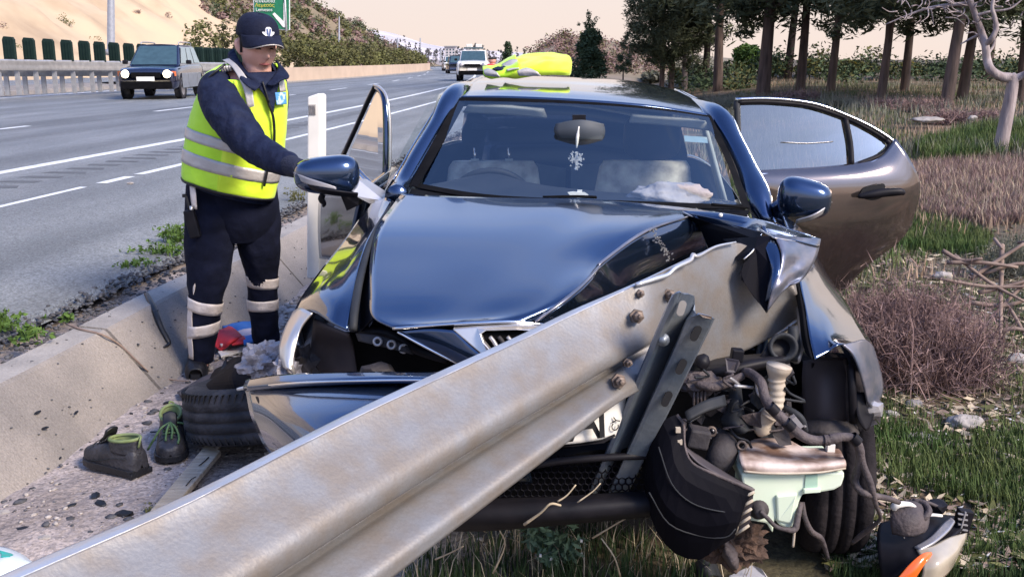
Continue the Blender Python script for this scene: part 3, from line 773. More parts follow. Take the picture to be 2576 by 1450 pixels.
# pale building block and roadside hoarding
bd = thing('building', P(1133, 158, 330), 'pale far building rising beside the dark trees at the bend', 'building')
q = P(1133, 160, 330); u = PX(330, 2)
box('wall', q+Vector((0, 4, 20*u)), (30*u, 8, 42*u), M['far_hill'], bd)
box('roof', q+Vector((0, 4, 42*u)), (32*u, 9, 2*u), M['galv'], bd)
for i in range(3):
    for j in range(5): box('window', q+Vector(((i-1)*8*u, -.05, (6+7*j)*u)), (3.4*u, .1, 3.6*u), M['dark_glass'], bd)
bb = thing('billboard', P(893, 150, 170), 'small white roadside board above the hedge', 'billboard')
u = PX(170, 2)
box('board', P(893, 126, 170), (32*u, .3, 16*u), M['white_plastic'], bb)
for dx in (-10, 10): box('post', P(893+dx, 142, 170.4), (1.5*u, .2, 22*u), M['galv'], bb)
for px, top in ((1057, 96), (1000, 96), (1108, 126)):
    pole('lamp_post', px, top, 158, 160, .14, .1, M['galv'], 'slender lamp post among the far roadside trees', 'lamp post', 'lamp posts far along the road')
# ------------------------------------------------------------------ the crashed saloon
car = thing('crashed_car', (.1, 4.2, 0), 'dark blue saloon with crumpled bonnet and torn open front speared by the crash barrier', 'car')
CPM = M['car_paint']
def G3(rows): return [PP(r) for r in rows]
# bonnet: the smooth skin up to the fold, then the plunge beyond the fold
main = sheet(G3([
 [(1010,491,3.78),(1130,497,3.70),(1280,501,3.66),(1450,503,3.64),(1600,514,3.64),(1730,527,3.66),(1830,540,3.70)],
 [(986,522,3.60),(1120,525,3.54),(1270,526,3.50),(1430,525,3.47),(1570,527,3.47),(1680,536,3.48),(1745,546,3.50)],
 [(947,580,3.30),(1090,582,3.26),(1240,584,3.22),(1385,582,3.20),(1500,576,3.18),(1580,578,3.18),(1625,583,3.20)],
 [(931,660,3.02),(1070,662,2.98),(1200,662,2.95),(1320,660,2.93),(1420,655,2.92),(1480,655,2.92),(1515,659,2.93)],
 [(931,740,2.78),(1060,743,2.74),(1175,743,2.72),(1280,738,2.70),(1370,728,2.70),(1435,716,2.71),(1475,708,2.73)],
 [(936,797,2.64),(1050,803,2.60),(1150,800,2.58),(1245,795,2.57),(1320,785,2.57),(1375,772,2.58),(1420,757,2.61)],
 [(986,826,2.56),(1060,822,2.54),(1130,817,2.53),(1200,813,2.52),(1265,811,2.52),(1310,810,2.53),(1345,809,2.56)]]), 7)
plunge = sheet(G3([
 [(1745,546,3.50),(1775,566,3.54),(1800,590,3.62),(1815,640,3.75)],
 [(1625,583,3.20),(1662,606,3.26),(1690,640,3.36),(1700,690,3.50)],
 [(1515,659,2.93),(1548,684,3.02),(1580,712,3.14),(1600,760,3.30)],
 [(1475,708,2.73),(1505,735,2.83),(1530,762,2.96),(1550,800,3.12)],
 [(1420,757,2.61),(1448,780,2.69),(1470,800,2.80),(1490,840,2.95)],
 [(1345,809,2.56),(1375,816,2.58),(1400,828,2.63),(1430,860,2.72)]]), 7)
hood = mk('bonnet', *join(main, plunge), CPM, car, solid=.006)
# the ridge of chipped paint along the fold
rd = PP([(1735,543,3.47),(1625,581,3.175),(1516,657,2.905),(1505,672,2.87),(1476,706,2.705),(1420,755,2.585),(1346,808,2.535)])
tube('fold_edge', rd, [.004,.006,.005,.005,.005,.006,.004], M['scuffed_paint'], hood, n=6, sn=6)
tube('front_edge', PP([(988,826,2.555),(1060,820,2.535),(1130,815.5,2.525),(1210,811,2.515),(1300,809,2.525),(1400,820,2.56)]), .0045, M['chrome'], hood, n=6)
# chipped flakes down the dark plunge
chv = []
for i in range(46):
    t = rng.random(); x = np.interp(t, [0, .5, 1], [1635, 1662, 1690])+5*rng.normal(); y = np.interp(t, [0, 1], [570, 655])+3*rng.normal()
    c = P(x, y, np.interp(t, [0, 1], [3.165, 3.225])); s_ = rng.uniform(.0015, .005)
    chv.append(boxvf(c, (s_*2, s_, s_), Matrix.Rotation(rng.uniform(0, 3), 3, 'Y')))
ch = mk('paint_flakes', *join(*chv), M['trim_light'], hood, smooth=False); ch['kind'] = 'stuff'
# smooth closed outline as a thin flat slab
def blob(name, pts, Y, m, parent):
    c = spline([np.array(p, float) for p in pts+[pts[0]]], 4)[:-1]; return slab(name, [P(p[0], p[1], Y) for p in c], (0, .003, 0), m, parent)
# torn and folded right-hand part of the bonnet
tear1 = sheet(G3([
 [(1712,533,3.52),(1770,540,3.44),(1850,553,3.36),(1930,570,3.26)],
 [(1735,545,3.50),(1790,568,3.42),(1855,586,3.34),(1915,592,3.24)],
 [(1775,585,3.50),(1815,600,3.40),(1858,604,3.32),(1908,608,3.22)]]), 5)
mk('bonnet_fold', *tear1, CPM, hood, solid=.004)
slab('fold_inside', PP([(1716,538,3.48),(1745,546,3.42),(1790,562,3.34),(1850,572,3.22),(1912,582,3.06),(1914,606,2.96),(1862,614,3.0),(1825,608,3.1),(1800,640,3.3),(1784,630,3.36),(1772,600,3.42),(1758,568,3.44)]), (0,.004,0), M['bumper_black'], hood)
slab('torn_tongue', PP([(1818,602,3.05),(1860,598,2.96),(1908,596,2.87),(1900,622,2.82),(1893,630,2.81),(1880,641,2.80),(1866,648,2.80),(1856,657,2.79),(1850,646,2.82),(1842,632,2.9),(1836,614,2.98)]), (0,.004,0), M['bumper_black'], hood)
slab('torn_flap', PP([(1904,594,2.87),(1950,594,2.86),(1965,640,2.785),(1960,690,2.745),(1945,735,2.725),(1927,787,2.725),(1914,768,2.73),(1898,750,2.735),(1882,726,2.74),(1872,710,2.745),(1864,704,2.75),(1867,696,2.75),(1860,688,2.755),(1866,678,2.76),(1870,664,2.77),(1880,652,2.78),(1890,633,2.80),(1899,622,2.82)]), (0,.004,0), M['bumper_black'], hood)
mk('flap_lit_facet', *sheet(G3([[(1916,606,2.86),(1940,606,2.845),(1952,612,2.83)],[(1930,640,2.80),(1948,640,2.785),(1962,642,2.78)],[(1938,676,2.76),(1950,676,2.745),(1960,680,2.74)],[(1932,716,2.735),(1942,714,2.725),(1950,716,2.722)],[(1925,760,2.728),(1931,756,2.722),(1936,752,2.72)]]), 4), CPM, hood, solid=.003)  # blue-lit facet put on the black flap as a strip of car paint
facet = sheet(G3([
 [(1945,592,2.86),(1985,596,2.90),(2030,600,2.96),(2062,602,3.00)],
 [(1963,630,2.785),(1995,636,2.83),(2028,640,2.90),(2052,644,2.94)],
 [(1962,672,2.745),(1988,672,2.82),(2014,676,2.83),(2032,680,2.87)],
 [(1946,712,2.72),(1968,708,2.73),(1990,704,2.82),(2010,710,2.82)],
 [(1936,745,2.715),(1945,742,2.72),(1958,736,2.74),(1972,726,2.77)],
 [(1927,785,2.72),(1929,780,2.72),(1932,775,2.72),(1935,770,2.725)]]), 3)
mk('bent_corner', *facet, M['scuffed_paint'], hood, solid=.004)
band = sheet(G3([
 [(1712,531,3.54),(1800,536,3.46),(1880,548,3.36),(1940,562,3.18),(2000,582,3.08),(2062,602,3.02)],
 [(1722,539,3.51),(1800,546,3.43),(1880,562,3.32),(1940,580,3.06),(1995,596,2.97),(2060,612,2.99)],
 [(1735,547,3.50),(1810,560,3.40),(1880,578,3.28),(1935,592,2.94),(1985,604,2.88),(2058,622,2.96)]]), 5)
mk('bonnet_rim', *band, CPM, hood, solid=.004)
tube('torn_edge', PP([(1716,532,3.50),(1742,546,3.47),(1762,566,3.46),(1772,600,3.46),(1782,626,3.46)]), .003, M['trim_light'], hood, n=5)
tube('torn_edge', PP([(1912,578,3.06),(1928,588,2.94),(1946,597,2.84),(1960,600,2.85),(2000,606,2.87)]), [.004,.003,.003,.002,.001], M['trim_light'], hood, n=5)
tube('torn_edge', PP([(1896,626,2.80),(1888,636,2.79),(1870,652,2.78)]), .0025, M['trim_light'], hood, n=5)
lathe('bonnet_stud', P(1812,541,3.40), (0,-1,.3), [(0,.007),(.005,.007),(.006,.0)], M['white_plastic'], hood, n=12)

# left front wing
lw = sheet(G3([
 [(940,508,3.98),(955,506,3.92),(972,500,3.86),(984,506,3.82)],
 [(905,553,3.74),(925,552,3.66),(944,552,3.58),(958,553,3.52)],
 [(865,610,3.48),(890,607,3.38),(910,607,3.28),(927,607,3.22)],
 [(808,682,3.20),(845,680,3.09),(875,685,2.99),(900,690,2.94)],
 [(760,750,3.00),(805,735,2.88),(850,755,2.77),(886,770,2.74)],
 [(742,786,2.92),(792,786,2.80),(832,812,2.69),(874,832,2.66)]]), 6)
wing = mk('front_wing', *lw, CPM, car, solid=.005)
arch = sheet(G3([
 [(742,784,2.92),(760,776,2.86),(788,788,2.80)],
 [(722,822,2.87),(742,820,2.82),(760,824,2.80)],
 [(708,862,2.82),(728,862,2.78),(746,866,2.78)],
 [(706,888,2.79),(722,900,2.76),(738,905,2.76)],
 [(716,922,2.76),(728,930,2.74),(738,940,2.75)]]), 5)
mk('arch_lip', *arch, M['trim_light'], wing, solid=.006)  # pale metal puts the lip's white reflection into its colour
# hidden side of the left wing down to the sill, so the car is whole from the side
mk('wing_side', *sheet(G3([[(940,508,3.98),(865,610,3.48),(808,682,3.20),(742,786,2.92)],[(925,580,4.00),(850,690,3.52),(800,760,3.25),(745,830,3.0)],[(915,700,4.05),(850,810,3.6),(800,850,3.35),(760,880,3.1)]]), 4), CPM, wing, solid=.004)
mk('bonnet_gutter', *sheet(G3([
 [(986,505,3.80),(994,512,3.80),(1000,500,3.74)],
 [(930,600,3.24),(936,606,3.30),(944,590,3.27)],
 [(902,690,2.94),(914,700,3.02),(933,690,2.95)],
 [(886,775,2.74),(905,780,2.84),(934,770,2.72)],
 [(884,828,2.68),(905,834,2.72),(940,800,2.68)]]), 5), M['black_plastic'], wing, solid=.003)
tube('gutter_seal', PP([(980,520,3.70),(938,592,3.26),(908,690,2.94),(893,770,2.73),(888,830,2.66)]), [.006,.009,.012,.013,.012], M['dash'], wing, n=7)

# right front wing
rw = sheet(G3([
 [(1968,545,3.60),(2000,566,3.70),(2040,612,3.72),(2056,650,3.72)],
 [(2000,640,3.18),(2020,655,3.26),(2050,665,3.36),(2085,702,3.45)],
 [(2010,714,2.96),(2034,716,3.02),(2070,735,3.10),(2128,766,3.22)],
 [(2024,790,2.76),(2052,795,2.80),(2095,805,2.86),(2160,820,3.02)],
 [(2034,850,2.65),(2068,850,2.67),(2105,852,2.70),(2188,862,2.90)],
 [(2048,906,2.58),(2085,885,2.60),(2122,868,2.62),(2198,890,2.86)]]), 6)
rwing = mk('front_wing', *rw, CPM, car, solid=.005)
ra = sheet(G3([
 [(2116,868,2.62),(2140,862,2.68),(2170,855,2.80),(2192,872,2.88)],
 [(2140,890,2.62),(2158,886,2.67),(2180,890,2.76),(2204,910,2.85)],
 [(2158,930,2.62),(2176,928,2.66),(2196,938,2.74),(2215,956,2.80)],
 [(2172,980,2.63),(2186,980,2.66),(2200,985,2.72),(2214,990,2.76)],
 [(2178,1010,2.64),(2186,1020,2.66),(2192,1030,2.70),(2196,1025,2.74)]]), 5)
mk('arch_lip', *ra, M['scuffed_paint'], rwing, solid=.006)
mk('wing_side', *sheet(G3([[(2056,650,3.72),(2128,766,3.22),(2198,890,2.86)],[(2070,720,3.8),(2135,830,3.3),(2190,960,2.95)],[(2050,780,3.85),(2110,880,3.4),(2160,980,3.1)]]), 4), CPM, rwing, solid=.004)
mk('wing_flange', *sheet(G3([[(1998,712,2.99),(2010,714,2.96)],[(2014,790,2.78),(2025,790,2.76)],[(2024,850,2.68),(2034,850,2.65)],[(2030,890,2.62),(2048,906,2.58)]]), 5), M['black_matte'], rwing, solid=.01)
tube('wing_brace', PP([(2000,720,3.04),(2012,790,2.86),(2016,850,2.74),(2000,905,2.66)]), [.008,.010,.013,.014], M['silver_plastic'], rwing, n=8)

# roof, pillars, windscreen
rf = sheet(G3([
 [(1148,243,4.60),(1280,245,4.50),(1470,254,4.45),(1640,268,4.47),(1793,291,4.58)],
 [(1162,228,4.80),(1290,222,4.74),(1470,229,4.72),(1640,244,4.73),(1772,267,4.78)],
 [(1182,206,5.25),(1300,200,5.30),(1470,206,5.30),(1630,220,5.28),(1738,242,5.22)],
 [(1200,196,5.75),(1310,191,5.9),(1460,195,5.95),(1600,205,5.9),(1700,226,5.70)],
 [(1215,205,6.3),(1320,198,6.5),(1450,201,6.6),(1570,209,6.5),(1665,232,6.25)]]), 6)
mk('roof', *rf, CPM, car, solid=.006)
ws = sheet(G3([
 [(1152,247,4.58),(1290,248,4.48),(1470,257,4.44),(1640,271,4.46),(1788,292,4.56)],
 [(1095,350,4.30),(1270,362,4.16),(1468,370,4.10),(1660,382,4.12),(1840,398,4.28)],
 [(1030,468,4.02),(1220,500,3.84),(1450,512,3.76),(1680,520,3.78),(1888,526,3.98)]]), 6)
wscr = mk('windscreen', *ws, M['windscreen'], car)
def stripq(name, a, b, m, parent, n=6, **k):
    return mk(name, *sheet([PP(a), PP(b)] if False else [[p, q] for p, q in zip(PP(a), PP(b))], n), m, parent, **k)
stripq('black_border', [(1150,246,4.575),(1095,345,4.295),(1030,466,4.015)], [(1172,256,4.56),(1117,355,4.27),(1050,470,3.98)], M['black_matte'], wscr)
stripq('black_border', [(1788,291,4.555),(1840,397,4.275),(1888,524,3.975)], [(1770,296,4.54),(1822,396,4.25),(1868,520,3.94)], M['black_matte'], wscr)
stripq('black_border', [(1150,246,4.575),(1290,247,4.475),(1470,256,4.435),(1640,270,4.455),(1788,291,4.555)], [(1155,254,4.555),(1290,256,4.455),(1470,266,4.415),(1640,281,4.435),(1784,302,4.535)], M['black_matte'], wscr)
stripq('black_border', [(1030,468,4.01),(1220,500,3.83),(1450,513,3.75),(1680,521,3.77),(1888,526,3.97)], [(1036,458,4.03),(1220,488,3.86),(1450,500,3.78),(1680,508,3.80),(1886,516,3.99)], M['black_matte'], wscr)
flat('toll_tag', PP([(1720,341,4.33),(1778,345,4.36),(1780,360,4.33),(1722,356,4.30)]), M['side_glass'], wscr)
# pillars: rounded bars with a groove
def pillar(name, pts_out, pts_in, r):
    mid = [(a+b)/2 for a, b in zip(PP(pts_out), PP(pts_in))]
    wv = [(a-b).length/2 for a, b in zip(PP(pts_out), PP(pts_in))]
    return tube(name, mid, wv, CPM, car, n=12, sn=5)
apl = pillar('pillar', [(1206,196,5.70),(1176,213,5.2),(1133,240,4.72),(1088,310,4.48),(1046,378,4.30),(1003,455,4.12),(984,492,3.98)],
                [(1220,200,5.70),(1196,216,5.2),(1154,248,4.62),(1116,316,4.42),(1074,388,4.24),(1030,466,4.06),(1008,500,3.90)], .03)
tube('door_seal', PP([(1172,214,5.25),(1128,240,4.74),(1082,310,4.5),(1040,378,4.32),(996,458,4.14)]), .008, M['black_matte'], apl, n=6)
apr = pillar('pillar', [(1706,228,5.6),(1752,254,5.1),(1812,297,4.70),(1852,352,4.50),(1886,420,4.34),(1916,492,4.18),(1938,560,4.04)],
                [(1694,228,5.6),(1734,254,5.1),(1790,293,4.60),(1828,360,4.42),(1860,426,4.26),(1890,500,4.08),(1922,566,4.00)], .03)
tube('roof_trim', PP([(1706,226,5.65),(1758,252,5.1),(1818,292,4.72),(1858,346,4.52),(1892,416,4.36),(1922,488,4.2),(1950,560,4.0)]), .006, M['chrome'], apr, n=6)
tube('roof_trim', PP([(1190,197,5.75),(1160,213,5.25),(1122,237,4.76),(1076,306,4.52),(1034,374,4.34),(990,452,4.16)]), .004, M['chrome'], apl, n=6)
# cowl and wiper
mk('cowl', *sheet(G3([[(1035,474,4.0),(1220,503,3.84),(1450,516,3.76),(1680,524,3.78),(1885,528,3.96)],[(1030,492,3.86),(1220,510,3.74),(1450,518,3.70),(1680,528,3.72),(1880,545,3.82)]]), 5), M['black_matte'], car)
tube('wiper', PP([(1365,496,3.73),(1450,494,3.73),(1500,496,3.74)]), .006, M['black_matte'], car, n=6)
tube('wiper', PP([(1790,514,3.80),(1840,518,3.84),(1876,522,3.88)]), .006, M['black_matte'], car, n=6)

# body behind: sides, rear deck, cabin floor
def bodyside(name, sgn):
    rows = []
    for (X, Y0) in ((.70, 3.95), (.83, 4.05), (.86, 4.10), (.82, 4.15)): pass
yaw = -.085
def L(x, y, z):        # car frame: x right, y back from the nose
    c, s_ = math.cos(yaw), math.sin(yaw)
    return Vector((.06+c*x-s_*y, 2.45+s_*x+c*y, .02+z-.055*x))
for sg_, nm in ((1, 'rear_quarter'), (-1, 'rear_quarter')):
    rows = []
    for y, w, ztop in ((1.75, .80, .92), (2.3, .86, .93), (2.9, .88, .94), (3.5, .87, .96), (4.1, .80, .97), (4.5, .66, .93)):
        rows.append([L(sg_*w*.96, y, ztop), L(sg_*w, y, ztop-.16), L(sg_*w*1.01, y, .55), L(sg_*w*.97, y, .25)])
    mk(nm, *sheet(rows, 4), CPM, car, solid=.006)
    mk('side_window', *sheet([[L(sg_*.80, 1.95, .95), L(sg_*.64, 2.2, 1.29)], [L(sg_*.83, 2.7, .96), L(sg_*.64, 2.8, 1.37)], [L(sg_*.80, 3.45, .98), L(sg_*.62, 3.25, 1.33)]], 4), M['windscreen'], car)
    # rear wheel
    wc = L(sg_*.80, 3.50, .31)
    ax = (L(1, 0, 0)-L(0, 0, 0)).normalized()*sg_
    wh = lathe('rear_wheel', wc, ax, [(-.1, .18), (-.11, .27), (-.09, .31), (.09, .31), (.11, .27), (.10, .20)], M['rubber'], car)
    lathe('rim', wc, ax, [(.05, 0), (.06, .06), (.05, .15), (.09, .20)], M['rim'], wh)
mk('rear_deck', *sheet([[L(-.62, 3.35, 1.22), L(0, 3.35, 1.28), L(.62, 3.35, 1.20)], [L(-.72, 3.95, .98), L(0, 3.98, 1.02), L(.72, 3.95, .96)], [L(-.70, 4.5, .93), L(0, 4.56, .98), L(.70, 4.5, .92)], [L(-.68, 4.53, .5), L(0, 4.6, .5), L(.68, 4.53, .5)], [L(-.68, 4.48, .25), L(0, 4.5, .25), L(.68, 4.48, .25)]], 4), CPM, car, solid=.005)
mk('rear_window', *sheet([[L(-.52, 3.12, 1.385), L(0, 3.05, 1.42), L(.52, 3.12, 1.375)], [L(-.62, 3.65, 1.08), L(0, 3.72, 1.12), L(.62, 3.65, 1.07)]], 4), M['windscreen'], car)
cab = slab('cabin_floor', [L(-.7, 1.2, .28), L(.7, 1.2, .28), L(.7, 4.3, .28), L(-.7, 4.3, .28)], (0, 0, .03), M['interior'], car)
slab('bulkhead', [L(-.72, 1.28, .28), L(.72, 1.28, .28), L(.70, 1.34, .93), L(-.70, 1.34, .93)], (0, .03, 0), M['black_matte'], car)
mk('headliner', *sheet([[L(-.5, 2.2, 1.30), L(0, 2.15, 1.335), L(.5, 2.2, 1.28)], [L(-.52, 3.1, 1.36), L(0, 3.0, 1.39), L(.52, 3.1, 1.34)]], 4), M['headliner'], car, solid=.01)
# dash, wheel, seats
mk('dashboard', *sheet(G3([
 [(1046,466,4.02),(1220,496,3.86),(1450,508,3.80),(1680,514,3.82),(1875,522,3.98)],
 [(1075,466,4.16),(1250,478,4.06),(1450,490,4.00),(1680,496,4.02),(1850,508,4.12)],
 [(1095,468,4.30),(1230,436,4.26),(1330,462,4.22),(1500,486,4.20),(1690,488,4.22),(1835,505,4.28)][:5],
 [(1100,540,4.34),(1235,520,4.32),(1450,540,4.28),(1680,545,4.28),(1830,560,4.32)]]), 5), M['dash'], car, solid=.01)
sw = thing_part = None
def torus(name, c, ax, R_, r, m, parent, n=40, k=8, scale=None):
    ax = Vector(ax).normalized(); s_ = ax.orthogonal().normalized(); u_ = ax.cross(s_); V = []
    for i in range(n):
        t = 2*math.pi*i/n; d = math.cos(t)*s_+math.sin(t)*u_
        for j in range(k):
            p = 2*math.pi*j/k; V.append(Vector(c)+d*(R_+r*math.cos(p))+ax*r*math.sin(p))
    return mk(name, V, [(i*k+j, ((i+1) % n)*k+j, ((i+1) % n)*k+(j+1) % k, i*k+(j+1) % k) for i in range(n) for j in range(k)], m, parent)
swc = P(1238, 520, 4.42)
swh = torus('steering_wheel', swc, (.05, .92, .42), .185, .017, M['dash'], car)
lathe('airbag_hub', swc+Vector((0, .01, 0)), (.05, -.92, -.3), [(0, .0), (0, .07), (.03, .06), (.04, 0)], M['interior'], swh, n=20)
for an in (0, 2.4, -2.4+math.pi*0): tube('spoke', [swc, swc+Vector((.18*math.sin(an+1.57), 0, .18*math.cos(an+1.57)))], .014, M['dash'], swh, n=6, sn=0)
def seat(cx, Y, top, m, head):
    q = P(cx, top, Y); rows = []
    st = None
    outline = []
    V, Fc = [], []
    rr = []
    for z, w, d in ((0, .205, .05), (-.03, .225, .08), (-.15, .245, .10), (-.35, .25, .11), (-.55, .25, .12), (-.75, .24, .12)):
        ring = []
        for k in range(16):
            a = 2*math.pi*k/16; ca, sa = math.cos(a), math.sin(a)
            ring.append(q+Vector((w*abs(ca)**.6*np.sign(ca), d*abs(sa)**.7*np.sign(sa)-.22*z, z)))
        rr.append(ring)
    V = [v for r in rr for v in r]; Fc = [(i*16+k, i*16+(k+1) % 16, (i+1)*16+(k+1) % 16, (i+1)*16+k) for i in range(5) for k in range(16)]+[tuple(range(15, -1, -1))]
    s_ = mk('front_seat', V, Fc, m, car)
    return s_, q
ds, q = seat(1240, 5.05, 405, M['seat_cloth'], False)
for dx in (-46, 40): tube('headrest_rod', [P(1240+dx, 405, 5.05), P(1240+dx, 372, 5.06)], .006, M['chrome'], ds, n=6, sn=0); box('rod_collar', P(1240+dx, 402, 5.04), (.04, .03, .01), M['headliner'], ds)
ps, q2 = seat(1622, 4.95, 404, M['seat_cloth'], True)
hr = [(P(1642, 345, 4.98)+Vector((dx*.15, 0, 0))) for dx in (-1, 1)]
V, Fc = [], []
hc = P(1640, 345, 4.97)
bm = bmesh.new(); bmesh.ops.create_uvsphere(bm, u_segments=20, v_segments=12, radius=1)
mk('headrest', [hc+Vector((np.sign(v.co.x)*abs(v.co.x)**.6*.145, v.co.y*.06, np.sign(v.co.z)*abs(v.co.z)**.6*.115)) for v in bm.verts], [tuple(v.index for v in f.verts) for f in bm.faces], M['black_plastic'], ps); bm.free()
for sgx in (-1, 1):
    mk('rear_bench', *sheet([[L(sgx*.02, 3.0, .95), L(sgx*.35, 2.98, .98), L(sgx*.62, 3.0, .93)], [L(sgx*.02, 2.85, .5), L(sgx*.35, 2.8, .5), L(sgx*.62, 2.85, .5)]], 4), M['interior'], car, solid=.1)
# centre pillars seen inside
for sgx in (-1, 1): mk('centre_pillar', *sheet([[L(sgx*.63, 2.45, 1.33), L(sgx*.63, 2.62, 1.34)], [L(sgx*.78, 2.42, .85), L(sgx*.78, 2.66, .85)]], 3), M['headliner'], car, solid=.02)
# mirror, visor
rm = mk('rear_view_mirror', *sheet(G3([[(1402,312,4.22),(1460,306,4.20),(1512,312,4.22)],[(1398,328,4.22),(1460,326,4.19),(1514,332,4.22)],[(1410,338,4.22),(1460,342,4.20),(1508,348,4.22)]]), 5), M['mirror_back'], car, solid=.03)
box('mirror_mount', P(1456, 298, 4.24), (.055, .03, .03), M['black_plastic'], rm)
mk('sun_visor', *sheet(G3([[(1180,262,4.60),(1270,264,4.52),(1368,272,4.50)],[(1165,280,4.62),(1270,282,4.56),(1376,292,4.53)]]), 4), M['headliner'], car, solid=.015)
mk('sun_visor', *sheet(G3([[(1590,285,4.50),(1690,293,4.54),(1778,304,4.58)],[(1582,303,4.53),(1690,312,4.57),(1786,326,4.60)]]), 4), M['headliner'], car, solid=.015)
charm = thing('mirror_charm', P(1456, 330, 4.17), 'crystal cross charm hanging from the rear view mirror inside the windscreen', 'charm')
tube('cord', PP([(1456,318,4.165),(1452,345,4.165),(1450,372,4.165)]), [.004,.007,.003], M['white_plastic'], charm, n=6)
V2, F2 = join(boxvf(P(1450,405,4.165), (.012,.008,.075)), boxvf(P(1450,400,4.165), (.045,.0078,.012)))
mk('cross', V2, F2, M['crystal'], charm, smooth=False)
bz = []
for i in range(40):
    a = rng.uniform(0, 6.28); r_ = rng.uniform(.01, .035); c = P(1450, 402, 4.165)+Vector((r_*math.cos(a), rng.normal()*.006, r_*math.sin(a)*1.1)); bz.append(boxvf(c, (.006, .006, .006), Matrix.Rotation(a, 3, 'Y')))
o = mk('beads', *join(*bz), M['crystal'], charm, smooth=False); o['kind'] = 'stuff'
ab = crumple('airbag', P(1686, 494, 3.98), (.15, .09, .055), M['airbag'], 5, car, amp=.30, lvl=4, freq=1.7, smooth=True)
ct = thing('toy_cross', P(1453, 489, 3.86), 'small white cross ornament lying on the dashboard', 'ornament')
slab('bar', PP([(1427,484,3.84),(1440,482,3.84),(1470,484,3.84),(1480,490,3.84),(1468,496,3.84),(1436,494,3.84)]), (0,.01,0), M['white_plastic'], ct)
slab('bar', PP([(1452,478,3.842),(1464,478,3.842),(1462,498,3.842),(1450,498,3.842)]), (0,.01,0), M['white_plastic'], ct)

# bonnet underside cavity, radiator support and engine block (dark mass behind everything)
slab('radiator_panel', PP([(800,840,3.02),(1180,850,2.92),(1500,850,2.92),(1900,880,2.92),(1900,1230,2.80),(1500,1290,2.85),(800,1150,3.0)]), (0,.04,0), M['black_matte'], car)
mk('engine_cover', *sheet([[L(-.6, .5, .60), L(0, .45, .66), L(.6, .5, .58)], [L(-.6, 1.2, .68), L(0, 1.2, .74), L(.6, 1.2, .66)]], 4), M['black_matte'], car, solid=.1)
# left headlamp cavity
mk('wing_liner', *sheet(G3([[(792,800,2.86),(835,820,2.80),(880,838,2.76)],[(782,860,2.92),(835,865,2.94),(890,870,2.92)],[(770,938,2.90),(835,940,2.96),(900,940,2.94)]]), 5), M['liner'], car, solid=.006)
lp_ = mk('lamp_bracket', *sheet(G3([[(898,838,2.70),(960,845,2.68),(1030,872,2.66)],[(905,858,2.69),(965,872,2.67),(1040,892,2.65)]]), 4), M['dusty_black'], car, solid=.012)
for x, y in ((950,858),(985,866),(1015,876)): lathe('bracket_hole', P(x,y,2.655), (0,-1,.2), [(0,.014),(.006,.014),(.006,.007),(0,.007)], M['silver_plastic'], lp_, n=12)
tube('crossbar', PP([(905,835,2.74),(975,838,2.72),(1050,880,2.70),(1130,905,2.68)]), .014, M['black_plastic'], car)
tube('loose_wire', PP([(1190,905,2.6),(1212,925,2.58),(1218,940,2.58)]), .004, M['silver_plastic'], car, n=5)
crumple('clip', P(950,935,2.62), (.05,.03,.03), M['dusty_black'], 3, car, lvl=2)
crumple('crushed_bracket', P(722, 930, 2.80), (.035, .04, .045), M['foil'], 14, car, lvl=3, amp=.6, freq=3.2)
crumple('crushed_bracket', P(752, 918, 2.86), (.05, .05, .06), M['dusty_black'], 15, car, lvl=3, amp=.6, freq=3.2)

# nose: bonnet underside triangle, grille surround and slats
nose = mk('nose_panel', *sheet(G3([
 [(1000,832,2.56),(1080,826,2.53),(1146,830,2.51)],
 [(1050,862,2.55),(1120,864,2.515),(1190,872,2.49)],
 [(1110,892,2.54),(1165,902,2.50),(1235,912,2.465)],
 [(1165,918,2.53),(1200,930,2.49),(1260,945,2.45)]]), 5), CPM, car, solid=.005)
tube('panel_edge', PP([(1000,834,2.55),(1050,862,2.54),(1110,893,2.53),(1165,920,2.52)]), .004, M['chrome'], nose, n=5)
slab('grille_surround', PP([(1138,828,2.505),(1200,822,2.50),(1300,818,2.50),(1410,822,2.52),(1392,836,2.50),(1300,830,2.48),(1222,832,2.48),(1210,840,2.475),(1218,862,2.462),(1250,900,2.44),(1300,960,2.42),(1290,985,2.43),(1235,912,2.46)]), (0,.03,0), M['trim_light'], car, bevel=.003)
gr = slab('grille', PP([(1214,836,2.50),(1300,832,2.50),(1392,838,2.51),(1360,900,2.48),(1300,960,2.46),(1252,900,2.48),(1220,862,2.49)]), (0,.04,0), M['black_matte'], car)
for k in range(7):
    x0 = 1232+k*22
    tube('slat', PP([(x0,846,2.485),(x0+12,862,2.478),(x0+24,888,2.468),(x0+32,925,2.46)]), .0055, M['dusty_black'] if k % 2 else M['silver_plastic'], gr, n=6)
# bumper skin
bpr = sheet(G3([
 [(622,958,2.72),(700,946,2.60),(800,941,2.50),(920,939,2.42),(1040,940,2.38),(1170,943,2.36),(1320,950,2.36)],
 [(616,975,2.68),(700,968,2.55),(800,962,2.45),(920,958,2.37),(1040,957,2.33),(1170,960,2.31),(1320,968,2.31)],
 [(622,985,2.70),(702,978,2.57),(800,972,2.47),(920,967,2.40),(1040,965,2.36),(1170,968,2.34),(1320,975,2.34)],
 [(634,1040,2.60),(706,1045,2.40),(800,1050,2.28),(920,1050,2.22),(1040,1055,2.24),(1170,1060,2.33),(1320,1070,2.33)],
 [(662,1105,2.52),(726,1125,2.32),(810,1135,2.18),(925,1140,2.12),(1050,1145,2.20),(1180,1160,2.38),(1330,1165,2.38)],
 [(686,1140,2.50),(748,1165,2.30),(825,1180,2.16),(940,1190,2.14),(1060,1205,2.45),(1190,1210,2.44),(1340,1210,2.44)]]), 6)
bump = mk('front_bumper', *bpr, CPM, car, solid=.006)
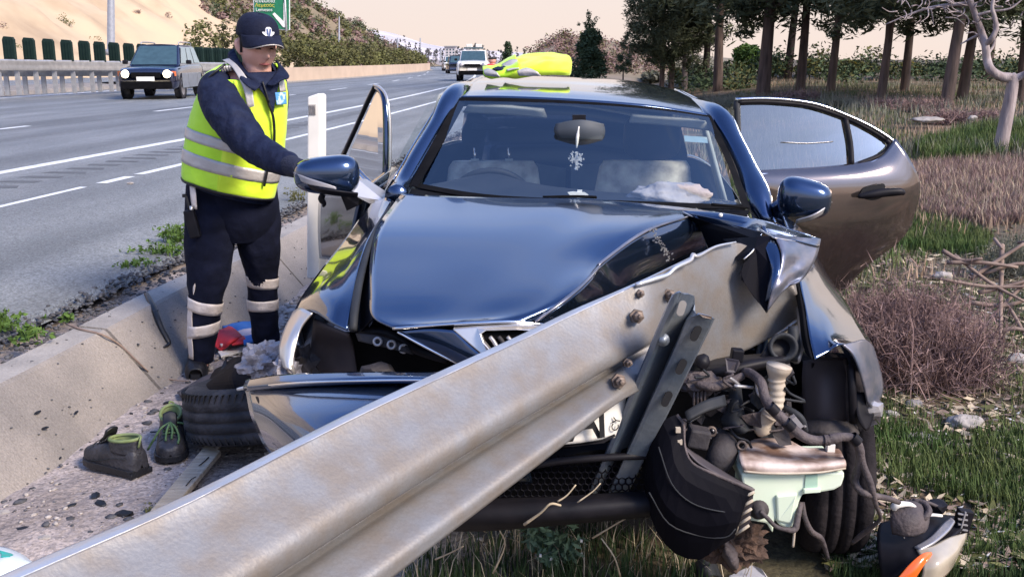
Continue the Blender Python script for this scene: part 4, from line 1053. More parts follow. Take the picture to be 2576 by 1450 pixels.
mk('fog_lamp_recess', *sheet(G3([[(640,998,2.63),(646,996,2.612),(653,999,2.598)],[(645,1038,2.555),(658,1036,2.518),(670,1040,2.482)],[(658,1078,2.52),(673,1078,2.474),(686,1082,2.436)],[(680,1120,2.468),(688,1122,2.445),(694,1122,2.426)]]), 5), M['black_plastic'], bump)
tube('bumper_highlight', PP([(646,972,2.628),(760,962,2.462),(900,957,2.358),(1040,955,2.315),(1150,957,2.30)]), .004, M['chrome'], bump, n=6)  # chrome line painting the highlight along the bumper lip
# lower intake: honeycomb mesh and lip
intake = slab('lower_intake', PP([(1180,1195,2.50),(1500,1130,2.46),(1640,1130,2.48),(1640,1280,2.50),(1180,1290,2.52)]), (0,.05,0), M['black_matte'], car)
hx = []
for i in range(26):
    for j in range(9):
        x = 1190+i*17+(j % 2)*8.5; y = 1150+j*15
        if y < 1188-.18*(x-1180): continue
        for k in range(3):
            a = k*math.pi/3+math.pi/6
            p1 = P(x+9.2*math.cos(a), y+9.2*math.sin(a), 2.45); p2 = P(x+9.2*math.cos(a+math.pi/3), y+9.2*math.sin(a+math.pi/3), 2.45)
            hx.append(tubevf([p1, p2], .0022, 4, 0, cap=False))
o = mk('honeycomb', *join(*hx), M['bumper_black'], intake, smooth=False); o['kind'] = 'stuff'
mk('lower_lip', *sheet(G3([
 [(900,1262,2.50),(1060,1268,2.46),(1200,1268,2.44),(1400,1264,2.43),(1600,1250,2.45),(1650,1245,2.47)],
 [(895,1285,2.46),(1060,1290,2.42),(1200,1292,2.40),(1400,1284,2.39),(1600,1268,2.41),(1650,1262,2.43)],
 [(900,1298,2.48),(1060,1312,2.45),(1200,1318,2.43),(1400,1302,2.42),(1600,1284,2.43),(1650,1276,2.45)]]), 6), M['black_plastic'], car, solid=.02)
tube('intake_bar', PP([(1250,1190,2.44),(1400,1160,2.42),(1560,1148,2.42),(1640,1145,2.44)]), .010, M['black_plastic'], intake, n=7)
# number plate
plt = mk('number_plate', *sheet(G3([[(1330,1010,2.38),(1450,1000,2.365),(1575,985,2.40)],[(1340,1060,2.37),(1450,1060,2.355),(1565,1040,2.39)],[(1345,1118,2.365),(1440,1114,2.35),(1545,1098,2.385)]]), 5), M['plate_white'], car, solid=.004)
rt, upv = (P(1540,1095,2.38)-P(1400,1112,2.35)).normalized(), (P(1510,1000,2.36)-P(1490,1090,2.35)).normalized()
for tx, x, y in (('A', 1470, 1066), ('I', 1513, 1060)):
    words('lettering', tx, P(x, y, 2.328), rt, upv, .135, M['ink'], plt, depth=.0008)
words('lettering', 'CY', P(1549, 1066, 2.372), upv, -rt, .028, M['ink'], plt, depth=.0008)
slab('plate_frame', PP([(1345,1119,2.36),(1440,1115,2.345),(1515,1107,2.36),(1545,1090,2.38),(1548,1096,2.38),(1518,1113,2.36),(1440,1122,2.345),(1345,1126,2.36)]), (0,.008,0), M['black_plastic'], plt)

# ---- left rear door, swung open beyond the closed front door that carries the wing mirror
LDY = lambda x: float(np.interp(x, [780, 975], [5.86, 4.86]))
ldp = sheet([[P(x, y, LDY(x)+d) for x, y, d in r] for r in [
 [(976,490,.0),(940,478,-.02),(905,446,-.03),(880,412,-.03),(864,386,.0)],
 [(974,510,.0),(930,500,-.05),(890,478,-.06),(850,452,-.05),(818,440,.02)],
 [(972,560,.0),(925,548,-.05),(880,535,-.06),(838,520,-.05),(802,500,.02)],
 [(970,630,.02),(925,612,-.02),(880,600,-.03),(838,590,-.02),(799,580,.03)],
 [(968,700,.05),(925,690,.03),(880,672,.02),(840,655,.02),(803,650,.05)]]], 5)
ld = mk('rear_door', *ldp, M['car_paint_reflect'], car, solid=.05)
ld['label'] = 'left rear door swung open behind the wing mirror'
LT = lambda x, y: LDY(x)+.07*max(0, 440-y)/220
lt = lambda pts, d=0.: [P(x, y, LT(x, y)+d) for x, y in pts]
flat('window_glass', lt([(876,392),(948,226),(962,244),(968,300),(966,470),(952,480),(910,446)], .012), M['door_glass'], ld)
tube('window_frame', lt([(864,392),(900,312),(928,250),(944,218)]), [.010,.011,.012,.014], M['black_plastic'], ld, n=8)
tube('window_frame', lt([(944,220),(958,230),(968,256),(972,310),(972,400),(970,492)]), [.012,.015,.017,.019,.020,.022], CPM, ld, n=8)
tube('bright_trim', lt([(941,215),(956,221),(972,244),(980,300),(981,400),(979,488)], -.02), .0075, M['trim_light'], ld, n=6)
tube('bright_trim', lt([(859,388),(896,308),(924,246),(941,214)], -.012), .005, M['chrome'], ld, n=6)
tube('window_sill', lt([(864,394),(885,420),(915,452),(955,488)], -.02), .011, M['chrome'], ld, n=6)
slab('quarter_panel', lt([(938,478),(962,432),(964,486)], -.006), (.005,.01,0), M['black_plastic'], ld)
fd = mk('front_door', *sheet([[L(-.80, 1.55, .96), L(-.87, 1.6, .7), L(-.87, 1.6, .45), L(-.84, 1.6, .25)], [L(-.83, 2.35, .97), L(-.885, 2.4, .72), L(-.885, 2.4, .45), L(-.85, 2.4, .25)]], 4), CPM, car, solid=.02)
slab('mirror_foot', PP([(880,452,4.02),(905,455,4.04),(960,490,4.06),(968,506,4.02),(930,512,4.0),(892,492,3.98)]), (.02,.06,0), M['trim_light'], fd)
slab('mirror_bracket', PP([(855,488,4.0),(905,490,4.0),(900,516,4.0),(872,530,4.02)]), (.01,.05,0), M['black_plastic'], fd)
tube('dangling_clip', PP([(812,488,4.02),(808,500,4.02),(815,512,4.02),(812,520,4.02)]), [.012,.014,.010,.004], M['black_plastic'], fd, n=7)
def mirror(name, cx, cy, Y, w, h, dpth, yawd, rolld, tgt, flip=1, m=CPM):
    """wing mirror shell: rounded lens body, flat glass side away from us, lamp strip below"""
    bm = bmesh.new(); bmesh.ops.create_uvsphere(bm, u_segments=32, v_segments=20, radius=1); V = []
    c = P(cx, cy, Y); rot = Matrix.Rotation(R(yawd), 3, 'Z') @ Matrix.Rotation(R(rolld), 3, 'Y')
    for v in bm.verts:
        x, y, z = v.co
        sx = np.sign(x)*abs(x)**.62; sz = np.sign(z)*abs(z)**.66
        hh = 1.0+.22*(sx*flip) if z > 0 else 1.0+.10*sx*flip
        yy = -abs(y)**.85 if y < 0 else .25*y
        V.append(c+rot @ Vector((sx*w/2, yy*dpth, sz*h/2*hh)))
    Fc = [tuple(v.index for v in f.verts) for f in bm.faces]; bm.free()
    return mk(name, V, Fc, m, tgt, sub=1), c, rot
mi_, c, rot = mirror('wing_mirror', 822, 440, 4.0, .262, .155, .085, 6, 2, fd, flip=1)
def mrow(pts, name, m, parent, solid=.006): return mk(name, *sheet([PP(r) for r in pts], 5), m, parent, solid=solid)
mrow([[(741,432,3.955),(770,445,3.905),(810,458,3.885),(845,470,3.89)],[(744,446,3.955),(775,462,3.905),(812,470,3.885),(846,476,3.89)]], 'indicator_lamp', M['silver_plastic'], mi_)
mrow([[(748,448,3.96),(800,470,3.885),(850,478,3.88),(900,484,3.93)],[(762,462,3.97),(805,482,3.90),(850,490,3.90),(898,494,3.95)]], 'lower_shell', M['black_plastic'], mi_)
mi2, c, rot = mirror('wing_mirror', 2022, 500, 4.0, .215, .165, .085, -8, 3, car, flip=-1)
mrow([[(2002,552,3.93),(2040,540,3.90),(2070,522,3.92),(2087,500,3.97)],[(2000,560,3.94),(2042,550,3.92),(2074,530,3.94),(2089,508,3.98)]], 'indicator_lamp', M['silver_plastic'], mi2)
slab('mirror_foot', PP([(1942,520,4.02),(1968,500,4.0),(1985,560,3.95),(1978,575,3.98),(1955,560,4.02)]), (0,.05,0), CPM, mi2, bevel=.006)

# ---- right rear door, swung wide open
RDY = lambda x: np.interp(x, [1850, 2300], [5.02, 5.12])
RT = lambda x, y: float(RDY(x))+.11*max(0, 440-y)/190
rdp = sheet([[P(x, y, RDY(x)+dy) for x, y, dy in r] for r in [
 [(1858,438,.03),(1960,434,.02),(2070,428,.02),(2150,418,.03),(2210,398,.035),(2248,352,.055)],
 [(1868,462,.0),(1970,460,-.024),(2080,454,-.028),(2170,446,-.022),(2240,430,-.005),(2274,392,.02)],
 [(1880,505,.01),(1980,503,-.036),(2090,499,-.040),(2190,493,-.034),(2270,475,-.015),(2300,455,.02)],
 [(1895,560,.015),(1990,560,-.034),(2090,556,-.038),(2180,548,-.030),(2250,535,-.004),(2294,520,.035)],
 [(1915,630,.04),(1990,630,.0),(2070,626,-.01),(2150,618,.0),(2210,606,.02),(2262,590,.05)],
 [(1940,720,.06),(1990,722,.03),(2040,718,.03),(2080,706,.03),(2110,690,.04),(2180,655,.06)],
 [(1960,800,.08),(1990,800,.06),(2020,790,.06),(2050,770,.06),(2080,745,.06),(2120,715,.07)]]], 6)
rdoor = mk('rear_door', *rdp, M['car_paint_reflect'], car, solid=.03, offset=-1)
rdoor['label'] = 'rear door swung wide open on the right'
flat('window_glass', [P(x, y, RT(x,y)+.012) for x, y in ((1862,260),(1960,262),(2040,274),(2126,300),(2138,420),(2000,432),(1866,436))], M['tinted_glass'], rdoor)
flat('quarter_glass', [P(x, y, RT(x,y)+.012) for x, y in ((2135,302),(2180,325),(2222,352),(2228,368),(2195,395),(2150,414),(2146,410))], M['tinted_glass'], rdoor)
tube('window_frame', [P(x, y, RT(x,y)) for x, y in ((1854,258),(1900,256),(1960,258),(2040,268),(2130,298),(2190,328),(2228,352))], .012, M['black_plastic'], rdoor, n=8)
tube('bright_trim', [P(x, y, RT(x,y)-.012) for x, y in ((1850,250),(1920,248),(1990,252),(2060,264),(2130,290),(2190,318),(2235,346),(2250,362),(2244,376),(2205,402),(2150,420),(2000,434),(1868,441))], .0085, M['chrome'], rdoor, n=6, sn=5)
tube('window_frame', [P(x, y, RT(x,y)+.005) for x, y in ((1853,254),(1856,340),(1862,440))], .016, M['dash'], rdoor, n=8)
tube('window_bar', [P(x, y, RT(x,y)) for x, y in ((2126,298),(2138,360),(2142,418))], .015, M['black_plastic'], rdoor, n=8)
tube('quarter_seal', [P(x, y, RT(x,y)) for x, y in ((2228,352),(2238,365),(2215,390),(2150,416))], .014, M['black_plastic'], rdoor, n=8)
blob('handle_recess_shade', [(2160,492),(2172,474),(2195,466),(2222,462),(2226,478),(2218,496),(2190,504)], 5.015, M['ink'], rdoor)  # flat dark slab; shade of the handle hollow put into its colour
tube('door_handle', [P(x, y, 4.985) for x, y in ((2158,494),(2185,490),(2225,484),(2262,482),(2274,487))], [.010,.020,.023,.020,.010], M['black_plastic'], rdoor, n=10)
tube('scratch', [P(x, y, RT(x,y)+.004) for x, y in ((1965,357),(2030,360),(2095,356))], .0025, M['trim_light'], rdoor, n=4)
# closed right front door under the mirror
mk('front_door', *sheet([[L(.80, 1.55, .90), L(.87, 1.6, .7), L(.87, 1.6, .45), L(.84, 1.6, .25)], [L(.83, 2.4, .92), L(.885, 2.4, .72), L(.885, 2.4, .45), L(.85, 2.4, .25)]], 4), CPM, car, solid=.02)

# left front wheel lying almost flat under the wing
wc = P(672, 1062, 3.90); wc.z = .165
ax = Vector((-.10, .16, .98))
tyre = lathe('front_wheel', wc, ax, [(-.09, .20), (-.105, .25), (-.112, .285), (-.10, .312), (-.085, .322), (-.062, .327), (-.059, .319), (-.052, .319), (-.049, .328), (-.018, .330), (-.015, .321), (-.008, .321), (-.005, .330), (.024, .330), (.027, .321), (.034, .321), (.037, .328), (.062, .325), (.088, .318), (.104, .300), (.112, .275), (.10, .235), (.085, .205)], M['rubber'], car, n=72)
tyre['label'] = 'left front wheel torn flat on its side'
sp_, u_ = ax.normalized().orthogonal().normalized(), None
u_ = ax.normalized().cross(sp_); sv = []
for k in range(72):
    a = 2*math.pi*k/72; d = math.cos(a)*sp_+math.sin(a)*u_; tg = ax.normalized().cross(d)
    for h0, h1, rr in ((.064, .098, .318), (-.098, -.064, .319)):
        c = wc+ax.normalized()*((h0+h1)/2)+d*rr; Mx = Matrix((tg, d, ax.normalized())).transposed() @ Matrix.Rotation(.35 if h0 > 0 else -.35, 3, 'Y')
        sv.append(boxvf(c, (.004, .014, .036), Mx))
o = mk('tread_blocks', *join(*sv), M['ink'], tyre, smooth=False); o['kind'] = 'stuff'
lathe('rim', wc, ax, [(-.03, 0), (-.02, .05), (-.04, .12), (.02, .19), (.080, .206)], M['dash'], tyre, n=32)
# ------------------------------------------------------------------ torn crash barrier lying across the car
gb = thing('crash_barrier', (0, 2.2, .8), 'dented dusty steel guardrail beam lying across the car front with its bent post', 'guardrail')
ST = [  # T(top edge), C(valley), B(bottom edge), Y, crest depth
 ((-420,1668),(-330,2200),(-250,2460),1.08,.075),
 ((50,1450),(208,1781),(304,1982),1.32,.078),
 ((480,1260),(605,1521),(684,1687),1.55,.078),
 ((870,1060),(974,1279),(1038,1412),1.82,.078),
 ((1090,957),(1178,1148),(1234,1262),2.00,.078),
 ((1300,860),(1375,1028),(1422,1116),2.19,.074),
 ((1440,791),(1508,948),(1552,1014),2.33,.066),
 ((1560,735),(1622,880),(1640,968),2.44,.040),
 ((1640,696),(1700,820),(1700,950),2.52,.020),
 ((1738,648),(1790,770),(1760,922),2.66,.010),
 ((1800,622),(1862,745),(1868,884),2.78,.008),
 ((1862,612),(1930,720),(1950,843),2.86,.006),
 ((1940,655),(1975,735),(2000,815),2.90,.006),
 ((2000,714),(2010,765),(2018,806),2.90,.004)]
rows, lips = [], []
for T, C, B, Y, cd in ST:
    T, C, B = np.array(T, float), np.array(C, float), np.array(B, float)
    f = cd/.078
    def q(p, dY): return P(p[0], p[1], Y-dY)
    lip = max(2, 17*1.9/Y*f)
    lips.append([q(T+np.array([-2, -lip]), -.034*f-.003), q(T+np.array([-1, -lip*.5]), -.014*f), q(T, .001)])
    if f < .3: rows.append([q(T+(B-T)*a, .012*math.sin(a*5)+.5*cd) for a in (0,.05,.13,.25,.36,.45,.52,.58,.64,.72,.82,.91,1)]); continue
    rows.append([q(T, 0), q(T+(C-T)*.10, cd*.10), q(T+(C-T)*.25, cd*.30), q(T+(C-T)*.50, cd*.68), q(T+(C-T)*.74, cd*1.02), q(T+(C-T)*.89, cd*1.0), q(T+(C-T)*.955, cd*.70), q(T+(C-T)*(.955+.025*(1-2*f)), -cd*.20*f), q(C+(B-C)*(.015+.03*(1-f)), -cd*.10*f),
                 q(C+(B-C)*.14, cd*.22), q(C+(B-C)*.42, cd*.62), q(C+(B-C)*.76, cd*1.0), q(B, cd*.92)])
rows = [[tuple(p) for p in r] for r in rows]
V, Fc = sheet(rows, 5)
for i, v in enumerate(V):
    w = Vector(v); n_ = .0016*mnoise.noise(w*6)+.0012*mnoise.noise(w*21); V[i] = w+Vector((n_*.3, -n_, n_*.6))
rail = mk('rail', V, Fc, M['rail_metal'], gb, solid=.004)
mk('edge_flange', *sheet([[tuple(p) for p in r] for r in lips[:11]], 5), M['rail_sky_tint'], rail, solid=.003)
# crimped wavy edge of the flattened end
tube('edge_lip', PP([(1600,716,2.46),(1650,700,2.50),(1680,690,2.53),(1700,672,2.55),(1735,655,2.60),(1743,640,2.62),(1755,644,2.63),(1800,620,2.74),(1850,609,2.82)]), [.006,.007,.006,.006,.007,.006,.005,.004,.003], M['rail_sky_tint'], rail, n=6)
tube('edge_lip', PP([(1950,842,2.84),(1975,828,2.86),(2000,810,2.87),(2017,800,2.87)]), [.003,.006,.008,.006], M['trim_light'], rail, n=6)
def bolt(px, py, Y, r, ax=(.15, -1, .25)):
    o = lathe('bolt', P(px, py, Y), ax, [(-.01, r*1.45), (.002, r*1.45), (.002, r), (.022, r*.95), (.024, r*.45), (.036, r*.42), (.037, 0)], M['rust_bolt'], gb, n=6, smooth=False); return o
bolt(1602, 795, 2.40, .013); bolt(1606, 738, 2.475, .011); bolt(1682, 742, 2.53, .012); bolt(1556, 958, 2.30, .013); bolt(1578, 912, 2.34, .008)
# sigma post
Lt, Lb, Rt, Rb = np.array([1697, 737.]), np.array([1476, 1262.]), np.array([1791, 797.]), np.array([1556, 1274.])
sec = [(-.02, .035), (0, .0), (.10, .002), (.14, .012), (.47, .085), (.52, .085), (.55, .006), (.60, -.004), (.96, .004), (1.0, .010), (1.03, .05)]
rows = []
for k in range(15):
    t = 1.03*k/14; Y = 2.235+.26*t; l, r = Lt+(Lb-Lt)*t, Rt+(Rb-Rt)*t
    rows.append([tuple(P(*(l+(r-l)*a), Y+d)) for a, d in sec])
# angled cut at the head
rows[0] = [tuple(P(x, y, 2.235+d)) for (x, y), (a, d) in zip([(1694,748),(1697,737),(1708,731),(1716,736),(1742,742),(1748,780),(1752,790),(1756,786),(1786,794),(1791,797),(1792,800)], sec)]
V, Fc = sheet(rows, 2)
post = mk('post', V, Fc, M['post_metal'], gb, solid=.005, smooth=False)
def slot(x0, y0, x1, y1, Y, r, m):
    a, b = P(x0, y0, Y), P(x1, y1, Y); d = (b-a).normalized(); s = Vector((d.z, 0, -d.x)).normalized(); o = []
    for k in range(7): t = math.pi*k/6; o.append(a+r*(math.cos(t)*s-math.sin(t)*d))
    for k in range(7): t = math.pi*k/6; o.append(b+r*(-math.cos(t)*s+math.sin(t)*d))
    return slab('slot_hole', o, (0, .003, 0), m, post)
for x, y, Y in ((1750, 838, 2.262), (1713, 922, 2.303), (1677, 1003, 2.345)): slot(x+5, y-10, x-5, y+10, Y-.016, .0095, M['ink'])
slot(1717, 765, 1711, 785, 2.236, .009, M['trim_light'])
lathe('post_bolt', P(1668, 853, 2.292), (-.3, -1, .1), [(0, .016), (.006, .016), (.006, .009), (.016, .009), (.016, 0)], M['post_metal'], post, n=12)
slab('rust_patch', PP([(1758,789,2.222),(1790,796,2.234),(1792,802,2.238),(1768,798,2.224)]), (0,.003,0), M['rust_bolt'], post)

# ------------------------------------------------------------------ spilled right-hand front of the car (engine bay parts)
def bay(name, pts, r, m, **k): return tube(name, PP(pts), r, m, car, **k)
eb = mk('bay_wall', *sheet(G3([[(1640,900,2.95),(1850,905,2.90),(2030,905,2.90)],[(1640,1080,2.95),(1850,1080,2.98),(2030,1080,2.95)],[(1640,1290,2.95),(1850,1300,2.98),(2030,1290,2.95)]]), 3), M['black_matte'], car, solid=.02)
mk('arch_liner', *sheet(G3([
 [(2022,908,2.84),(2070,902,2.80),(2128,900,2.80)],
 [(2020,960,2.80),(2072,958,2.74),(2130,955,2.76)],
 [(2024,1020,2.78),(2075,1020,2.72),(2132,1018,2.75)],
 [(2028,1070,2.78),(2078,1072,2.73),(2134,1070,2.76)]]), 5), M['liner'], car, solid=.006)
mk('liner_foot', *sheet(G3([[(2026,1066,2.74),(2085,1066,2.70),(2142,1068,2.73)],[(2028,1098,2.70),(2088,1100,2.66),(2150,1098,2.70)]]), 4), M['dusty_black'], car, solid=.02)
bay('liner_rib', [(2044,912,2.80),(2046,985,2.77),(2050,1060,2.755)], .005, M['black_plastic'])
bay('liner_rib', [(2126,904,2.79),(2130,985,2.745),(2134,1070,2.74)], [.007,.008,.006], M['hose_dusty'])
bay('wing_stay', [(2140,920,2.66),(2143,985,2.64),(2146,1060,2.66)], .012, M['black_plastic'])
mk('hanging_flap', *sheet(G3([[(2150,985,2.66),(2172,985,2.66)],[(2152,1030,2.64),(2182,1035,2.65)],[(2160,1062,2.63),(2196,1040,2.66)],[(2176,1082,2.63),(2182,1078,2.64)]]), 4), M['black_plastic'], car, solid=.004)
crumple('crushed_clip', P(2188, 1028, 2.70), (.035, .03, .035), M['silver_plastic'], 8, car, lvl=2, amp=.5)
mk('upper_shelf', *sheet(G3([
 [(1735,925,2.72),(1790,912,2.72),(1860,902,2.72),(1930,896,2.72),(1990,892,2.74)],
 [(1740,940,2.60),(1795,932,2.58),(1865,918,2.58),(1930,908,2.60),(1988,902,2.64)],
 [(1765,948,2.60),(1800,942,2.57),(1850,938,2.57),(1900,924,2.60),(1970,914,2.64)]]), 5), M['black_plastic'], car, solid=.01)
bay('shelf_knob', [(1758,922,2.56),(1768,905,2.56),(1776,892,2.56)], [.02,.022,.008], M['black_plastic'])
box('shelf_clip', P(1853, 892, 2.57), (.032, .03, .035), M['black_plastic'], car, M=Matrix.Rotation(.1, 3, 'Y'), bevel=.004)
mk('lamp_shell', *sheet(G3([[(1930,862,2.66),(1960,850,2.68),(1990,840,2.70)],[(1918,884,2.64),(1955,878,2.65),(1992,868,2.67)],[(1905,900,2.64),(1950,902,2.64),(1990,895,2.66)]]), 5), M['black_plastic'], car, solid=.006)
lathe('lamp_ring', P(1968, 872, 2.64), (-.1, -1, .3), [(0, .040), (.015, .040), (.015, .030), (-.03, .022), (-.03, 0)], M['dash'], car, n=20)
bay('wing_post', [(1994,820,2.70),(1996,870,2.68),(1990,905,2.66)], [.014,.020,.018], M['dash'])
crumple('dusty_bracket', P(1760, 962, 2.56), (.055, .04, .032), M['hose_dusty'], 21, car, lvl=3, amp=.4, freq=2.6)
bay('dusty_pipe', [(1752,965,2.52),(1790,972,2.50),(1830,962,2.52),(1868,944,2.54)], [.010,.013,.013,.010], M['hose_dusty'])
for k in range(4): bay('bracket_fin', [(1746+9*k,978,2.53),(1744+9*k,1020,2.52)], .004, M['hose_dusty'], sn=0, n=5)
mk('bent_strut', *sheet(G3([[(1722,1040,2.40),(1770,1010,2.42),(1815,996,2.46)],[(1728,1062,2.38),(1778,1036,2.40),(1820,1022,2.44)]]), 4), M['dash'], car, solid=.012)
mk('torn_bracket', *sheet(G3([[(1836,965,2.62),(1850,962,2.62),(1858,968,2.62)],[(1832,1030,2.56),(1850,1032,2.54),(1866,1040,2.56)],[(1815,1058,2.54),(1850,1066,2.50),(1882,1080,2.53)],[(1840,1085,2.54),(1870,1086,2.50),(1892,1084,2.52)]]), 5), M['dash'], car, solid=.008)
bay('black_duct', [(1800,1172,2.48),(1812,1150,2.46),(1822,1120,2.50),(1800,1098,2.56),(1770,1090,2.60)], [.034,.038,.036,.028,.02], M['dusty_black'], n=12)
box('black_unit', P(1755, 1098, 2.42), (.055, .05, .05), M['dusty_black'], car, M=Matrix.Rotation(.2, 3, 'Y'), bevel=.006)
for x, y in ((1789, 1083), (1865, 1118)): lathe('hose_end', P(x, y, 2.47), (-.2, -1, .2), [(.0, .014), (.012, .014), (.012, .008), (-.01, .008)], M['rust_bolt'], car, n=14)
bay('thin_cable', [(1835,1078,2.5),(1852,1098,2.47),(1880,1108,2.47),(1890,1125,2.47)], .004, M['ink'], n=5)
# cream filler neck, ribbed
fp = spline([np.array(tuple(P(x, y, 2.50))+(r,)) for x, y, r in ((1960,918,.034),(1957,930,.032),(1954,944,.024),(1953,956,.021),(1953,985,.021),(1950,1010,.021),(1942,1032,.0215),(1932,1048,.022))], 7)
pts = [tuple(p[:3]) for p in fp]; rad = [float(p[3])*(1+.10*(1 if (i % 4 < 2 and 18 < i < 46) else 0)) for i, p in enumerate(fp)]
tube('filler_neck', [Vector(p) for p in pts], rad, M['hose_cream'], car, n=14, sn=0)
bay('filler_elbow', [(1934,1040,2.52),(1922,1056,2.53),(1917,1072,2.53),(1922,1088,2.53)], [.024,.026,.025,.020], M['hose_cream'], n=12)
hz_ = bay('wiring_loom', [(1872,934,2.56),(1890,940,2.52),(1914,962,2.47),(1924,1000,2.44),(1943,1028,2.42),(1984,1068,2.40),(2022,1098,2.39),(2060,1107,2.39),(2112,1098,2.40),(2148,1104,2.42),(2163,1135,2.42),(2160,1172,2.43),(2150,1205,2.44),(2160,1230,2.43),(2182,1242,2.42),(2232,1252,2.46),(2260,1262,2.50)],
   [.012,.013,.013,.013,.014,.0135,.013,.0125,.0115,.0120,.0115,.0105,.0100,.0095,.0090,.0080,.0070], M['hose_dusty'], n=10)
bay('wiring_loom', [(2164,1140,2.425),(2172,1172,2.42),(2186,1208,2.42),(2196,1240,2.42),(2204,1272,2.44),(2214,1300,2.48),(2200,1318,2.50),(2165,1345,2.55),(2142,1366,2.58)], [.010,.009,.010,.008,.006,.005,.006,.008,.005], M['hose_dusty'], n=8)
bay('black_hose', [(1968,1022,2.52),(1995,1036,2.50),(2016,1054,2.49),(2026,1084,2.49)], [.008,.010,.010,.008], M['dash'])
box('plug', P(2000, 1062, 2.42), (.022, .02, .035), M['silver_plastic'], car, M=Matrix.Rotation(-.7, 3, 'Y'))
for k in range(12): lathe('loom_rib', P(2072+3.4*k, 1106-.55*k*(k > 3), 2.387), (1, 0, .05), [(0, .0134), (.003, .0142), (.004, .0134)], M['hose_dusty'], hz_, n=12) if k % 1 == 0 else None
for x, y, Y in ((1943, 1028, 2.41), (1984, 1068, 2.39), (2150, 1104, 2.41)): lathe('loom_tape', P(x, y, Y), (.7, 0, -.7), [(-.012, .0148), (.012, .0148)], M['black_plastic'], hz_, n=12)
# washer bottle
tf, tb = 2.40, 2.585
out = [(1864,1190),(1868,1222),(1888,1238),(1886,1268),(1880,1308),(1928,1316),(1944,1342),(1949,1306),(1960,1320),(1980,1330),(1996,1324),(2004,1290),(2010,1264),(2018,1244),(2063,1238),(2098,1232),(2117,1222),(2124,1200),(2124,1186)]
wtk = slab('washer_bottle', PP([(x, y, tf) for x, y in out]), (0, tb-tf, 0), M['tank'], car, bevel=.006)
lid = mk('bottle_top', *sheet(G3([
 [(1897,1108,tb),(1930,1105,tb),(1977,1108,tb),(2020,1128,tb-.04),(2060,1130,tb-.04),(2108,1132,tb-.04)],
 [(1872,1122,tb-.05),(1925,1118,tb-.05),(1965,1124,tb-.05),(2020,1138,tb-.06),(2062,1138,tb-.06),(2115,1140,tb-.06)],
 [(1858,1140,tf+.05),(1920,1146,tf+.05),(1972,1152,tf+.05),(2022,1156,tf+.05),(2066,1156,tf+.05),(2122,1156,tf+.05)],
 [(1862,1164,tf-.004),(1920,1168,tf-.008),(1974,1170,tf-.008),(2022,1170,tf-.008),(2066,1168,tf-.008),(2126,1162,tf-.002)],
 [(1872,1182,tf-.008),(1922,1186,tf-.012),(1976,1187,tf-.012),(2022,1186,tf-.012),(2070,1183,tf-.010),(2124,1174,tf-.004)]]), 6), M['tank_lid'], wtk, solid=.006)
tube('bottle_seam', PP([(1870,1184,tf-.014),(1922,1189,tf-.018),(1976,1190,tf-.018),(2022,1189,tf-.018),(2070,1186,tf-.016),(2126,1176,tf-.008)]), .0032, M['hose_cream'], wtk, n=6)
slab('bottle_window', PP([(2026,1194,tf-.004),(2056,1192,tf-.004),(2056,1228,tf-.004),(2024,1230,tf-.004)]), (0,.003,0), mat('tank_shade', (.34,.50,.40), .4), wtk)
slab('bottle_lip', PP([(2022,1230,tf-.012),(2064,1227,tf-.012),(2064,1238,tf-.012),(2022,1241,tf-.012)]), (0,.012,0), M['tank'], wtk, bevel=.002)
slab('bottle_rib', PP([(1952,1246,tf-.010),(2008,1240,tf-.010),(2000,1262,tf-.010),(1990,1318,tf-.006),(1954,1310,tf-.006)]), (0,.012,0), M['tank'], wtk, bevel=.005)
lathe('pump_socket', P(1908, 1280, tf-.002), (-.1, -1, .1), [(0, .026), (.004, .026), (.004, .016), (.03, .014), (.03, .008), (.035, 0)], M['dusty_black'], wtk, n=18)
bay('pump_hose', [(1912,1284,tf-.035),(1930,1302,tf-.04),(1950,1322,tf-.035),(1975,1330,tf-.03),(1998,1330,tf-.02),(2006,1300,tf-.01),(2014,1262,tf+.01)], [.0055,.006,.006,.006,.009,.008,.007], M['hose_dusty'], n=8)
bay('drip_pipe', [(1998,1332,tf-.02),(1996,1355,tf-.02),(1994,1374,tf-.02)], .0035, M['hose_cream'], n=5)
bay('loose_hose', [(2018,1262,tf+.06),(2024,1300,tf+.04),(2040,1335,tf+.05),(2064,1352,tf+.1),(2075,1380,tf+.14),(2082,1402,tf+.16)], [.006,.007,.008,.008,.007,.005], M['hose_dusty'], n=8)
box('bottle_tab', P(2088, 1124, tb-.06), (.02, .02, .022), M['white_plastic'], wtk)
# black bumper corner hanging down, with its finned end
bc = mk('bumper_corner', *sheet(G3([
 [(1700,1045,2.42),(1716,1072,2.40),(1718,1120,2.38),(1738,1165,2.36),(1800,1196,2.35),(1862,1222,2.35),(1895,1234,2.35)],
 [(1668,1062,2.41),(1688,1110,2.37),(1694,1160,2.345),(1722,1205,2.33),(1790,1240,2.325),(1848,1258,2.335),(1870,1262,2.345)],
 [(1640,1110,2.42),(1650,1180,2.37),(1664,1240,2.34),(1700,1290,2.33),(1770,1318,2.33),(1832,1310,2.32),(1855,1305,2.34)],
 [(1622,1170,2.46),(1634,1260,2.42),(1656,1330,2.40),(1700,1385,2.39),(1760,1400,2.38),(1800,1370,2.36),(1842,1345,2.36)]]), 2), M['bumper_black'], car, solid=.008, smooth=False)
for k_ in (1, 4): tube('corner_rib', PP([(1664-8*k_,1085+38*k_,2.345-.004*k_),(1690-2*k_,1180+34*k_,2.315+.004*k_),(1730+8*k_,1235+28*k_,2.305+.008*k_),(1800+6*k_,1262+22*k_,2.305+.006*k_),(1862-3*k_,1272+14*k_,2.335)]), .002, M['dash'], bc, n=5)
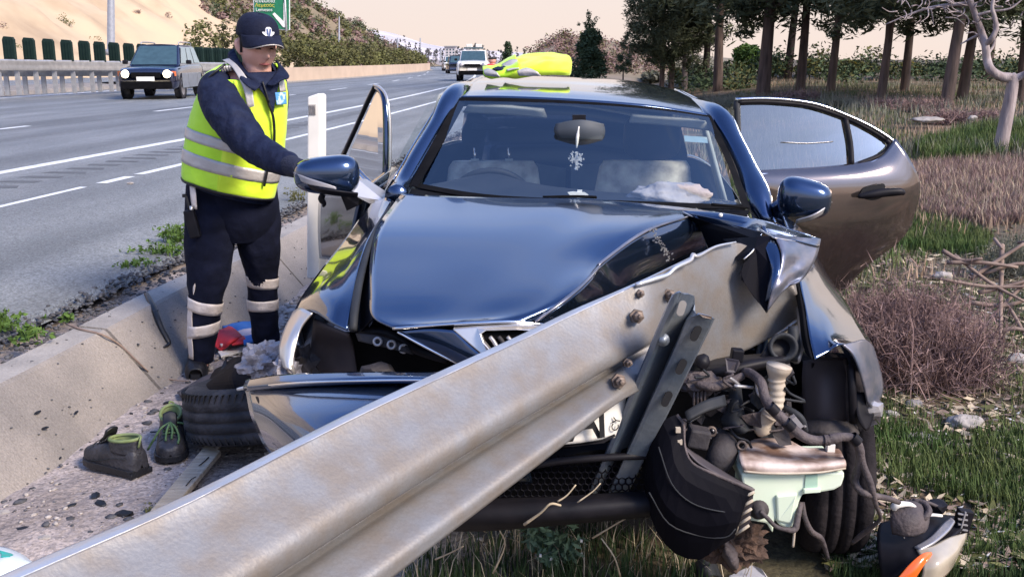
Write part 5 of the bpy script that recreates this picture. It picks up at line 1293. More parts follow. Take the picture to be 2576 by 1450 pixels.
for x_, y_ in ((1705,1080),(1709,1110),(1712,1138)): box('clip', P(x_, y_, 2.37), (.012, .012, .012), M['hose_cream'], bc)
tube('corner_rim', PP([(1702,1043,2.415),(1719,1070,2.395),(1721,1118,2.375),(1740,1163,2.355),(1800,1193,2.345),(1862,1219,2.345),(1896,1232,2.345)]), [.005,.004,.004,.004,.005,.006,.005], M['hose_dusty'], bc, n=6)
mk('corner_ledge', *sheet(G3([[(1722,1120,2.42),(1760,1150,2.42),(1820,1188,2.42),(1892,1228,2.40)],[(1724,1132,2.37),(1756,1166,2.36),(1816,1200,2.345),(1890,1236,2.345)]]), 5), M['liner'], bc, solid=.004)
slab('fin_plate', PP([(1864,1250,2.36),(1896,1234,2.345),(1884,1320,2.345),(1850,1344,2.36)]), (.004,.02,0), M['liner'], bc)
for k in range(5):
    t = k/4; tube('fin', [P(1866-15*t, 1252+90*t, 2.35), P(1896-13*t, 1236+84*t, 2.335)], .004, M['hose_cream'], bc, n=5, sn=0)
tube('fin_edge', PP([(1866,1250,2.35),(1851,1342,2.35)]), .004, M['hose_cream'], bc, n=5, sn=0)
crumple('mud_clod', P(1835, 1362, 2.55), (.09, .07, .06), mat('mud', (.11, .065, .045), .95, col2=(.055, .035, .028), scale=30, bump=.6, bscale=60), 31, car, lvl=4, amp=.5, freq=3)
mk('skid_plate', *sheet(G3([[(1815,1345,2.50),(1850,1390,2.48),(1852,1425,2.5)],[(1822,1380,2.46),(1840,1410,2.44),(1850,1428,2.46)],[(1818,1392,2.5),(1836,1418,2.5),(1848,1430,2.5)]]), 4), M['hose_dusty'], car, solid=.006)
# broken plastic and loose wires through the torn bay
rr = np.random.default_rng(77)
for i in range(34):
    x, y = rr.uniform(1690, 2020), rr.uniform(905, 1115); Y = rr.uniform(2.50, 2.74); c = P(x, y, Y); a0 = rr.uniform(0, 6.28); s_ = rr.uniform(.018, .05)
    pts_ = [c+Vector((s_*rr.uniform(.4, 1)*math.cos(a0+k*2*math.pi/5), rr.normal()*.012, s_*rr.uniform(.25, 1)*math.sin(a0+k*2*math.pi/5))) for k in range(5)]
    slab('broken_piece', pts_, (0, .004, 0), [M['dusty_black'], M['liner'], M['dash'], M['hose_dusty']][i % 4], car)
for i in range(16):
    x, y = rr.uniform(1700, 2000), rr.uniform(920, 1100); pts_ = [P(x+k*rr.uniform(-22, 30), y+k*rr.uniform(4, 22), 2.50+.02*rr.normal()) for k in range(4)]
    tube('wire', pts_, rr.uniform(.0022, .0045), [M['ink'], M['hose_dusty'], M['dash'], M['silver_plastic']][i % 4], car, n=5)
for i in range(12):
    x, y = rr.uniform(2150, 2210), rr.uniform(1000, 1070); c = P(x, y, 2.7); s_ = rr.uniform(.012, .03)
    slab('broken_piece', [c+Vector((s_*math.cos(k*2.1+i), .01*rr.normal(), s_*1.5*math.sin(k*2.1+i))) for k in range(3)], (0, .004, 0), M['dusty_black'] if i % 2 else M['scuffed_paint'], car)
# right front wheel, upright behind the bottle
wc2 = P(2068, 1215, 3.02); wc2.z = .315
w2 = lathe('front_wheel', wc2, (1, -.12, .05), [(-.09, .20), (-.10, .27), (-.092, .30), (-.075, .315), (-.046, .319), (-.045, .309), (-.036, .309), (-.035, .320), (-.006, .320), (-.005, .310), (.005, .310), (.006, .320), (.035, .320), (.036, .309), (.045, .309), (.046, .319), (.075, .315), (.092, .30), (.10, .27), (.09, .20)], M['rubber_shaded'], car, n=48)
lathe('rim', wc2, (1, -.12, .05), [(-.08, .20), (-.02, .15), (-.03, 0)], M['rim'], w2, n=24)

# ------------------------------------------------------------------ headlamp torn off, lying in the grass
hl = thing('headlamp_unit', G(2330, 1440, .0), 'broken headlamp with orange indicator torn out and lying in the grass', 'headlamp')
HY = 2.72
mk('housing', *sheet(G3([
 [(2212,1318,2.86),(2260,1306,2.88),(2330,1296,2.92),(2412,1300,2.94)],
 [(2205,1345,2.80),(2262,1340,2.80),(2330,1325,2.82),(2420,1325,2.88)],
 [(2208,1390,2.72),(2258,1390,2.70),(2310,1382,2.70),(2412,1340,2.80)],
 [(2222,1470,2.66),(2250,1455,2.62),(2290,1420,2.62),(2330,1398,2.66)]]), 5), M['black_plastic'], hl, solid=.006)
mk('lens', *sheet(G3([
 [(2305,1384,2.68),(2345,1372,2.70),(2390,1350,2.76),(2430,1340,2.83)],
 [(2316,1404,2.64),(2358,1395,2.65),(2398,1374,2.72),(2428,1350,2.81)],
 [(2320,1432,2.62),(2362,1420,2.62),(2400,1396,2.69),(2420,1368,2.78)],
 [(2310,1475,2.62),(2352,1462,2.62),(2388,1432,2.68),(2408,1392,2.76)]]), 6), M['lens_clear'], hl, solid=.004)
mk('indicator_lens', *sheet(G3([
 [(2250,1460,2.60),(2285,1420,2.61),(2318,1393,2.63),(2340,1388,2.655)],
 [(2268,1468,2.595),(2298,1430,2.60),(2324,1402,2.62),(2341,1392,2.65)],
 [(2286,1475,2.595),(2308,1440,2.60),(2326,1412,2.62),(2342,1396,2.65)]]), 5), M['lens_orange'], hl, solid=.004)
mk('reflector_tray', *sheet(G3([[(2300,1378,2.70),(2342,1352,2.74),(2372,1318,2.82),(2392,1304,2.86)],[(2312,1386,2.675),(2350,1366,2.70),(2386,1336,2.76),(2402,1312,2.82)]]), 5), M['silver_plastic'], hl, solid=.006)
box('vent_grid', P(2420, 1312, 2.86), (.045, .03, .085), M['black_plastic'], hl, M=Matrix.Rotation(.15, 3, 'Y'), bevel=.003)
for k in range(4): box('grid_bar', P(2421, 1292+13*k, 2.84), (.03, .006, .004), M['silver_plastic'], hl, M=Matrix.Rotation(.15, 3, 'Y'))
box('grid_bar', P(2421, 1312, 2.838), (.004, .006, .07), M['silver_plastic'], hl, M=Matrix.Rotation(.15, 3, 'Y'))
mk('motor_cover', *sheet(G3([[(2252,1284,2.80),(2290,1278,2.80),(2318,1290,2.82)],[(2248,1308,2.76),(2285,1306,2.74),(2312,1312,2.78)],[(2256,1326,2.76),(2280,1334,2.74),(2304,1322,2.78)]]), 4), M['hose_dusty'], hl, solid=.03)
tube('white_tab', PP([(2246,1276,2.76),(2258,1268,2.75),(2290,1268,2.76),(2312,1286,2.78)]), [.012,.011,.007,.005], M['white_plastic'], hl, n=8)
tube('loop_cable', PP([(2300,1312,2.76),(2326,1300,2.75),(2336,1282,2.77),(2322,1264,2.80),(2296,1258,2.82)]), [.008,.010,.010,.009,.008], M['hose_dusty'], hl, n=8)
tube('cable', PP([(2290,1258,2.82),(2330,1262,2.86),(2360,1275,2.88),(2368,1290,2.88)]), .006, M['hose_dusty'], hl, n=6)
crumple('connector', P(2355, 1272, 2.9), (.035, .03, .02), M['black_plastic'], 41, hl, lvl=2)
tube('white_rod', PP([(2330,1294,2.80),(2350,1294,2.80),(2368,1296,2.81)]), .005, M['white_plastic'], hl, n=6)
for k in range(3): tube('wire', PP([(2262+5*k,1324,2.74),(2268+3*k,1340,2.72),(2274,1352,2.72)]), .003, M['white_plastic' if k == 1 else 'hose_dusty'], hl, n=5)
sh = thing('plastic_shard', G(1880, 1436, .02), 'grey lilac plastic shard lying at the lower edge below the bumper corner', 'shard')
slab('panel', [G(1832,1452,.03), G(1890,1424,.05), G(1915,1434,.05), G(1935,1462,.02), G(1880,1475,.01)], (0,0,.008), M['silver_plastic'], sh, bevel=.003)
s2 = thing('metal_bracket', G(1768, 1424, .03), 'twisted dark metal bracket in the grass below the bumper corner', 'bracket')
mk('bent_plate', *sheet([[G(1735,1430,.02), G(1768,1405,.08), G(1798,1412,.07)], [G(1742,1450,.01), G(1772,1428,.07), G(1802,1430,.05)], [G(1755,1465,.0), G(1785,1448,.05), G(1812,1452,.02)]], 4), M['dash'], s2, solid=.008)
lathe('hole', G(1772, 1424, .082), (0, -.4, 1), [(0, .006), (.004, .006), (.004, 0)], M['ink'], s2, n=10)

# ------------------------------------------------------------------ hi-vis jacket left on the roof
jk = thing('hi_vis_jacket', P(1325, 186, 5.3), 'crumpled yellow hi-vis jacket lying on the car roof', 'jacket')
def cloth(name, rows, m, parent, solid=.012, amp=.012, seed=0, n=7, fr=9):
    V, Fc = sheet(rows, n)
    V = [Vector(v)+Vector((0, -1, .6))*(amp*(mnoise.noise(Vector(v)*fr+Vector((seed, 0, 0)))+.5*mnoise.noise(Vector(v)*fr*2.3+Vector((0, seed, 0))))) for v in V]
    return mk(name, V, Fc, m, parent, solid=solid)
cloth('body', G3([
 [(1270,172,5.6),(1310,150,5.7),(1350,142,5.75),(1390,140,5.75),(1425,143,5.7),(1432,156,5.65)],
 [(1262,172,5.35),(1305,152,5.3),(1350,146,5.3),(1392,145,5.3),(1424,150,5.28),(1434,162,5.28)],
 [(1258,178,5.18),(1300,164,5.12),(1345,160,5.1),(1390,160,5.1),(1426,162,5.1),(1432,172,5.15)],
 [(1262,187,5.12),(1300,180,5.05),(1345,178,5.04),(1388,178,5.04),(1424,178,5.05),(1430,185,5.10)],
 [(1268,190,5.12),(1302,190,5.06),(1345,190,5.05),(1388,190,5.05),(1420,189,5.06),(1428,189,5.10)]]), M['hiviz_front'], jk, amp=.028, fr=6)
cloth('sleeve', G3([
 [(1222,182,5.4),(1248,172,5.4),(1275,158,5.4),(1296,148,5.45)],
 [(1214,176,5.22),(1246,170,5.2),(1276,160,5.2),(1302,154,5.2)],
 [(1216,184,5.12),(1248,184,5.08),(1280,178,5.08),(1310,172,5.08)],
 [(1224,190,5.12),(1250,192,5.08),(1282,190,5.08),(1312,188,5.08)]]), M['hiviz'], jk, amp=.026, seed=4, fr=7)
def jband(pts, seed): cloth('reflective_band', G3(pts), M['reflective'], jk, solid=.006, amp=.006, seed=seed, n=5)
jband([[(1262,164,5.17),(1284,152,5.17),(1300,152,5.17)],[(1268,172,5.13),(1288,166,5.12),(1305,164,5.12)],[(1276,180,5.05),(1292,176,5.05),(1306,174,5.05)]], 2)
jband([[(1300,180,5.02),(1325,172,5.02),(1350,180,5.01)],[(1302,185,5.02),(1326,180,5.01),(1356,186,5.01)],[(1306,190,5.03),(1328,190,5.02),(1360,190,5.02)]], 6)
jband([[(1216,178,5.12),(1230,174,5.10),(1250,184,5.06)],[(1218,184,5.09),(1232,184,5.07),(1254,188,5.05)],[(1224,189,5.09),(1236,191,5.07),(1258,191,5.06)]], 9)
crumple('collar', P(1262, 178, 5.12), (.045, .04, .022), M['navy'], 17, jk, lvl=3, amp=.4)
# ------------------------------------------------------------------ the officer
OY = 4.82
off = thing('person', G(590, 905, 0), 'standing man in navy uniform, cap and yellow hi-vis vest reaching towards the wing mirror', 'person')
def limb_pts(pts, n=6):
    """(px,py,Y,halfwidth px) -> dense list of (Vector, radius)"""
    q = [np.array(tuple(P(x, y, Y))+(hw*PX(Y, P(x, y, Y).z),)) for x, y, Y, hw in pts]
    return [(Vector(a[:3]), float(a[3])) for a in spline(q, n)]
def wrinkled(V, amp, fr, seed, sq=(1, 1, 1)):
    out = []
    for v in V:
        v = Vector(v); w = Vector((v.x*sq[0], v.y*sq[1], v.z*sq[2]))*fr+Vector((seed, seed*.7, 0))
        d = mnoise.noise(w)+.5*mnoise.noise(w*2.1); out.append(v+Vector((d*.8, -d, d*.3))*amp)
    return out
def limb(name, pts, m, parent, n=36, amp=.006, fr=9, seed=0, flat=1., sq=(1, 1, 1)):
    lp_ = limb_pts(pts, 12); V, Fc = tubevf([p for p, r in lp_], [r for p, r in lp_], n, 0, flat)
    return mk(name, wrinkled(V, amp, fr, seed, sq), Fc, m, parent)
LEGL = [(536,470,4.86,70),(533,530,4.86,71),(527,610,4.84,66),(524,680,4.82,58),(518,740,4.81,46),(513,800,4.82,41),(509,850,4.83,38),(506,905,4.84,31)]
LEGR = [(636,470,4.94,60),(644,530,4.95,64),(652,610,4.97,58),(658,680,5.02,45),(661,730,5.05,40),(664,790,5.08,38),(668,835,5.10,36),(670,880,5.12,30)]
LEGL = [(x, y, Y, w*.93) for x, y, Y, w in LEGL]; LEGR = [(x, y, Y, w*.93) for x, y, Y, w in LEGR]
trs = limb('trousers', LEGL, M['navy_trouser'], off, amp=.014, fr=12, seed=3, sq=(1, 1, .8))
mk('trouser_leg', *(lambda q: (wrinkled(q[0], .014, 12, 9, (1, 1, .8)), q[1]))(tubevf([p for p, r in limb_pts(LEGR, 12)], [r for p, r in limb_pts(LEGR, 12)], 36, 0)), M['navy_trouser'], trs)
u = PX(OY, .95)
hip = [(P(588, 452, 4.90), 108*u, .150), (P(588, 490, 4.90), 113*u, .155), (P(590, 530, 4.90), 114*u, .150), (P(592, 575, 4.90), 98*u, .120), (P(594, 605, 4.90), 60*u, .085)]
V = [c+Vector((a*math.cos(2*math.pi*k/28), b*math.sin(2*math.pi*k/28), 0)) for c, a, b in hip for k in range(28)]
Fc = [(i*28+k, i*28+(k+1) % 28, (i+1)*28+(k+1) % 28, (i+1)*28+k) for i in range(4) for k in range(28)]
mk('trouser_seat', wrinkled(V, .008, 8, 5), Fc, M['navy_trouser'], trs)
crumple('cargo_pocket', P(492, 640, 4.84), (.045, .07, .10), M['navy_trouser'], 52, trs, lvl=3, amp=.18, smooth=True)
def legband(L_, y0, y1, tilt, m, name='reflective_band'):
    lp_ = limb_pts(L_, 60); V = []; k = 36; sel = [(p, r) for p, r in lp_]
    def at(y, a):
        best = min(sel, key=lambda t: abs(t[0].z-P(L_[0][0], y, L_[0][2]).z)); return best
    rows = []
    for f in (0, .25, .5, .75, 1):
        y = y0+(y1-y0)*f; p, r = at(y, 0); rows.append([p+Vector(((r+.0035)*math.cos(2*math.pi*j/k), (r+.0035)*math.sin(2*math.pi*j/k), -tilt*r*math.cos(2*math.pi*j/k))) for j in range(k)])
    V = [v for r in rows for v in r]; Fc = [(i*k+j, i*k+(j+1) % k, (i+1)*k+(j+1) % k, (i+1)*k+j) for i in range(4) for j in range(k)]
    return mk(name, wrinkled(V, .014, 12, 3 if L_ is LEGL else 9, (1, 1, .8)), Fc, m, trs, solid=.001)
legband(LEGL, 744, 774, .28, M['reflective_white']); legband(LEGL, 806, 836, -.12, M['reflective_white'])
legband(LEGR, 702, 730, .12, M['reflective_white']); legband(LEGR, 764, 792, .02, M['reflective_white'])
st = sheet(G3([[(478,705,4.76),(492,702,4.735)],[(476,750,4.77),(487,752,4.74)],[(472,800,4.78),(484,806,4.75)],[(472,850,4.79),(484,852,4.76)],[(476,900,4.80),(486,904,4.775)]]), 6)
mk('reflective_strip', wrinkled(st[0], .008, 16, 2), st[1], M['reflective_white'], trs, solid=.003)
# jacket: torso core, two sleeves, collar
RINGS = [(a_, b_, c_*.955, d_, e_) for a_, b_, c_, d_, e_ in [(484, 574, 110, .150, 27), (470, 574, 116, .158, 27), (440, 577, 119, .164, 29), (410, 583, 121, .168, 31), (375, 589, 122, .168, 32), (340, 595, 121, .166, 30), (300, 601, 119, .162, 22), (260, 608, 116, .156, 13), (225, 612, 112, .150, 7), (200, 612, 108, .142, 3), (182, 616, 97, .126, 0), (166, 624, 76, .105, 0), (152, 634, 54, .085, 0), (146, 640, 44, .07, 0)]]
def ring_at(y):
    ys_ = [r[0] for r in RINGS][::-1]
    return [float(np.interp(y, ys_, [r[i] for r in RINGS][::-1])) for i in (1, 2, 3, 4)]
def tor(uang, y, off_=0.):
    cx, hw, b, tl = ring_at(y); c = P(cx, y, OY); u = PX(OY, c.z)
    return c+Vector(((hw*u+off_)*math.cos(uang), (b+off_)*math.sin(uang), -tl*u*math.cos(uang)))
def torso_sheet(u0, u1, nu, ys_, off_): return [[tor(u0+(u1-u0)*k/nu, y, off_) for k in range(nu+1)] for y in ys_]
def shell(name, u0, u1, ys_, off_, m, parent, nu=30, amp=.006, solid=.004, seed=1, n=1):
    g = torso_sheet(u0, u1, nu, ys_, off_); nv = len(g); V = [p for r in g for p in r]; k = nu+1
    Fc = [(i*k+j, i*k+j+1, (i+1)*k+j+1, (i+1)*k+j) for i in range(nv-1) for j in range(nu)]
    return mk(name, wrinkled(V, amp, 10, seed, (1, 1, 1.6)), Fc, m, parent, solid=solid)
D2 = math.pi/180
jkt = shell('jacket', -math.pi, math.pi, [486]+list(range(476, 200, -10))+[202], -.014, M['navy'], off, 40)
shell('jacket_back', -15*D2, 245*D2, [206, 200, 194, 184, 174, 164, 156], -.012, M['navy'], jkt, 20)
vest = shell('vest', -math.pi, math.pi, list(np.linspace(474, 208, 36))+[200], .004, M['hiviz'], off, 48, amp=.007)
shell('vest_shoulder', -6*D2, 236*D2, [206, 198, 190, 182, 174, 166, 160], .004, M['hiviz'], vest, 48, amp=.007)
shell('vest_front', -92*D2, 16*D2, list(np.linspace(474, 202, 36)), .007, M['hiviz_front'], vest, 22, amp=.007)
shell('reflective_band', -math.pi, math.pi, list(np.linspace(430, 399, 5)), .0085, M['reflective'], vest, 48, amp=.007)
shell('reflective_band', -math.pi, -60*D2, list(np.linspace(372, 345, 5)), .0085, M['reflective'], vest, 24, amp=.007)
shell('piping', -math.pi, math.pi, [477, 474, 471], .0095, M['ink'], vest, 48, amp=.007)
def tf_(px, py, lift=.012):
    cx, hw, b, tl = ring_at(py); f = max(-.97, min(.97, (px-cx)/hw)); return P(px, py, OY-b*math.sqrt(1-f*f)-lift)
def tube_on(name, pts, r, m, parent, lift=.012, n=6): return tube(name, [tf_(x, y, lift) for x, y in pts], r, m, parent, n=n, sn=4)
tube_on('zip', [(668,235),(676,262),(686,290),(690,330),(688,372),(680,400),(672,430),(664,468)], .0065, M['ink'], vest, lift=.018)
tube_on('piping', [(502,398),(504,420),(500,448),(492,468)], .006, M['ink'], vest, lift=.016)
def strip_on(name, L_, R_, m, parent, lift=.014): return mk(name, *sheet([[tf_(*a, lift), tf_(*b, lift)] for a, b in zip(L_, R_)], 5), m, parent, solid=.003)
strip_on('shoulder_band', [(560,152),(582,168),(600,196),(614,230),(622,272)], [(576,148),(598,166),(618,192),(634,226),(640,268)], M['reflective'], vest, .020)
strip_on('shoulder_band', [(694,186),(700,206),(704,232)], [(706,184),(714,204),(718,230)], M['reflective'], vest, .020)
strip_on('chest_patch', [(691,233),(693,248),(695,264)], [(718,232),(719,247),(720,262)], M['patch_blue'], vest, .022)
# open V of the vest showing the jacket, and the collar flaps
strip_on('vest_opening', [(614,184),(640,210),(660,234),(676,262),(684,282)], [(712,180),(704,204),(696,232),(690,262),(688,282)], M['navy'], jkt, .019)
cl = mk('collar', *sheet(G3([
 [(590,124,4.86),(600,152,4.78),(618,180,4.72),(640,203,4.68),(656,216,4.66)],
 [(578,134,4.84),(590,164,4.74),(610,194,4.67),(630,214,4.64),(648,224,4.64)],
 [(576,146,4.83),(588,174,4.73),(606,202,4.66),(622,218,4.63),(640,228,4.64)]]), 5), M['navy'], jkt, solid=.008)
mk('collar', *sheet(G3([
 [(694,150,4.86),(700,166,4.80),(690,188,4.72),(670,212,4.67)],
 [(706,162,4.83),(722,184,4.74),(704,196,4.69),(680,214,4.66)],
 [(708,172,4.82),(728,192,4.72),(708,200,4.68),(688,216,4.66)]]), 5), M['navy'], jkt, solid=.008)
tube('jacket_zip', [tf_(660,205,.024), tf_(668,230,.024), tf_(676,258,.024)], .005, M['ink'], jkt, n=6)
ARM = [(566,206,4.80,30),(546,224,4.73,46),(561,268,4.63,52),(600,324,4.54,50),(638,368,4.47,42),(684,396,4.37,37),(716,410,4.29,33),(732,418,4.25,27),(750,424,4.20,23)]
slv = limb('sleeve', ARM, M['navy'], jkt, n=40, amp=.012, fr=17, seed=8, sq=(1.3, 1, .8))
limb('sleeve', [(690,206,4.98,32),(690,252,5.06,36),(676,320,5.14,38),(664,390,5.16,33),(656,450,5.12,25)], M['navy'], jkt, n=18, amp=.01, fr=11, seed=4)
tube('armhole_piping', [P(x, y, Y) for x, y, Y in ((566,162,4.70),(538,184,4.66),(510,214,4.68),(505,250,4.66),(520,290,4.63),(556,340,4.60),(590,372,4.60))], .006, M['ink'], vest, n=6)
for k in range(4): lathe('rank_star', P(556+7*k, 170-1.2*k+.6*k*k*.3, 4.72), (-.2, -.6, .8), [(-.02, .008), (.004, .008), (.004, 0)], M['reflective'], slv, n=6)
limb('cuff', [(728,416,4.26,27),(742,421,4.22,26),(756,426,4.18,23)], mat('cuff_knit', (.010, .014, .036), .9, bump=.5, bscale=120), slv, n=20, amp=.003)
# body: head, neck, trunk, limbs and hands grown into one skin
fw = Vector((math.sin(R(36))*math.cos(R(13)), -math.cos(R(36))*math.cos(R(13)), -math.sin(R(13)))).normalized()
rtv = Vector((0, 0, 1)).cross(-fw).normalized()          # towards his left (image right)
rtv = fw.cross(Vector((0, 0, 1))).normalized()*-1
upv_ = rtv.cross(fw).normalized()
if upv_.z < 0: upv_ = -upv_
HC = P(648, 121, 4.80)
def hp(x, y, z): return HC+rtv*x+fw*y+upv_*z      # head frame: side, forward, up (metres)
bm = bmesh.new(); bmesh.ops.create_icosphere(bm, subdivisions=5, radius=1)
def gs(d, c, s): return math.exp(-((Vector(d)-Vector(c)).length/s)**2)
Vh = []
for v in bm.verts:
    d = v.co.normalized(); x, y, z = d
    rx, ry, rz = .078, .100, .122
    if z < 0: rx *= 1-.16*(-z)**1.5; ry *= 1-.02*(-z)
    p = Vector((x*rx, y*ry, z*rz))
    p += Vector((0, 1, 0))*(.038*gs((x, y, z), (0, .99, -.12), .15)+.016*gs((x, y, z), (0, .98, .06), .14))      # nose, bridge
    p += Vector((0, 1, 0))*(-.013*(gs((abs(x), y, z), (.36, .92, .10), .17))+.008*gs((abs(x), y, z), (.34, .90, .30), .2))  # eye sockets, brow
    p += Vector((0, 1, 0))*(.010*gs((x, y, z), (0, .92, -.42), .13)+.004*gs((x, y, z), (0, .94, -.36), .09)-.006*gs((x, y, z), (0, .88, -.56), .12)+.014*gs((x, y, z), (0, .72, -.78), .25))
    p += Vector((np.sign(x)*.006, .004, 0))*gs((abs(x), y, z), (.62, .70, -.12), .25)
    Vh.append(hp(*p))
BV, BF = Vh, [tuple(v.index for v in f.verts) for f in bm.faces]; bm.free()
def addb(vf):
    global BV, BF
    BV, BF = join((BV, BF), vf)
for sx in (-1, 1):    # ears
    addb(tubevf([hp(sx*.074, -.012, -.03), hp(sx*.088, -.020, -.005), hp(sx*.090, -.026, .022), hp(sx*.076, -.020, .040)], [.010, .013, .014, .008], 10, 4))
addb(tubevf([hp(0, -.02, -.06), P(650, 172, 4.80), P(640, 205, 4.84)], [.066, .062, .075], 18, 4))
trunk = [P(636, 190, 4.84), P(618, 230, 4.84), P(600, 330, 4.84), P(584, 440, 4.86), P(590, 520, 4.9)]
addb(tubevf(trunk, [.085, .130, .140, .130, .120], 20, 4))
def thin(L_, k): return tubevf([p for p, r in limb_pts(L_, 3)], [max(.03, r*k) for p, r in limb_pts(L_, 3)], 14, 0)
addb(thin(ARM[:-1], .62)); addb(thin(LEGL, .68)); addb(thin(LEGR, .68))
addb(thin([(690,206,4.98,32),(690,252,5.06,36),(676,320,5.14,38),(664,390,5.16,33),(656,450,5.12,25)], .6))
def hand(wrist, direc, palmn, s=1., curl=.9):
    """palm and five fingers; direc towards the fingertips, palmn out of the palm side"""
    f = Vector(direc).normalized(); n = (Vector(palmn)-f*Vector(palmn).dot(f)).normalized(); sd = f.cross(n)
    w = Vector(wrist)
    addb(tubevf([w-f*.03, w+f*.02, w+f*.05, w+f*.085], [.027*s, .034*s, .040*s, .036*s], 12, 3, .5))
    for i, (o_, L_) in enumerate(((-.030, .070), (-.010, .080), (.010, .076), (.029, .060))):
        b = w+f*.08+sd*o_; p = [b-f*.02]; d = f
        for k, sl in enumerate((.42, .33, .25)):
            a = curl*(.5+.35*k); d = (f*math.cos(a)+n*math.sin(a)).normalized(); p.append(p[-1]+d*(L_*sl+(.02 if k == 0 else 0)))
        addb(tubevf(p, [.010, .0095, .0088, .0075], 8, 3))
    b = w+f*.025-sd*.032
    addb(tubevf([b, b-sd*.022+f*.022+n*.01, b-sd*.024+f*.048+n*.022, b-sd*.012+f*.066+n*.032], [.013, .012, .0105, .008], 8, 3))
hand(P(752, 425, 4.20), (.9, -.25, -.12), (.1, -.5, -.85))
hand(P(656, 455, 5.12), (-.02, -.15, -1), (-.9, -.3, 0), curl=.5)
for L_ in (LEGL, LEGR):
    x, y, Y, hw = L_[-1]; a = P(x, y, Y); addb(tubevf([a+Vector((0, .0, .02)), a+Vector((.01, -.01, -.02)), a+Vector((.02, -.06, -.03))], [.035, .033, .025], 12, 4, .6))
body = mk('body', BV, BF, M['skin'], off)
rmod = body.modifiers.new('skin_merge', 'REMESH'); rmod.mode = 'VOXEL'; rmod.voxel_size = .0055; rmod.use_smooth_shade = True
sm_ = body.modifiers.new('soft', 'SMOOTH'); sm_.factor = .5; sm_.iterations = 2
for sx in (-1, 1):
    tube('eyebrow', [hp(sx*.014, .100, .034), hp(sx*.034, .095, .040), hp(sx*.054, .079, .034)], [.003, .0045, .003], M['hair'], off, n=6)
    tube('eyelid', [hp(sx*.016, .088, .013), hp(sx*.030, .089, .016), hp(sx*.046, .078, .012)], [.0025, .0035, .0025], M['hair'], off, n=6)
tube('mouth', [hp(-.026, .090, -.056), hp(0, .1045, -.053), hp(.026, .090, -.056)], [.003, .0058, .003], M['lip'], off, n=8)
mk('hair', [hp(.0795*math.cos(a)*1.01, -.012-.095*abs(math.sin(a)) if False else .094*math.sin(a)-.004, z) for z in (.05, .02, -.02) for a in np.linspace(R(172), R(368), 18)], [(i*18+k, i*18+k+1, (i+1)*18+k+1, (i+1)*18+k) for i in range(2) for k in range(17)], M['hair'], off, solid=.004, offset=1)
# cap
rows = []
for k in range(9):
    t = k/8*math.pi/2; z = .056+.098*math.sin(t)**.92; r = math.cos(t)**.62 if k < 8 else .02
    rows.append([hp(.093*r*math.cos(a), .112*r*math.sin(a)-.004*math.sin(t)-.006+.02*(math.sin(t))*max(0, math.sin(a)), z+.012*math.sin(a)*(1-k/8)*0) for a in np.linspace(0, 2*math.pi, 29)])
V = [p for r in rows for p in r]; Fc = [(i*29+j, i*29+j+1, (i+1)*29+j+1, (i+1)*29+j) for i in range(8) for j in range(28)]
cap = mk('cap', V, Fc, M['navy_cap'], off, solid=.004)
rows = []
for f_ in (0, .35, .7, 1):
    rows.append([hp(.090*math.sin(a)*(1+.06*f_)*(1-.10*f_*abs(math.sin(a))**3), .100*math.cos(a)**.75+f_*.078*math.cos(a)**.7+.002, .080-.026*f_-.030*f_*math.sin(a)**2-.012*math.sin(a)**2) for a in np.linspace(-1.45, 1.45, 19)])
brim = mk('brim', *sheet(rows, 2), M['navy_cap'], cap, solid=.005)
tube('brim_piping', rows[-1], .0032, M['reflective'], brim, n=6, sn=1)
lathe('cap_button', hp(0, .012, .154), upv_, [(-.004, .008), (.004, .007), (.006, 0)], M['navy_cap'], cap, n=10)
# cap badge: shield under a crown of leaves
bc_ = hp(.006, .106, .098)
def bp_(x, z, l=0.): return hp(.004+x, .112-.30*max(0, z)-6*x*x+l-.20*abs(z) if False else .1145-.22*z-5.5*x*x+l, .092+z)
slab('badge', [bp_(x, z) for x, z in ((0,-.034),(.010,-.022),(.014,-.012),(.026,-.004),(.030,.004),(.022,.006),(.016,.004),(.014,.020),(.008,.026),(-.008,.026),(-.014,.020),(-.016,.004),(-.022,.006),(-.030,.004),(-.026,-.004),(-.014,-.012),(-.010,-.022))], -fw*.006, M['badge'], cap)
for sx in (-1, 1): slab('badge_mark', [bp_(x*sx, z, .0022) for x, z in ((.002,-.022),(.009,.004),(.011,.018),(.005,.020),(.002,.0))], -fw*.004, M['badge_blue'], cap)
# boots
def boot(name, heel, toe, h):
    a, b = Vector(heel), Vector(toe); d = (b-a).normalized(); s = Vector((d.y, -d.x, 0)); rows = []
    L_ = (b-a).length
    for f, w, hh in ((-.02, .030, .10), (.05, .042, .13), (.25, .046, .12), (.45, .044, .095), (.65, .050, .072), (.85, .047, .060), (.97, .030, .042)):
        c = a+d*L_*f; rows.append([c+s*w, c+s*w*1.02+Vector((0, 0, hh*.5)), c+s*w*.55+Vector((0, 0, hh)), c-s*w*.55+Vector((0, 0, hh)), c-s*w*1.02+Vector((0, 0, hh*.5)), c-s*w])
    o = mk(name, *sheet(rows, 4), M['boot'], off, solid=.004)
    sl = [a+s*.044-d*.01, a+d*L_*.5+s*.046, a+d*L_*.8+s*.05, b+s*.02, b-s*.02, a+d*L_*.8-s*.05, a+d*L_*.5-s*.046, a-s*.044-d*.01]
    slab('sole', [Vector((v.x, v.y, a.z)) for v in sl], (0, 0, .022), M['ink'], o)
g1 = G(503, 912, .005); boot('boot', g1, g1+Vector((.06, -.27, 0)), .12)
g2 = G(668, 868, .005); boot('boot', g2, g2+Vector((.12, -.24, 0)), .12)
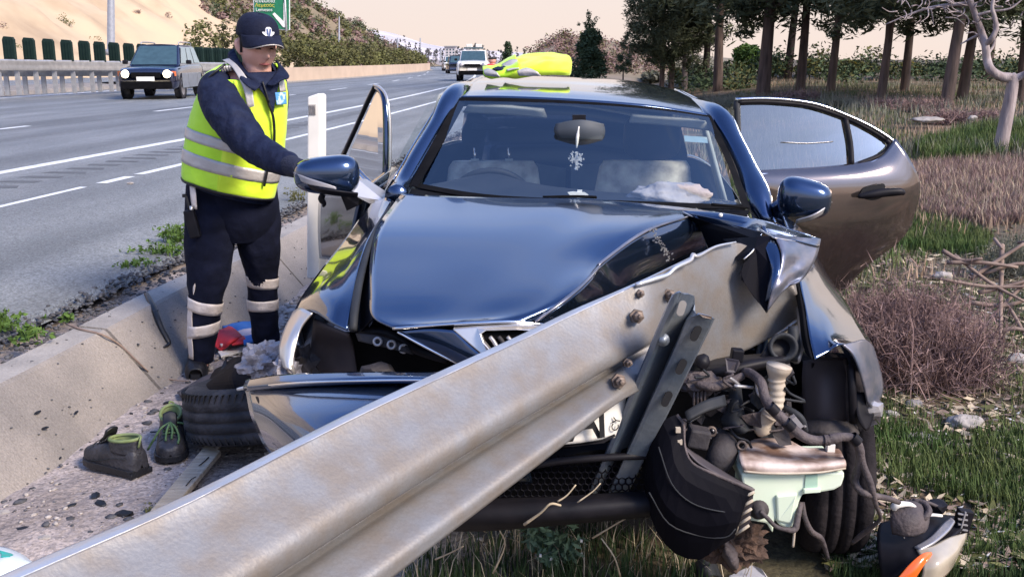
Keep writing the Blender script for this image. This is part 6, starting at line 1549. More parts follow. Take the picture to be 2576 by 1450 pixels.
# radio on the belt (hangs from it: a thing of its own)
rd_ = thing('radio', P(484, 560, 4.72), 'black two-way radio clipped at the belt of the officer', 'radio')
a, b = P(477, 527, 4.71), P(491, 598, 4.70); ax = (a-b).normalized()
Mx = Matrix((Vector((0, 0, 1)).cross(Vector((0, -1, 0))).normalized(), Vector((0, 1, 0)), ax)).transposed()
box('case', (a+b)/2, (.052, .036, (a-b).length), M['black_plastic'], rd_, M=Matrix.Rotation(R(-11), 3, 'Y'), bevel=.008)
tube('antenna', [a, P(470, 500, 4.71), P(464, 488, 4.71)], [.008, .007, .006], M['ink'], rd_, n=8); box('antenna_tip', P(464, 492, 4.71), (.018, .014, .016), M['ink'], rd_)
lathe('knob', P(481, 522, 4.69), (0, 0, 1), [(-.01, .008), (.008, .008), (.008, 0)], M['trim_light'], rd_, n=10)
tube('strap', PP([(480,470,4.70),(484,496,4.70),(486,528,4.70)]), [.016,.014,.012], M['reflective_white'], rd_, n=6, flat=.4) if False else mk('strap', *sheet(G3([[(478,468,4.72),(492,468,4.71)],[(480,495,4.71),(494,496,4.70)],[(484,525,4.71),(496,526,4.70)]]), 3), M['reflective_white'], rd_, solid=.004)

# ------------------------------------------------------------------ dropped and broken things on the verge
def shoe(name, c, yaw, sx, label, laces):
    o = thing(name, c, label, 'shoe', None)
    f = Vector((math.cos(yaw), math.sin(yaw), 0)); s = Vector((-f.y, f.x, 0)); u = Vector((0, 0, 1)); c = Vector(c)
    def pt(t, x, z): return c+f*t+s*x+u*z
    pr = [(-.150, .012, .045), (-.146, .032, .068), (-.125, .044, .086), (-.06, .049, .092), (.0, .050, .090), (.045, .054, .078), (.085, .057, .062), (.12, .050, .052), (.142, .034, .042), (.150, .014, .030)]
    rows = []
    for t, w, h in pr:
        rows.append([pt(t, w*math.copysign(abs(math.cos(a))**.6, math.cos(a)), .018+h*abs(math.sin(a))**.75) for a in np.linspace(0, math.pi, 11)])
    rows = [[pt(-.1515, 0, .040)]*11]+rows+[[pt(.1515, 0, .034)]*11]
    up_ = mk('upper', *sheet(rows, 4), M['shoe_leather'], o, solid=.002)
    def ring(z, L_, w, tc=-.066, back=0., k=24): return [pt(tc+L_*math.cos(a), w*math.sin(a), z-back*math.cos(a)) for a in np.linspace(0, 2*math.pi, k+1)]
    mk('ankle_collar', *sheet([ring(.080, .082, .047), ring(.108, .077, .045, back=.004), ring(.128, .075, .043, back=.010)], 3), M['shoe_leather'], up_, solid=.004)
    mk('lining', *sheet([ring(.129, .071, .039, back=.010), ring(.10, .068, .037), ring(.05, .066, .035)], 3), M['shoe_lining'], o, solid=.002)
    tube('padded_rim', ring(.130, .073, .041, back=.010), .0065, M['shoe_lining'], o, n=8, sn=2)
    slab('insole', ring(.05, .064, .034)[:-1], (0, 0, .002), M['ink'], o)
    tg = mk('tongue', *sheet([[pt(.050, .020, .098), pt(.052, 0, .104), pt(.050, -.020, .098)], [pt(.016, .026, .122), pt(.016, 0, .130), pt(.016, -.026, .122)], [pt(.000, .026, .152), pt(-.004, 0, .160), pt(.000, -.026, .152)]], 4), M['ink'], o, solid=.009)
    tube('pull_tab', [pt(-.150, .008, .110), pt(-.162, .008, .140), pt(-.150, -.008, .150), pt(-.142, -.006, .128)], .004, M['shoe_lining'], o, n=6)
    for k in range(3): tube('seam', [pt(.088-.03*k, x*.056, .020+.066*math.sqrt(max(0, 1-x*x))+.010*k*(1-abs(x))+.004) for x in (-.98, -.7, 0, .7, .98)], .0022, M['dash'], up_, n=5)
    for sg in (-1, 1): tube('seam', [pt(-.12, sg*.047, .07), pt(-.05, sg*.0515, .062), pt(.02, sg*.0545, .040), pt(.08, sg*.0585, .032)], .002, M['dash'], up_, n=5)
    so = [pt(t, w*1.10+.003, .0) for t, w, h in pr]+[pt(t, -w*1.10-.003, .0) for t, w, h in pr[::-1]]
    slab('sole', so, (0, 0, .026), M['boot'], o, bevel=.003)
    box('heel_block', pt(-.105, 0, .004), (.088, .100, .020), M['boot'], o, M=Matrix.Rotation(yaw, 3, 'Z'), bevel=.003)
    for k in range(4): tube('lace', [pt(.016+.015*k, .028, .112-.008*k), pt(.022+.015*k, 0, .122-.009*k), pt(.016+.015*k, -.028, .112-.008*k)], .0038, M['lace'] if laces else M['ink'], o, n=5)
    if laces:
        for q in ([(.03, 0, .125), (.06, .022, .112), (.095, .034, .084), (.125, .030, .068)], [(.03, 0, .125), (.045, -.035, .108), (.05, -.062, .07), (.035, -.092, .02)], [(.03, 0, .125), (.07, .010, .108), (.105, .006, .082)], [(.03, 0, .125), (.075, -.012, .104), (.110, -.016, .078)], [(.028, 0, .125), (.02, .05, .112), (.005, .062, .085)]):
            tube('lace', [pt(*p) for p in q], .0046, M['lace'], o, n=6)
    return o
sc1 = G(292, 1172, .012); shoe('shoe', sc1, R(150), 1, 'dusty black work shoe turned away, open heel showing its green lining', False)
sc2 = G(434, 1128, .012); shoe('shoe', sc2, R(-74), 1, 'dusty black work shoe facing forward with loose green laces', True)
# board under the wheel
pk = thing('wooden_board', G(470, 1210, .02), 'split pale wooden board poking out between the wheel and the barrier', 'board')
b0, b1, b2, b3 = G(385,1290,.03), G(520,1128,.035), G(556,1145,.035), G(455,1268,.03)
slab('plank', [b0, b1, b2, b3, b3+(b0-b3)*.2-Vector((0, .1, 0)), b0-Vector((0, .1, 0))], (0, 0, .022), M['wood_pale'], pk, bevel=.003)
tube('split', [G(500,1170,.0585), G(515,1158,.0585), G(525,1148,.0585)], .003, M['ink'], pk, n=5, flat=.3); tube('split', [G(468,1220,.0565), G(480,1205,.0565), G(492,1198,.0565)], .0025, M['ink'], pk, n=5, flat=.3)
# dark trim strip leaning on the kerb
ts_ = thing('rubber_strip', G(395, 810, .2), 'black torn rubber trim strip lying down the concrete kerb', 'trim strip')
def kerb_at(px, py):
    for z in np.linspace(.31, 0, 60):
        g = G(px, py, z); la = lat_of(g.x, g.y)[0]; zk = np.interp(la, [2.19, 2.43, 2.58], [0, .285, .305])
        if zk >= z: return g+Vector((.01, -.01, .012))
    return G(px, py, .012)
tube('strip', [kerb_at(x, y) for x, y in ((365,742),(378,768),(392,800),(404,830),(418,856),(422,868),(410,876))], [.012,.016,.015,.014,.013,.010,.005], M['ink'], ts_, n=7, flat=.6)
tw = thing('twig', G(250, 860, .15), 'thin dry twig bent across the kerb joint', 'twig')
tube('stem', [kerb_at(x, y) for x, y in ((165,818),(200,832),(255,846),(300,872),(340,910),(370,938))], [.005,.006,.005,.005,.005,.004], M['twig'], tw, n=6)
tk2 = thing('twig', G(420, 948, 0), 'bent dry twig lying at the foot of the kerb', 'twig')
tube('stem', [G(370,942,.012), G(400,948,.02), G(440,955,.012), G(475,958,.015)], [.005,.004,.004,.002], M['twig'], tk2, n=5)
# flag-coloured cloth and booklet
fl = thing('cloth', G(590, 865, .02), 'crumpled red and blue cloth lying behind the legs of the officer', 'cloth')
FY = 5.25
def fc(rows, m, seed): return cloth('fold', [[P(x, y, Y) for x, y, Y in r] for r in rows], m, fl, solid=.012, amp=.022, seed=seed, n=5, fr=11)
fc([[(537,868,5.20),(548,840,5.3),(575,822,5.45)],[(545,875,5.15),(560,850,5.2),(590,830,5.35)],[(556,880,5.15),(580,866,5.12),(610,850,5.2)]], M['flag_red'], 1)
fc([[(560,824,5.48),(600,814,5.5),(640,812,5.5)],[(572,840,5.38),(606,826,5.40),(642,824,5.42)],[(580,848,5.3),(612,836,5.33),(645,834,5.36)]], M['flag_blue'], 2)
fc([[(548,856,5.22),(580,842,5.3),(620,832,5.36),(648,828,5.36)],[(552,864,5.18),(584,852,5.24),(622,842,5.3),(650,838,5.3)],[(556,872,5.14),(588,858,5.2),(626,850,5.25),(652,845,5.26)]], M['flag_white'], 3)
fc([[(585,858,5.2),(610,850,5.22),(618,850,5.22)],[(584,870,5.12),(608,864,5.12),(620,862,5.13)]], M['flag_red'], 4)
fc([[(612,852,5.2),(640,842,5.24),(660,842,5.24)],[(612,868,5.1),(640,860,5.12),(664,855,5.14)]], M['flag_blue'], 5)
bk = thing('booklet', G(595, 884, 0), 'white booklet lying on the dirt below the coloured cloth', 'booklet')
slab('pages', [G(548,888,.01), G(618,874,.01), G(624,882,.01), G(556,900,.01)], (0, 0, .012), M['white_plastic'], bk, bevel=.002)
for i, (x, y, lab) in enumerate(((580, 800, 'white torn paper scrap standing on the dirt between the officer\'s legs'), (613, 764, 'white paper cup fragment beside the right boot leg of the officer'))):
    o = thing('paper_scrap', G(x, y, 0), lab, 'paper'); g = G(x, y, .01)
    mk('sheet', *sheet([[g+Vector((-.045, 0, 0)), g+Vector((0, -.01, .012)), g+Vector((.05, .02, .03))], [g+Vector((-.04, .05, .045)), g+Vector((.005, .03, .04)), g+Vector((.045, .05, .075))]], 4), M['white_plastic'], o, solid=.002)
# torn black arch liner and foil heaped over the flat wheel
lnr = thing('torn_liner', G(560, 960, 0), 'torn black plastic wheel arch liner heaped over the flattened wheel', 'liner')
q_ = sheet(G3([
 [(545,930,4.15),(580,908,4.1),(600,900,4.05),(650,905,3.95),(700,930,3.7)],
 [(520,962,4.05),(560,938,3.95),(600,915,3.85),(650,930,3.75),(705,950,3.6)],
 [(500,978,3.95),(545,965,3.85),(590,958,3.70),(640,968,3.62),(700,975,3.55)],
 [(535,1000,3.80),(560,1000,3.72),(600,1000,3.66),(650,1005,3.60),(700,1005,3.55)]]), 5)
mk('sheet', wrinkled(q_[0], .035, 9, 3), q_[1], M['bumper_black'], lnr, solid=.006, smooth=False)
mk('fold', *sheet(G3([[(596,915,3.88),(625,900,3.9),(650,880,3.95)],[(604,930,3.80),(636,925,3.8),(664,900,3.85)],[(640,965,3.65),(668,950,3.66),(700,928,3.7)]]), 3), M['black_plastic'], lnr, solid=.006)
slab('spike', PP([(548,950,4.0),(556,925,4.05),(566,902,4.1),(570,920,4.05),(572,946,3.95)]), (0,.02,0), M['black_plastic'], lnr)
gl = thing('grey_flap', G(500, 985, 0), 'grey torn felt flap spread on the dirt in front of the left boot', 'felt flap')
mk('sheet', *sheet([[G(446,988,.02),G(480,968,.05),G(520,945,.08),G(558,936,.12)],[G(455,996,.03),G(490,978,.07),G(530,958,.10),G(566,948,.14)],[G(470,998,.01),G(500,990,.03),G(535,975,.06),G(565,968,.08)]], 6), M['hose_dusty'], gl, solid=.006)
mk('lower_fold', *sheet([[G(475,992,.04),G(505,980,.06),G(540,965,.09)],[G(485,1004,.01),G(515,998,.02),G(545,985,.05)]], 5), M['foil'], gl, solid=.006)
fo = crumple('crumpled_foil', P(662, 912, 3.62), (.085, .06, .070), M['foil'], 61, None, amp=.42, lvl=4, freq=2.0); tag(fo, 'crumpled grey foil wad resting on the torn arch liner', 'foil')
crumple('flap', P(668, 880, 3.66), (.06, .03, .022), M['foil'], 62, fo, amp=.5, lvl=3, M=Matrix.Rotation(-.5, 3, 'Y'))
wr = thing('white_rod', P(622, 975, 3.5), 'short white splinter of trim beside the bumper end', 'splinter')
tube('rod', PP([(598,978,3.52),(622,972,3.48),(644,960,3.46)]), [.006,.008,.007], M['white_plastic'], wr, n=6)
# carrier bag at the lower left edge
bg = thing('carrier_bag', G(20, 1400, .05), 'white plastic carrier bag with teal print at the lower left edge', 'bag')
cloth('film', [[P(-60,1375,2.6),P(0,1376,2.6),P(40,1388,2.6),P(75,1412,2.6)],[P(-60,1400,2.5),P(0,1396,2.48),P(48,1402,2.48),P(88,1420,2.5)],[P(-60,1440,2.42),P(0,1436,2.4),P(55,1425,2.42),P(105,1422,2.46)],[P(-60,1480,2.4),P(0,1470,2.38),P(60,1450,2.4),P(112,1430,2.44)]], M['bag_white'], bg, solid=.004, amp=.02, fr=12)
cloth('print', [[P(-5,1384,2.50),P(20,1392,2.485),P(30,1398,2.48)],[P(-5,1400,2.455),P(22,1402,2.46),P(40,1406,2.465)]], M['bag_teal'], bg, solid=.003, amp=.02, fr=12)
# small pieces one can tell apart
scr = 0
lab_dark = [(390,785,.03),(418,1012,.03),(190,1040,.02),(207,1082,.02),(345,870,.018),(93,1040,.02),(112,1080,.02),(330,1040,.025),(385,1085,.02),(240,1245,.04),(255,1265,.05),(150,1150,.02),(60,1330,.04),(310,1290,.05),(180,1270,.03),(440,1060,.04),(465,1045,.05),(425,1085,.03),(335,1320,.05),(100,1290,.035),(30,1310,.03),(360,1320,.045)]
firstd = None
for i, (x, y, s_) in enumerate(lab_dark):
    k_ = kerb_at(x, y) if y < 1216-.70*x-8 else G(x, y, .008)
    th = rng.uniform(0, 3); o = crumple('plastic_fragment', k_, (s_*.8, s_*.4, s_*.25), M['ink'], 70+i, None, lvl=1, amp=.4, M=Matrix.Rotation(th, 3, 'Z'), loc=k_)
    tag(o, 'small black plastic fragment scattered on the dirt and kerb', 'fragment', 'black fragments on the verge')
for i, (x, y, s_, lb) in enumerate(((8, 1290, .03, 'pale chip at the left edge above the carrier bag'), (95, 1250, .022, 'white chip in the gravel left of the dark shoe'), (110, 1352, .025, 'bright white flake right beside the barrier edge'), (215, 1083, .02, 'tiny white chip near the kerb foot above the shoe'), (385, 1355, .018, 'white crumb beside the barrier near the board'), (327, 461, .035, 'pale pebble lying on the grey road shoulder'))):
    k_ = G(x, y, .01 if y > 600 else RZ+.01); o = crumple('chip', k_, (s_, s_*.7, s_*.4), M['white_stone'], 110+i, None, lvl=2, amp=.3, loc=k_); tag(o, lb, 'chip')
# ------------------------------------------------------------------ traffic
def vehicle(name, loc, yaw, label, sp, paint, lower=None, lights_on=False, bar=False, group=None, grille_dark=True, side=M['side_glass']):
    """sp: L length, W width, H height, hood (length, height), gb glasshouse (base height, front x, back x, roof front x, roof back x, roof width)"""
    t = thing(name, loc, label, 'car', group)
    f = Vector((math.cos(yaw), math.sin(yaw), 0)); s = Vector((-f.y, f.x, 0)); o = Vector(loc)
    def W(x, y, z): return o-f*x+s*y+Vector((0, 0, z))      # x back from the nose, y to its left
    L_, w, H, hl_, hh, bz, fx, bx, rfx, rbx, rw, clr = [sp[k] for k in ('L', 'W', 'H', 'hl', 'hh', 'bz', 'fx', 'bx', 'rfx', 'rbx', 'rw', 'clr')]
    h = w/2; rows = []
    for x, ww, zb, zt in ((0, .80, clr+.12, hh-.22), (.06, .93, clr+.02, hh-.10), (.35, 1, clr, hh-.03), (hl_, 1, clr, hh+.02), (L_*.5, 1.01, clr, bz), (L_*.85, 1, clr, bz), (L_-.08, .95, clr+.05, bz), (L_, .88, clr+.15, bz-.12)):
        rows.append([W(x, -h*ww*.90, zb), W(x, -h*ww, zb+.1), W(x, -h*ww, zb+(zt-zb)*.62), W(x, -h*ww*.95, zt-.05), W(x, -h*ww*.75, zt), W(x, 0, zt+.03), W(x, h*ww*.75, zt), W(x, h*ww*.95, zt-.05), W(x, h*ww, zb+(zt-zb)*.62), W(x, h*ww, zb+.1), W(x, h*ww*.90, zb)])
    V, Fc = sheet(rows, 3); k = 31
    Fc += [tuple(range(k)), tuple(len(V)-k+j for j in range(k-1, -1, -1))]
    body_ = mk('body', V, Fc, paint, t)
    if lower is not None: pass
    g = rw*h
    # glasshouse
    q = [W(fx, -h*.88, bz-.04), W(fx, h*.88, bz-.04), W(bx, h*.90, bz-.03), W(bx, -h*.90, bz-.03), W(rfx, -g, H-.05), W(rfx, g, H-.05), W(rbx, g, H-.04), W(rbx, -g, H-.04)]
    mk('cabin', q, [(0, 1, 5, 4), (1, 2, 6, 5), (2, 3, 7, 6), (3, 0, 4, 7), (4, 5, 6, 7)], paint, t, smooth=False, bevel=.09)
    mk('roof', *sheet([[W(rfx, -g*.96, H-.045), W(rfx, 0, H-.01), W(rfx, g*.96, H-.045)], [W((rfx+rbx)/2, -g, H-.03), W((rfx+rbx)/2, 0, H), W((rfx+rbx)/2, g, H-.03)], [W(rbx, -g*.96, H-.04), W(rbx, 0, H-.01), W(rbx, g*.96, H-.04)]], 4), paint, t, solid=.03)
    def inset(a, b, c, d, e, out):
        c_ = (a+b+c+d)/4; return [c_+(p-c_)*e+out for p in (a, b, c, d)]
    nf = (q[1]-q[0]).cross(q[4]-q[0]).normalized()
    flat('windscreen', inset(q[0], q[1], q[5], q[4], .90, f*.012+Vector((0, 0, .012))), M['dark_glass'], t)
    for sg, (a, b, c, d) in ((1, (q[1], q[2], q[6], q[5])), (-1, (q[0], q[3], q[7], q[4]))):
        n_ = s*sg*.022+Vector((0, 0, .004))
        for f0, f1 in ((.05, .34), (.37, .64), (.67, .93)):
            lo0, lo1 = a.lerp(b, f0), a.lerp(b, f1); hi0, hi1 = d.lerp(c, f0), d.lerp(c, f1)
            flat('side_window', [lo0.lerp(hi0, .12)+n_, lo1.lerp(hi1, .12)+n_, lo1.lerp(hi1, .90)+n_, lo0.lerp(hi0, .90)+n_], side, t)
    flat('rear_window', inset(q[2], q[3], q[7], q[6], .86, -f*.015+Vector((0, 0, .01))), M['dark_glass'], t)
    for x in (L_*.19, L_*.80):
        for sg in (-1, 1):
            c = W(x, sg*(h-.10), sp['r']); wh = lathe('wheel', c, s*sg, [(-.10, sp['r']*.6), (-.11, sp['r']*.9), (-.08, sp['r']), (.09, sp['r']), (.115, sp['r']*.9), (.11, sp['r']*.66)], M['rubber'], t, n=24)
            lathe('rim', c, s*sg, [(.11, sp['r']*.66), (.09, sp['r']*.5), (.10, .05), (.10, 0)], M['rim'], wh, n=16)
            torus('wheel_arch', W(x, sg*(h-.005), sp['r']+.02), s, sp['r']+.06, .035, M['black_plastic'], t, n=24, k=6)
    for sg in (-1, 1):
        hp_ = W(.03, sg*h*.70, hh-.22)
        hm = M['lamp_on'] if lights_on else M['silver_plastic']
        hl2 = lathe('headlight', hp_, f+Vector((0, 0, .15)), [(-.05, .02), (.0, .125), (.035, .115), (.06, .06), (.065, 0)], hm, t, n=20)
        if lights_on: slab('turn_lamp', [W(.06, sg*h*.86, hh-.30), W(.14, sg*h*.985, hh-.28), W(.14, sg*h*.985, hh-.14), W(.06, sg*h*.86, hh-.13)], f*.02, M['lamp_amber'], t)
        m_ = mk('wing_mirror', *(lambda: (lambda c: boxvf(c, (.10, .17, .13), Matrix.Rotation(yaw, 3, 'Z')))(W(fx+.45, sg*(h+.10), bz+.08)))(), M['black_plastic'], t, smooth=False, bevel=.03)
    slab('grille', [W(-.012, -h*.48, hh-.33), W(-.012, h*.48, hh-.33), W(-.005, h*.50, hh-.17), W(-.005, -h*.50, hh-.17)], f*.015, M['black_matte'], t)
    slab('lower_bumper', [W(.0, -h*.86, clr+.02), W(.0, h*.86, clr+.02), W(-.02, h*.86, clr+.26), W(-.02, -h*.86, clr+.26)], f*.05, M['black_matte'], t, bevel=.02)
    slab('number_plate', [W(-.085, -.27, clr+.27), W(-.085, .27, clr+.27), W(-.085, .27, clr+.40), W(-.085, -.27, clr+.40)], f*.012, M['plate_white'], t)
    if bar:
        b_ = box('light_bar', W(rfx+.5, 0, H+.10), (.32, 1.15, .10), M['dark_glass'], t, M=Matrix.Rotation(yaw, 3, 'Z'), bevel=.02)
        for sg in (-1, 1): box('speaker_box', W(rfx+.9, sg*.28, H+.20), (.3, .36, .26), M['white_plastic'], t, M=Matrix.Rotation(yaw, 3, 'Z'), bevel=.03)
    else:
        for sg in (-1, 1): tube('roof_rail', [W(rfx+.15, sg*g*.92, H-.02), W(rfx+.3, sg*g*.92, H+.05), W(rbx-.3, sg*g*.92, H+.05), W(rbx-.12, sg*g*.92, H-.02)], .022, M['galv'], t, n=6)
    return t, W
SUVS = dict(L=4.35, W=1.80, H=1.72, hl=1.15, hh=1.0, bz=1.06, fx=1.0, bx=4.22, rfx=1.82, rbx=3.85, rw=.72, clr=.30, r=.345)
gs_ = G(372, 251, RZ); fwd = road(28, 0)-road(32, 0); ya = math.atan2(fwd.y, fwd.x)+.16
suv, W_ = vehicle('moving_suv', Vector((gs_.x, gs_.y, RZ)), ya, 'dark blue off-road car with lit headlights driving towards us past the median rail', SUVS, M['suv_paint'], lights_on=True)
for x0, x1 in ((.75, 1.6), (1.65, 2.9), (2.95, 3.5)):
    for sg in (-1, 1): slab('side_cladding', [W_(x0, sg*.918, .34), W_(x1, sg*.918, .34), W_(x1, sg*.918, .80), W_(x0, sg*.918, .80)], Vector((0, 0, 0))+(W_(0, sg, 0)-W_(0, 0, 0))*.012, M['suv_silver'], suv, bevel=.004)
WH = dict(L=5.1, W=1.84, H=1.78, hl=1.35, hh=1.14, bz=1.14, fx=1.15, bx=4.3, rfx=1.95, rbx=4.05, rw=.80, clr=.34, r=.38)
gw = G(1188, 205, RZ)
vehicle('patrol_vehicle', Vector((gw.x, gw.y, RZ)), math.atan2(-1, .02)-.02, 'white off-road patrol vehicle with roof light bar parked behind the crashed car', WH, M['white_paint'], bar=True)
CARS = dict(L=4.2, W=1.74, H=1.46, hl=1.1, hh=.90, bz=.94, fx=.95, bx=3.9, rfx=1.75, rbx=3.3, rw=.74, clr=.2, r=.31)
for px, py, m_, lb, dx in ((1131, 178, 'white_paint', 'small white car far along the hard shoulder', 0), (1145, 184, 'suv_paint', 'dark car parked just beyond the white patrol vehicle', 0)):
    g_ = G(px, py, RZ); vehicle('parked_car', Vector((g_.x, g_.y, RZ)), math.pi/2+.12, lb, dict(CARS, H=1.6, W=1.8), M[m_], group=None)
# bystander glimpsed beside the patrol vehicle
by = thing('person', P(1238, 186, 24) , 'distant person in dark clothes and a red top beside the white patrol vehicle', 'person')
g_ = G(1238, 205, RZ); g_.y = max(g_.y, 20)
def fig(name, pts, m): return tube(name, [P(x, y, 24) for x, y, r in pts], [r for x, y, r in pts], m, by, n=10)
fig('body', [(1238,146,.03),(1238,149,.09),(1238,156,.085),(1238,160,.05),(1238,164,.08),(1238,190,.10)], M['skin'])
fig('top', [(1238,161,.10),(1238,168,.19),(1238,182,.20),(1238,194,.17)], M['flag_red']); fig('trousers', [(1238,190,.18),(1237,210,.15),(1237,232,.12)], M['navy_trouser'])
fig('hair', [(1238,144.5,.04),(1238,146,.10),(1238,149,.105)], M['hair'])

def onground(px, py, far=58.):
    z = .3
    for _ in range(40):
        g = G(px, py, min(z, 1.5)); 
        if g.y > far or g.y < 0: g = P(px, py, far); g.z = ground_z(g.x, g.y); return g
        z = .6*z+.4*ground_z(g.x, g.y)
    g.z = ground_z(g.x, g.y); return g
# ------------------------------------------------------------------ pine wood on the right
def crown_mesh(seed, n_cl, lv, size, h0, h1, rad, m):
    global rng
    keep = rng; rng = np.random.default_rng(seed)
    cs, sp = [], []
    for i in range(n_cl):
        f = rng.random(); z = h0+(h1-h0)*f; rr = rad*(.45+.75*math.sin(math.pi*min(1, .18+.80*f)))*math.sqrt(rng.random()); th = rng.uniform(0, 6.28)
        cs.append((rr*math.cos(th), rr*math.sin(th), z+.3*rng.normal())); sp.append(rng.uniform(.28, .62))
    vv, ff = leaves(cs, sp, lv, size, .22, droop=.15); rng = keep
    me_ob = npmesh('crown', vv, ff, m); return me_ob
crowns = []
for k in range(4):
    c = crown_mesh(100+k, 245, 70, .28, 2.35+.3*(k % 3), 8.2, 2.5, M['leaf_pine']); crowns.append(c.data); bpy.data.objects.remove(c)
def limb_tree(base, lean, r0, h, seed):
    rr = np.random.default_rng(seed); parts = []
    pts = [base-Vector((0, 0, .3)), base+Vector((lean*.25, 0, h*.25)), base+Vector((lean*.55+.1*rr.normal(), .1*rr.normal(), h*.55)), base+Vector((lean, 0, h))]
    parts.append(tubevf(pts, [r0*1.35, r0, r0*.8, r0*.35], 10, 5))
    for i in range(9):
        f = rr.uniform(.30, .85); p = base+Vector((lean*f, 0, h*f)); th = rr.uniform(0, 6.28); L_ = rr.uniform(.8, 2.1)
        parts.append(tubevf([p, p+Vector((math.cos(th)*L_*.5, math.sin(th)*L_*.5, L_*.22)), p+Vector((math.cos(th)*L_, math.sin(th)*L_, L_*.55))], [r0*.38, r0*.25, r0*.08], 6, 3))
    return join(*parts)
TR = [(1723,200,.55,-6,30),(1772,213,.7,4,26),(1805,230,.95,-3,22),(1917,243,1.35,6,17),(1978,220,.8,10,26),(2012,227,.95,3,24),(2087,230,.85,8,25),(2213,253,.9,10,19),(2227,204,.7,-4,33),(2273,233,.85,3,23),(2377,267,1.25,16,16.5),(2417,247,1.05,14,20),(2567,263,1.15,-6,17),(1688,196,.55,3,34),(1665,182,.5,0,42),(2150,214,.6,2,32),(2330,214,.7,-3,32),(2480,218,.8,4,30),(1860,206,.6,3,34),(2040,205,.6,0,36)]
LB = ['pine with a thin pale trunk just right of the left edge of the wood','pine with slim trunk, second to the left of the bright green bush','pine with dark trunk directly left of the bright green bush','large pine with thick reddish trunk rising right of the bright green bush','pine with leaning dark trunk just right of the thickest trunk','pine with brown trunk, second right of the thickest trunk','pine with straight grey trunk near the middle of the wood','pine with crooked dark trunk above the top of the open door frame','thin pine trunk close behind the crooked one','pine with dark straight trunk between the crooked trunk and the leaning pair','pine with thick pale leaning trunk, front one of the leaning pair','pine with dark leaning trunk, rear one of the leaning pair','pine with black curved trunk at the right frame edge','small pine at the left edge of the wood, in front row','distant pine forming the left outline of the wood','distant pine seen between trunks near the middle','distant pine seen left of the leaning pair','distant pine seen behind the bare tree','distant pine hidden behind the bright green bush','distant pine behind the brown trunks beside the thickest one']
for i, (px, py, wsc, lean, Y) in enumerate(TR):
    if i in (15, 16, 18, 19): continue
    b = onground(px, py, 46); Y = b.y
    t = thing('pine_tree', b, LB[i], 'tree', 'pines of the roadside wood')
    h = 7.4*max(1, Y/28)
    u = PX(Y, 1.5)
    mk('trunk', *limb_tree(b, lean*u*4, 10.5*wsc*u, h, 40+i), M['bark'] if i != 0 else M['bark_pale'], t)
    c = bpy.data.objects.new('crown', crowns[i % 4]); link(c, t); c.rotation_euler = (0, 0, i*1.7); k_ = (.82+.05*(i % 4))*max(.9, Y/27); k_ *= {0: .55, 13: .36, 14: .40, 1: .8}.get(i, 1); c.scale = (k_, k_, k_*(1.25 if k_ < .6 else 1)); c.location = (lean*u*3.2, 0, -.15-.45*max(0, Y/27-1))
# rounded bushes and yellowing shrubs under the pines
def bush(px, py, Y, wpx, hpx, m, label, nm='bush', n=60, lf=.14, grp=None):
    b = onground(px, py); Y = b.y; u = PX(Y, .8); a, hh = wpx*u/2, hpx*u; lf = lf*max(1, Y/30)
    cs = []
    for i in range(n):
        d = rng.normal(size=3); d /= np.linalg.norm(d); r_ = rng.random()**.4
        cs.append((b.x+d[0]*a*r_*.85, b.y+d[1]*a*r_*.85, b.z+hh*.5+d[2]*hh*.42*r_))
    vv, ff = leaves(cs, a*.30, 60, lf, .4); o = npmesh(nm, vv, ff, m, loc=b); tag(o, label, 'bush', grp); return o
bush(1877, 196, 24, 78, 72, M['leaf_bright'], 'round bright green bush standing between two pine trunks', n=110)
for px, py, w, h, m_, lb in ((1945,196,44,40,'leaf_yellow','yellow green shrub right of the thickest pine trunk'),(2030,188,62,36,'leaf_yellow','wide yellow shrub in the middle under the pines'),(2120,186,60,34,'leaf_olive','olive shrub below the middle pines'),(2150,196,46,30,'leaf_yellow','low yellow shrub left of the crooked trunk'),(2290,186,60,34,'leaf_yellow','yellow shrub left of the leaning pair'),(2190,184,50,26,'leaf_grey','grey green shrub under the pines'),(2370,182,70,30,'leaf_conifer','dark green shrub behind the leaning pair'),(2460,180,80,30,'leaf_conifer','dark green shrub behind the bare tree'),(2545,186,50,28,'leaf_yellow','yellowish shrub at the right frame edge'),(1740,190,50,30,'leaf_grey','grey shrub at the left end of the wood'),(1700,186,40,26,'leaf_olive','olive shrub at the left end of the wood'),(1640,190,60,26,'leaf_grey','grey scrub right of the round bush below the mound'),(1820,186,46,26,'leaf_grey','grey shrub behind the bright green bush')):
    bush(px, py, 30, w, h, M[m_], lb, n=40, lf=.16)
# belt of bushes closing the view behind the wood
cs = []
for i in range(110):
    px = rng.uniform(1700, 2620); Y = rng.uniform(40, 58); q = P(px, 160, Y); z0 = ground_z(q.x, q.y)
    top = .75+.9*mnoise.noise(Vector((px*.012, 0, 3)))
    cs.append((q.x, q.y, z0+max(.2, top)*rng.random()))
vv, ff = leaves(cs, .75, 90, .20, .45); tag(npmesh('undergrowth', vv, ff, M['leaf_conifer']), 'belt of dark bushes closing the view behind the pine wood', kind='stuff')
vv, ff = leaves(cs[::4], .7, 90, .19, .45); tag(npmesh('undergrowth', vv, ff, M['leaf_olive']), 'olive bushes within the belt behind the pine wood', kind='stuff')
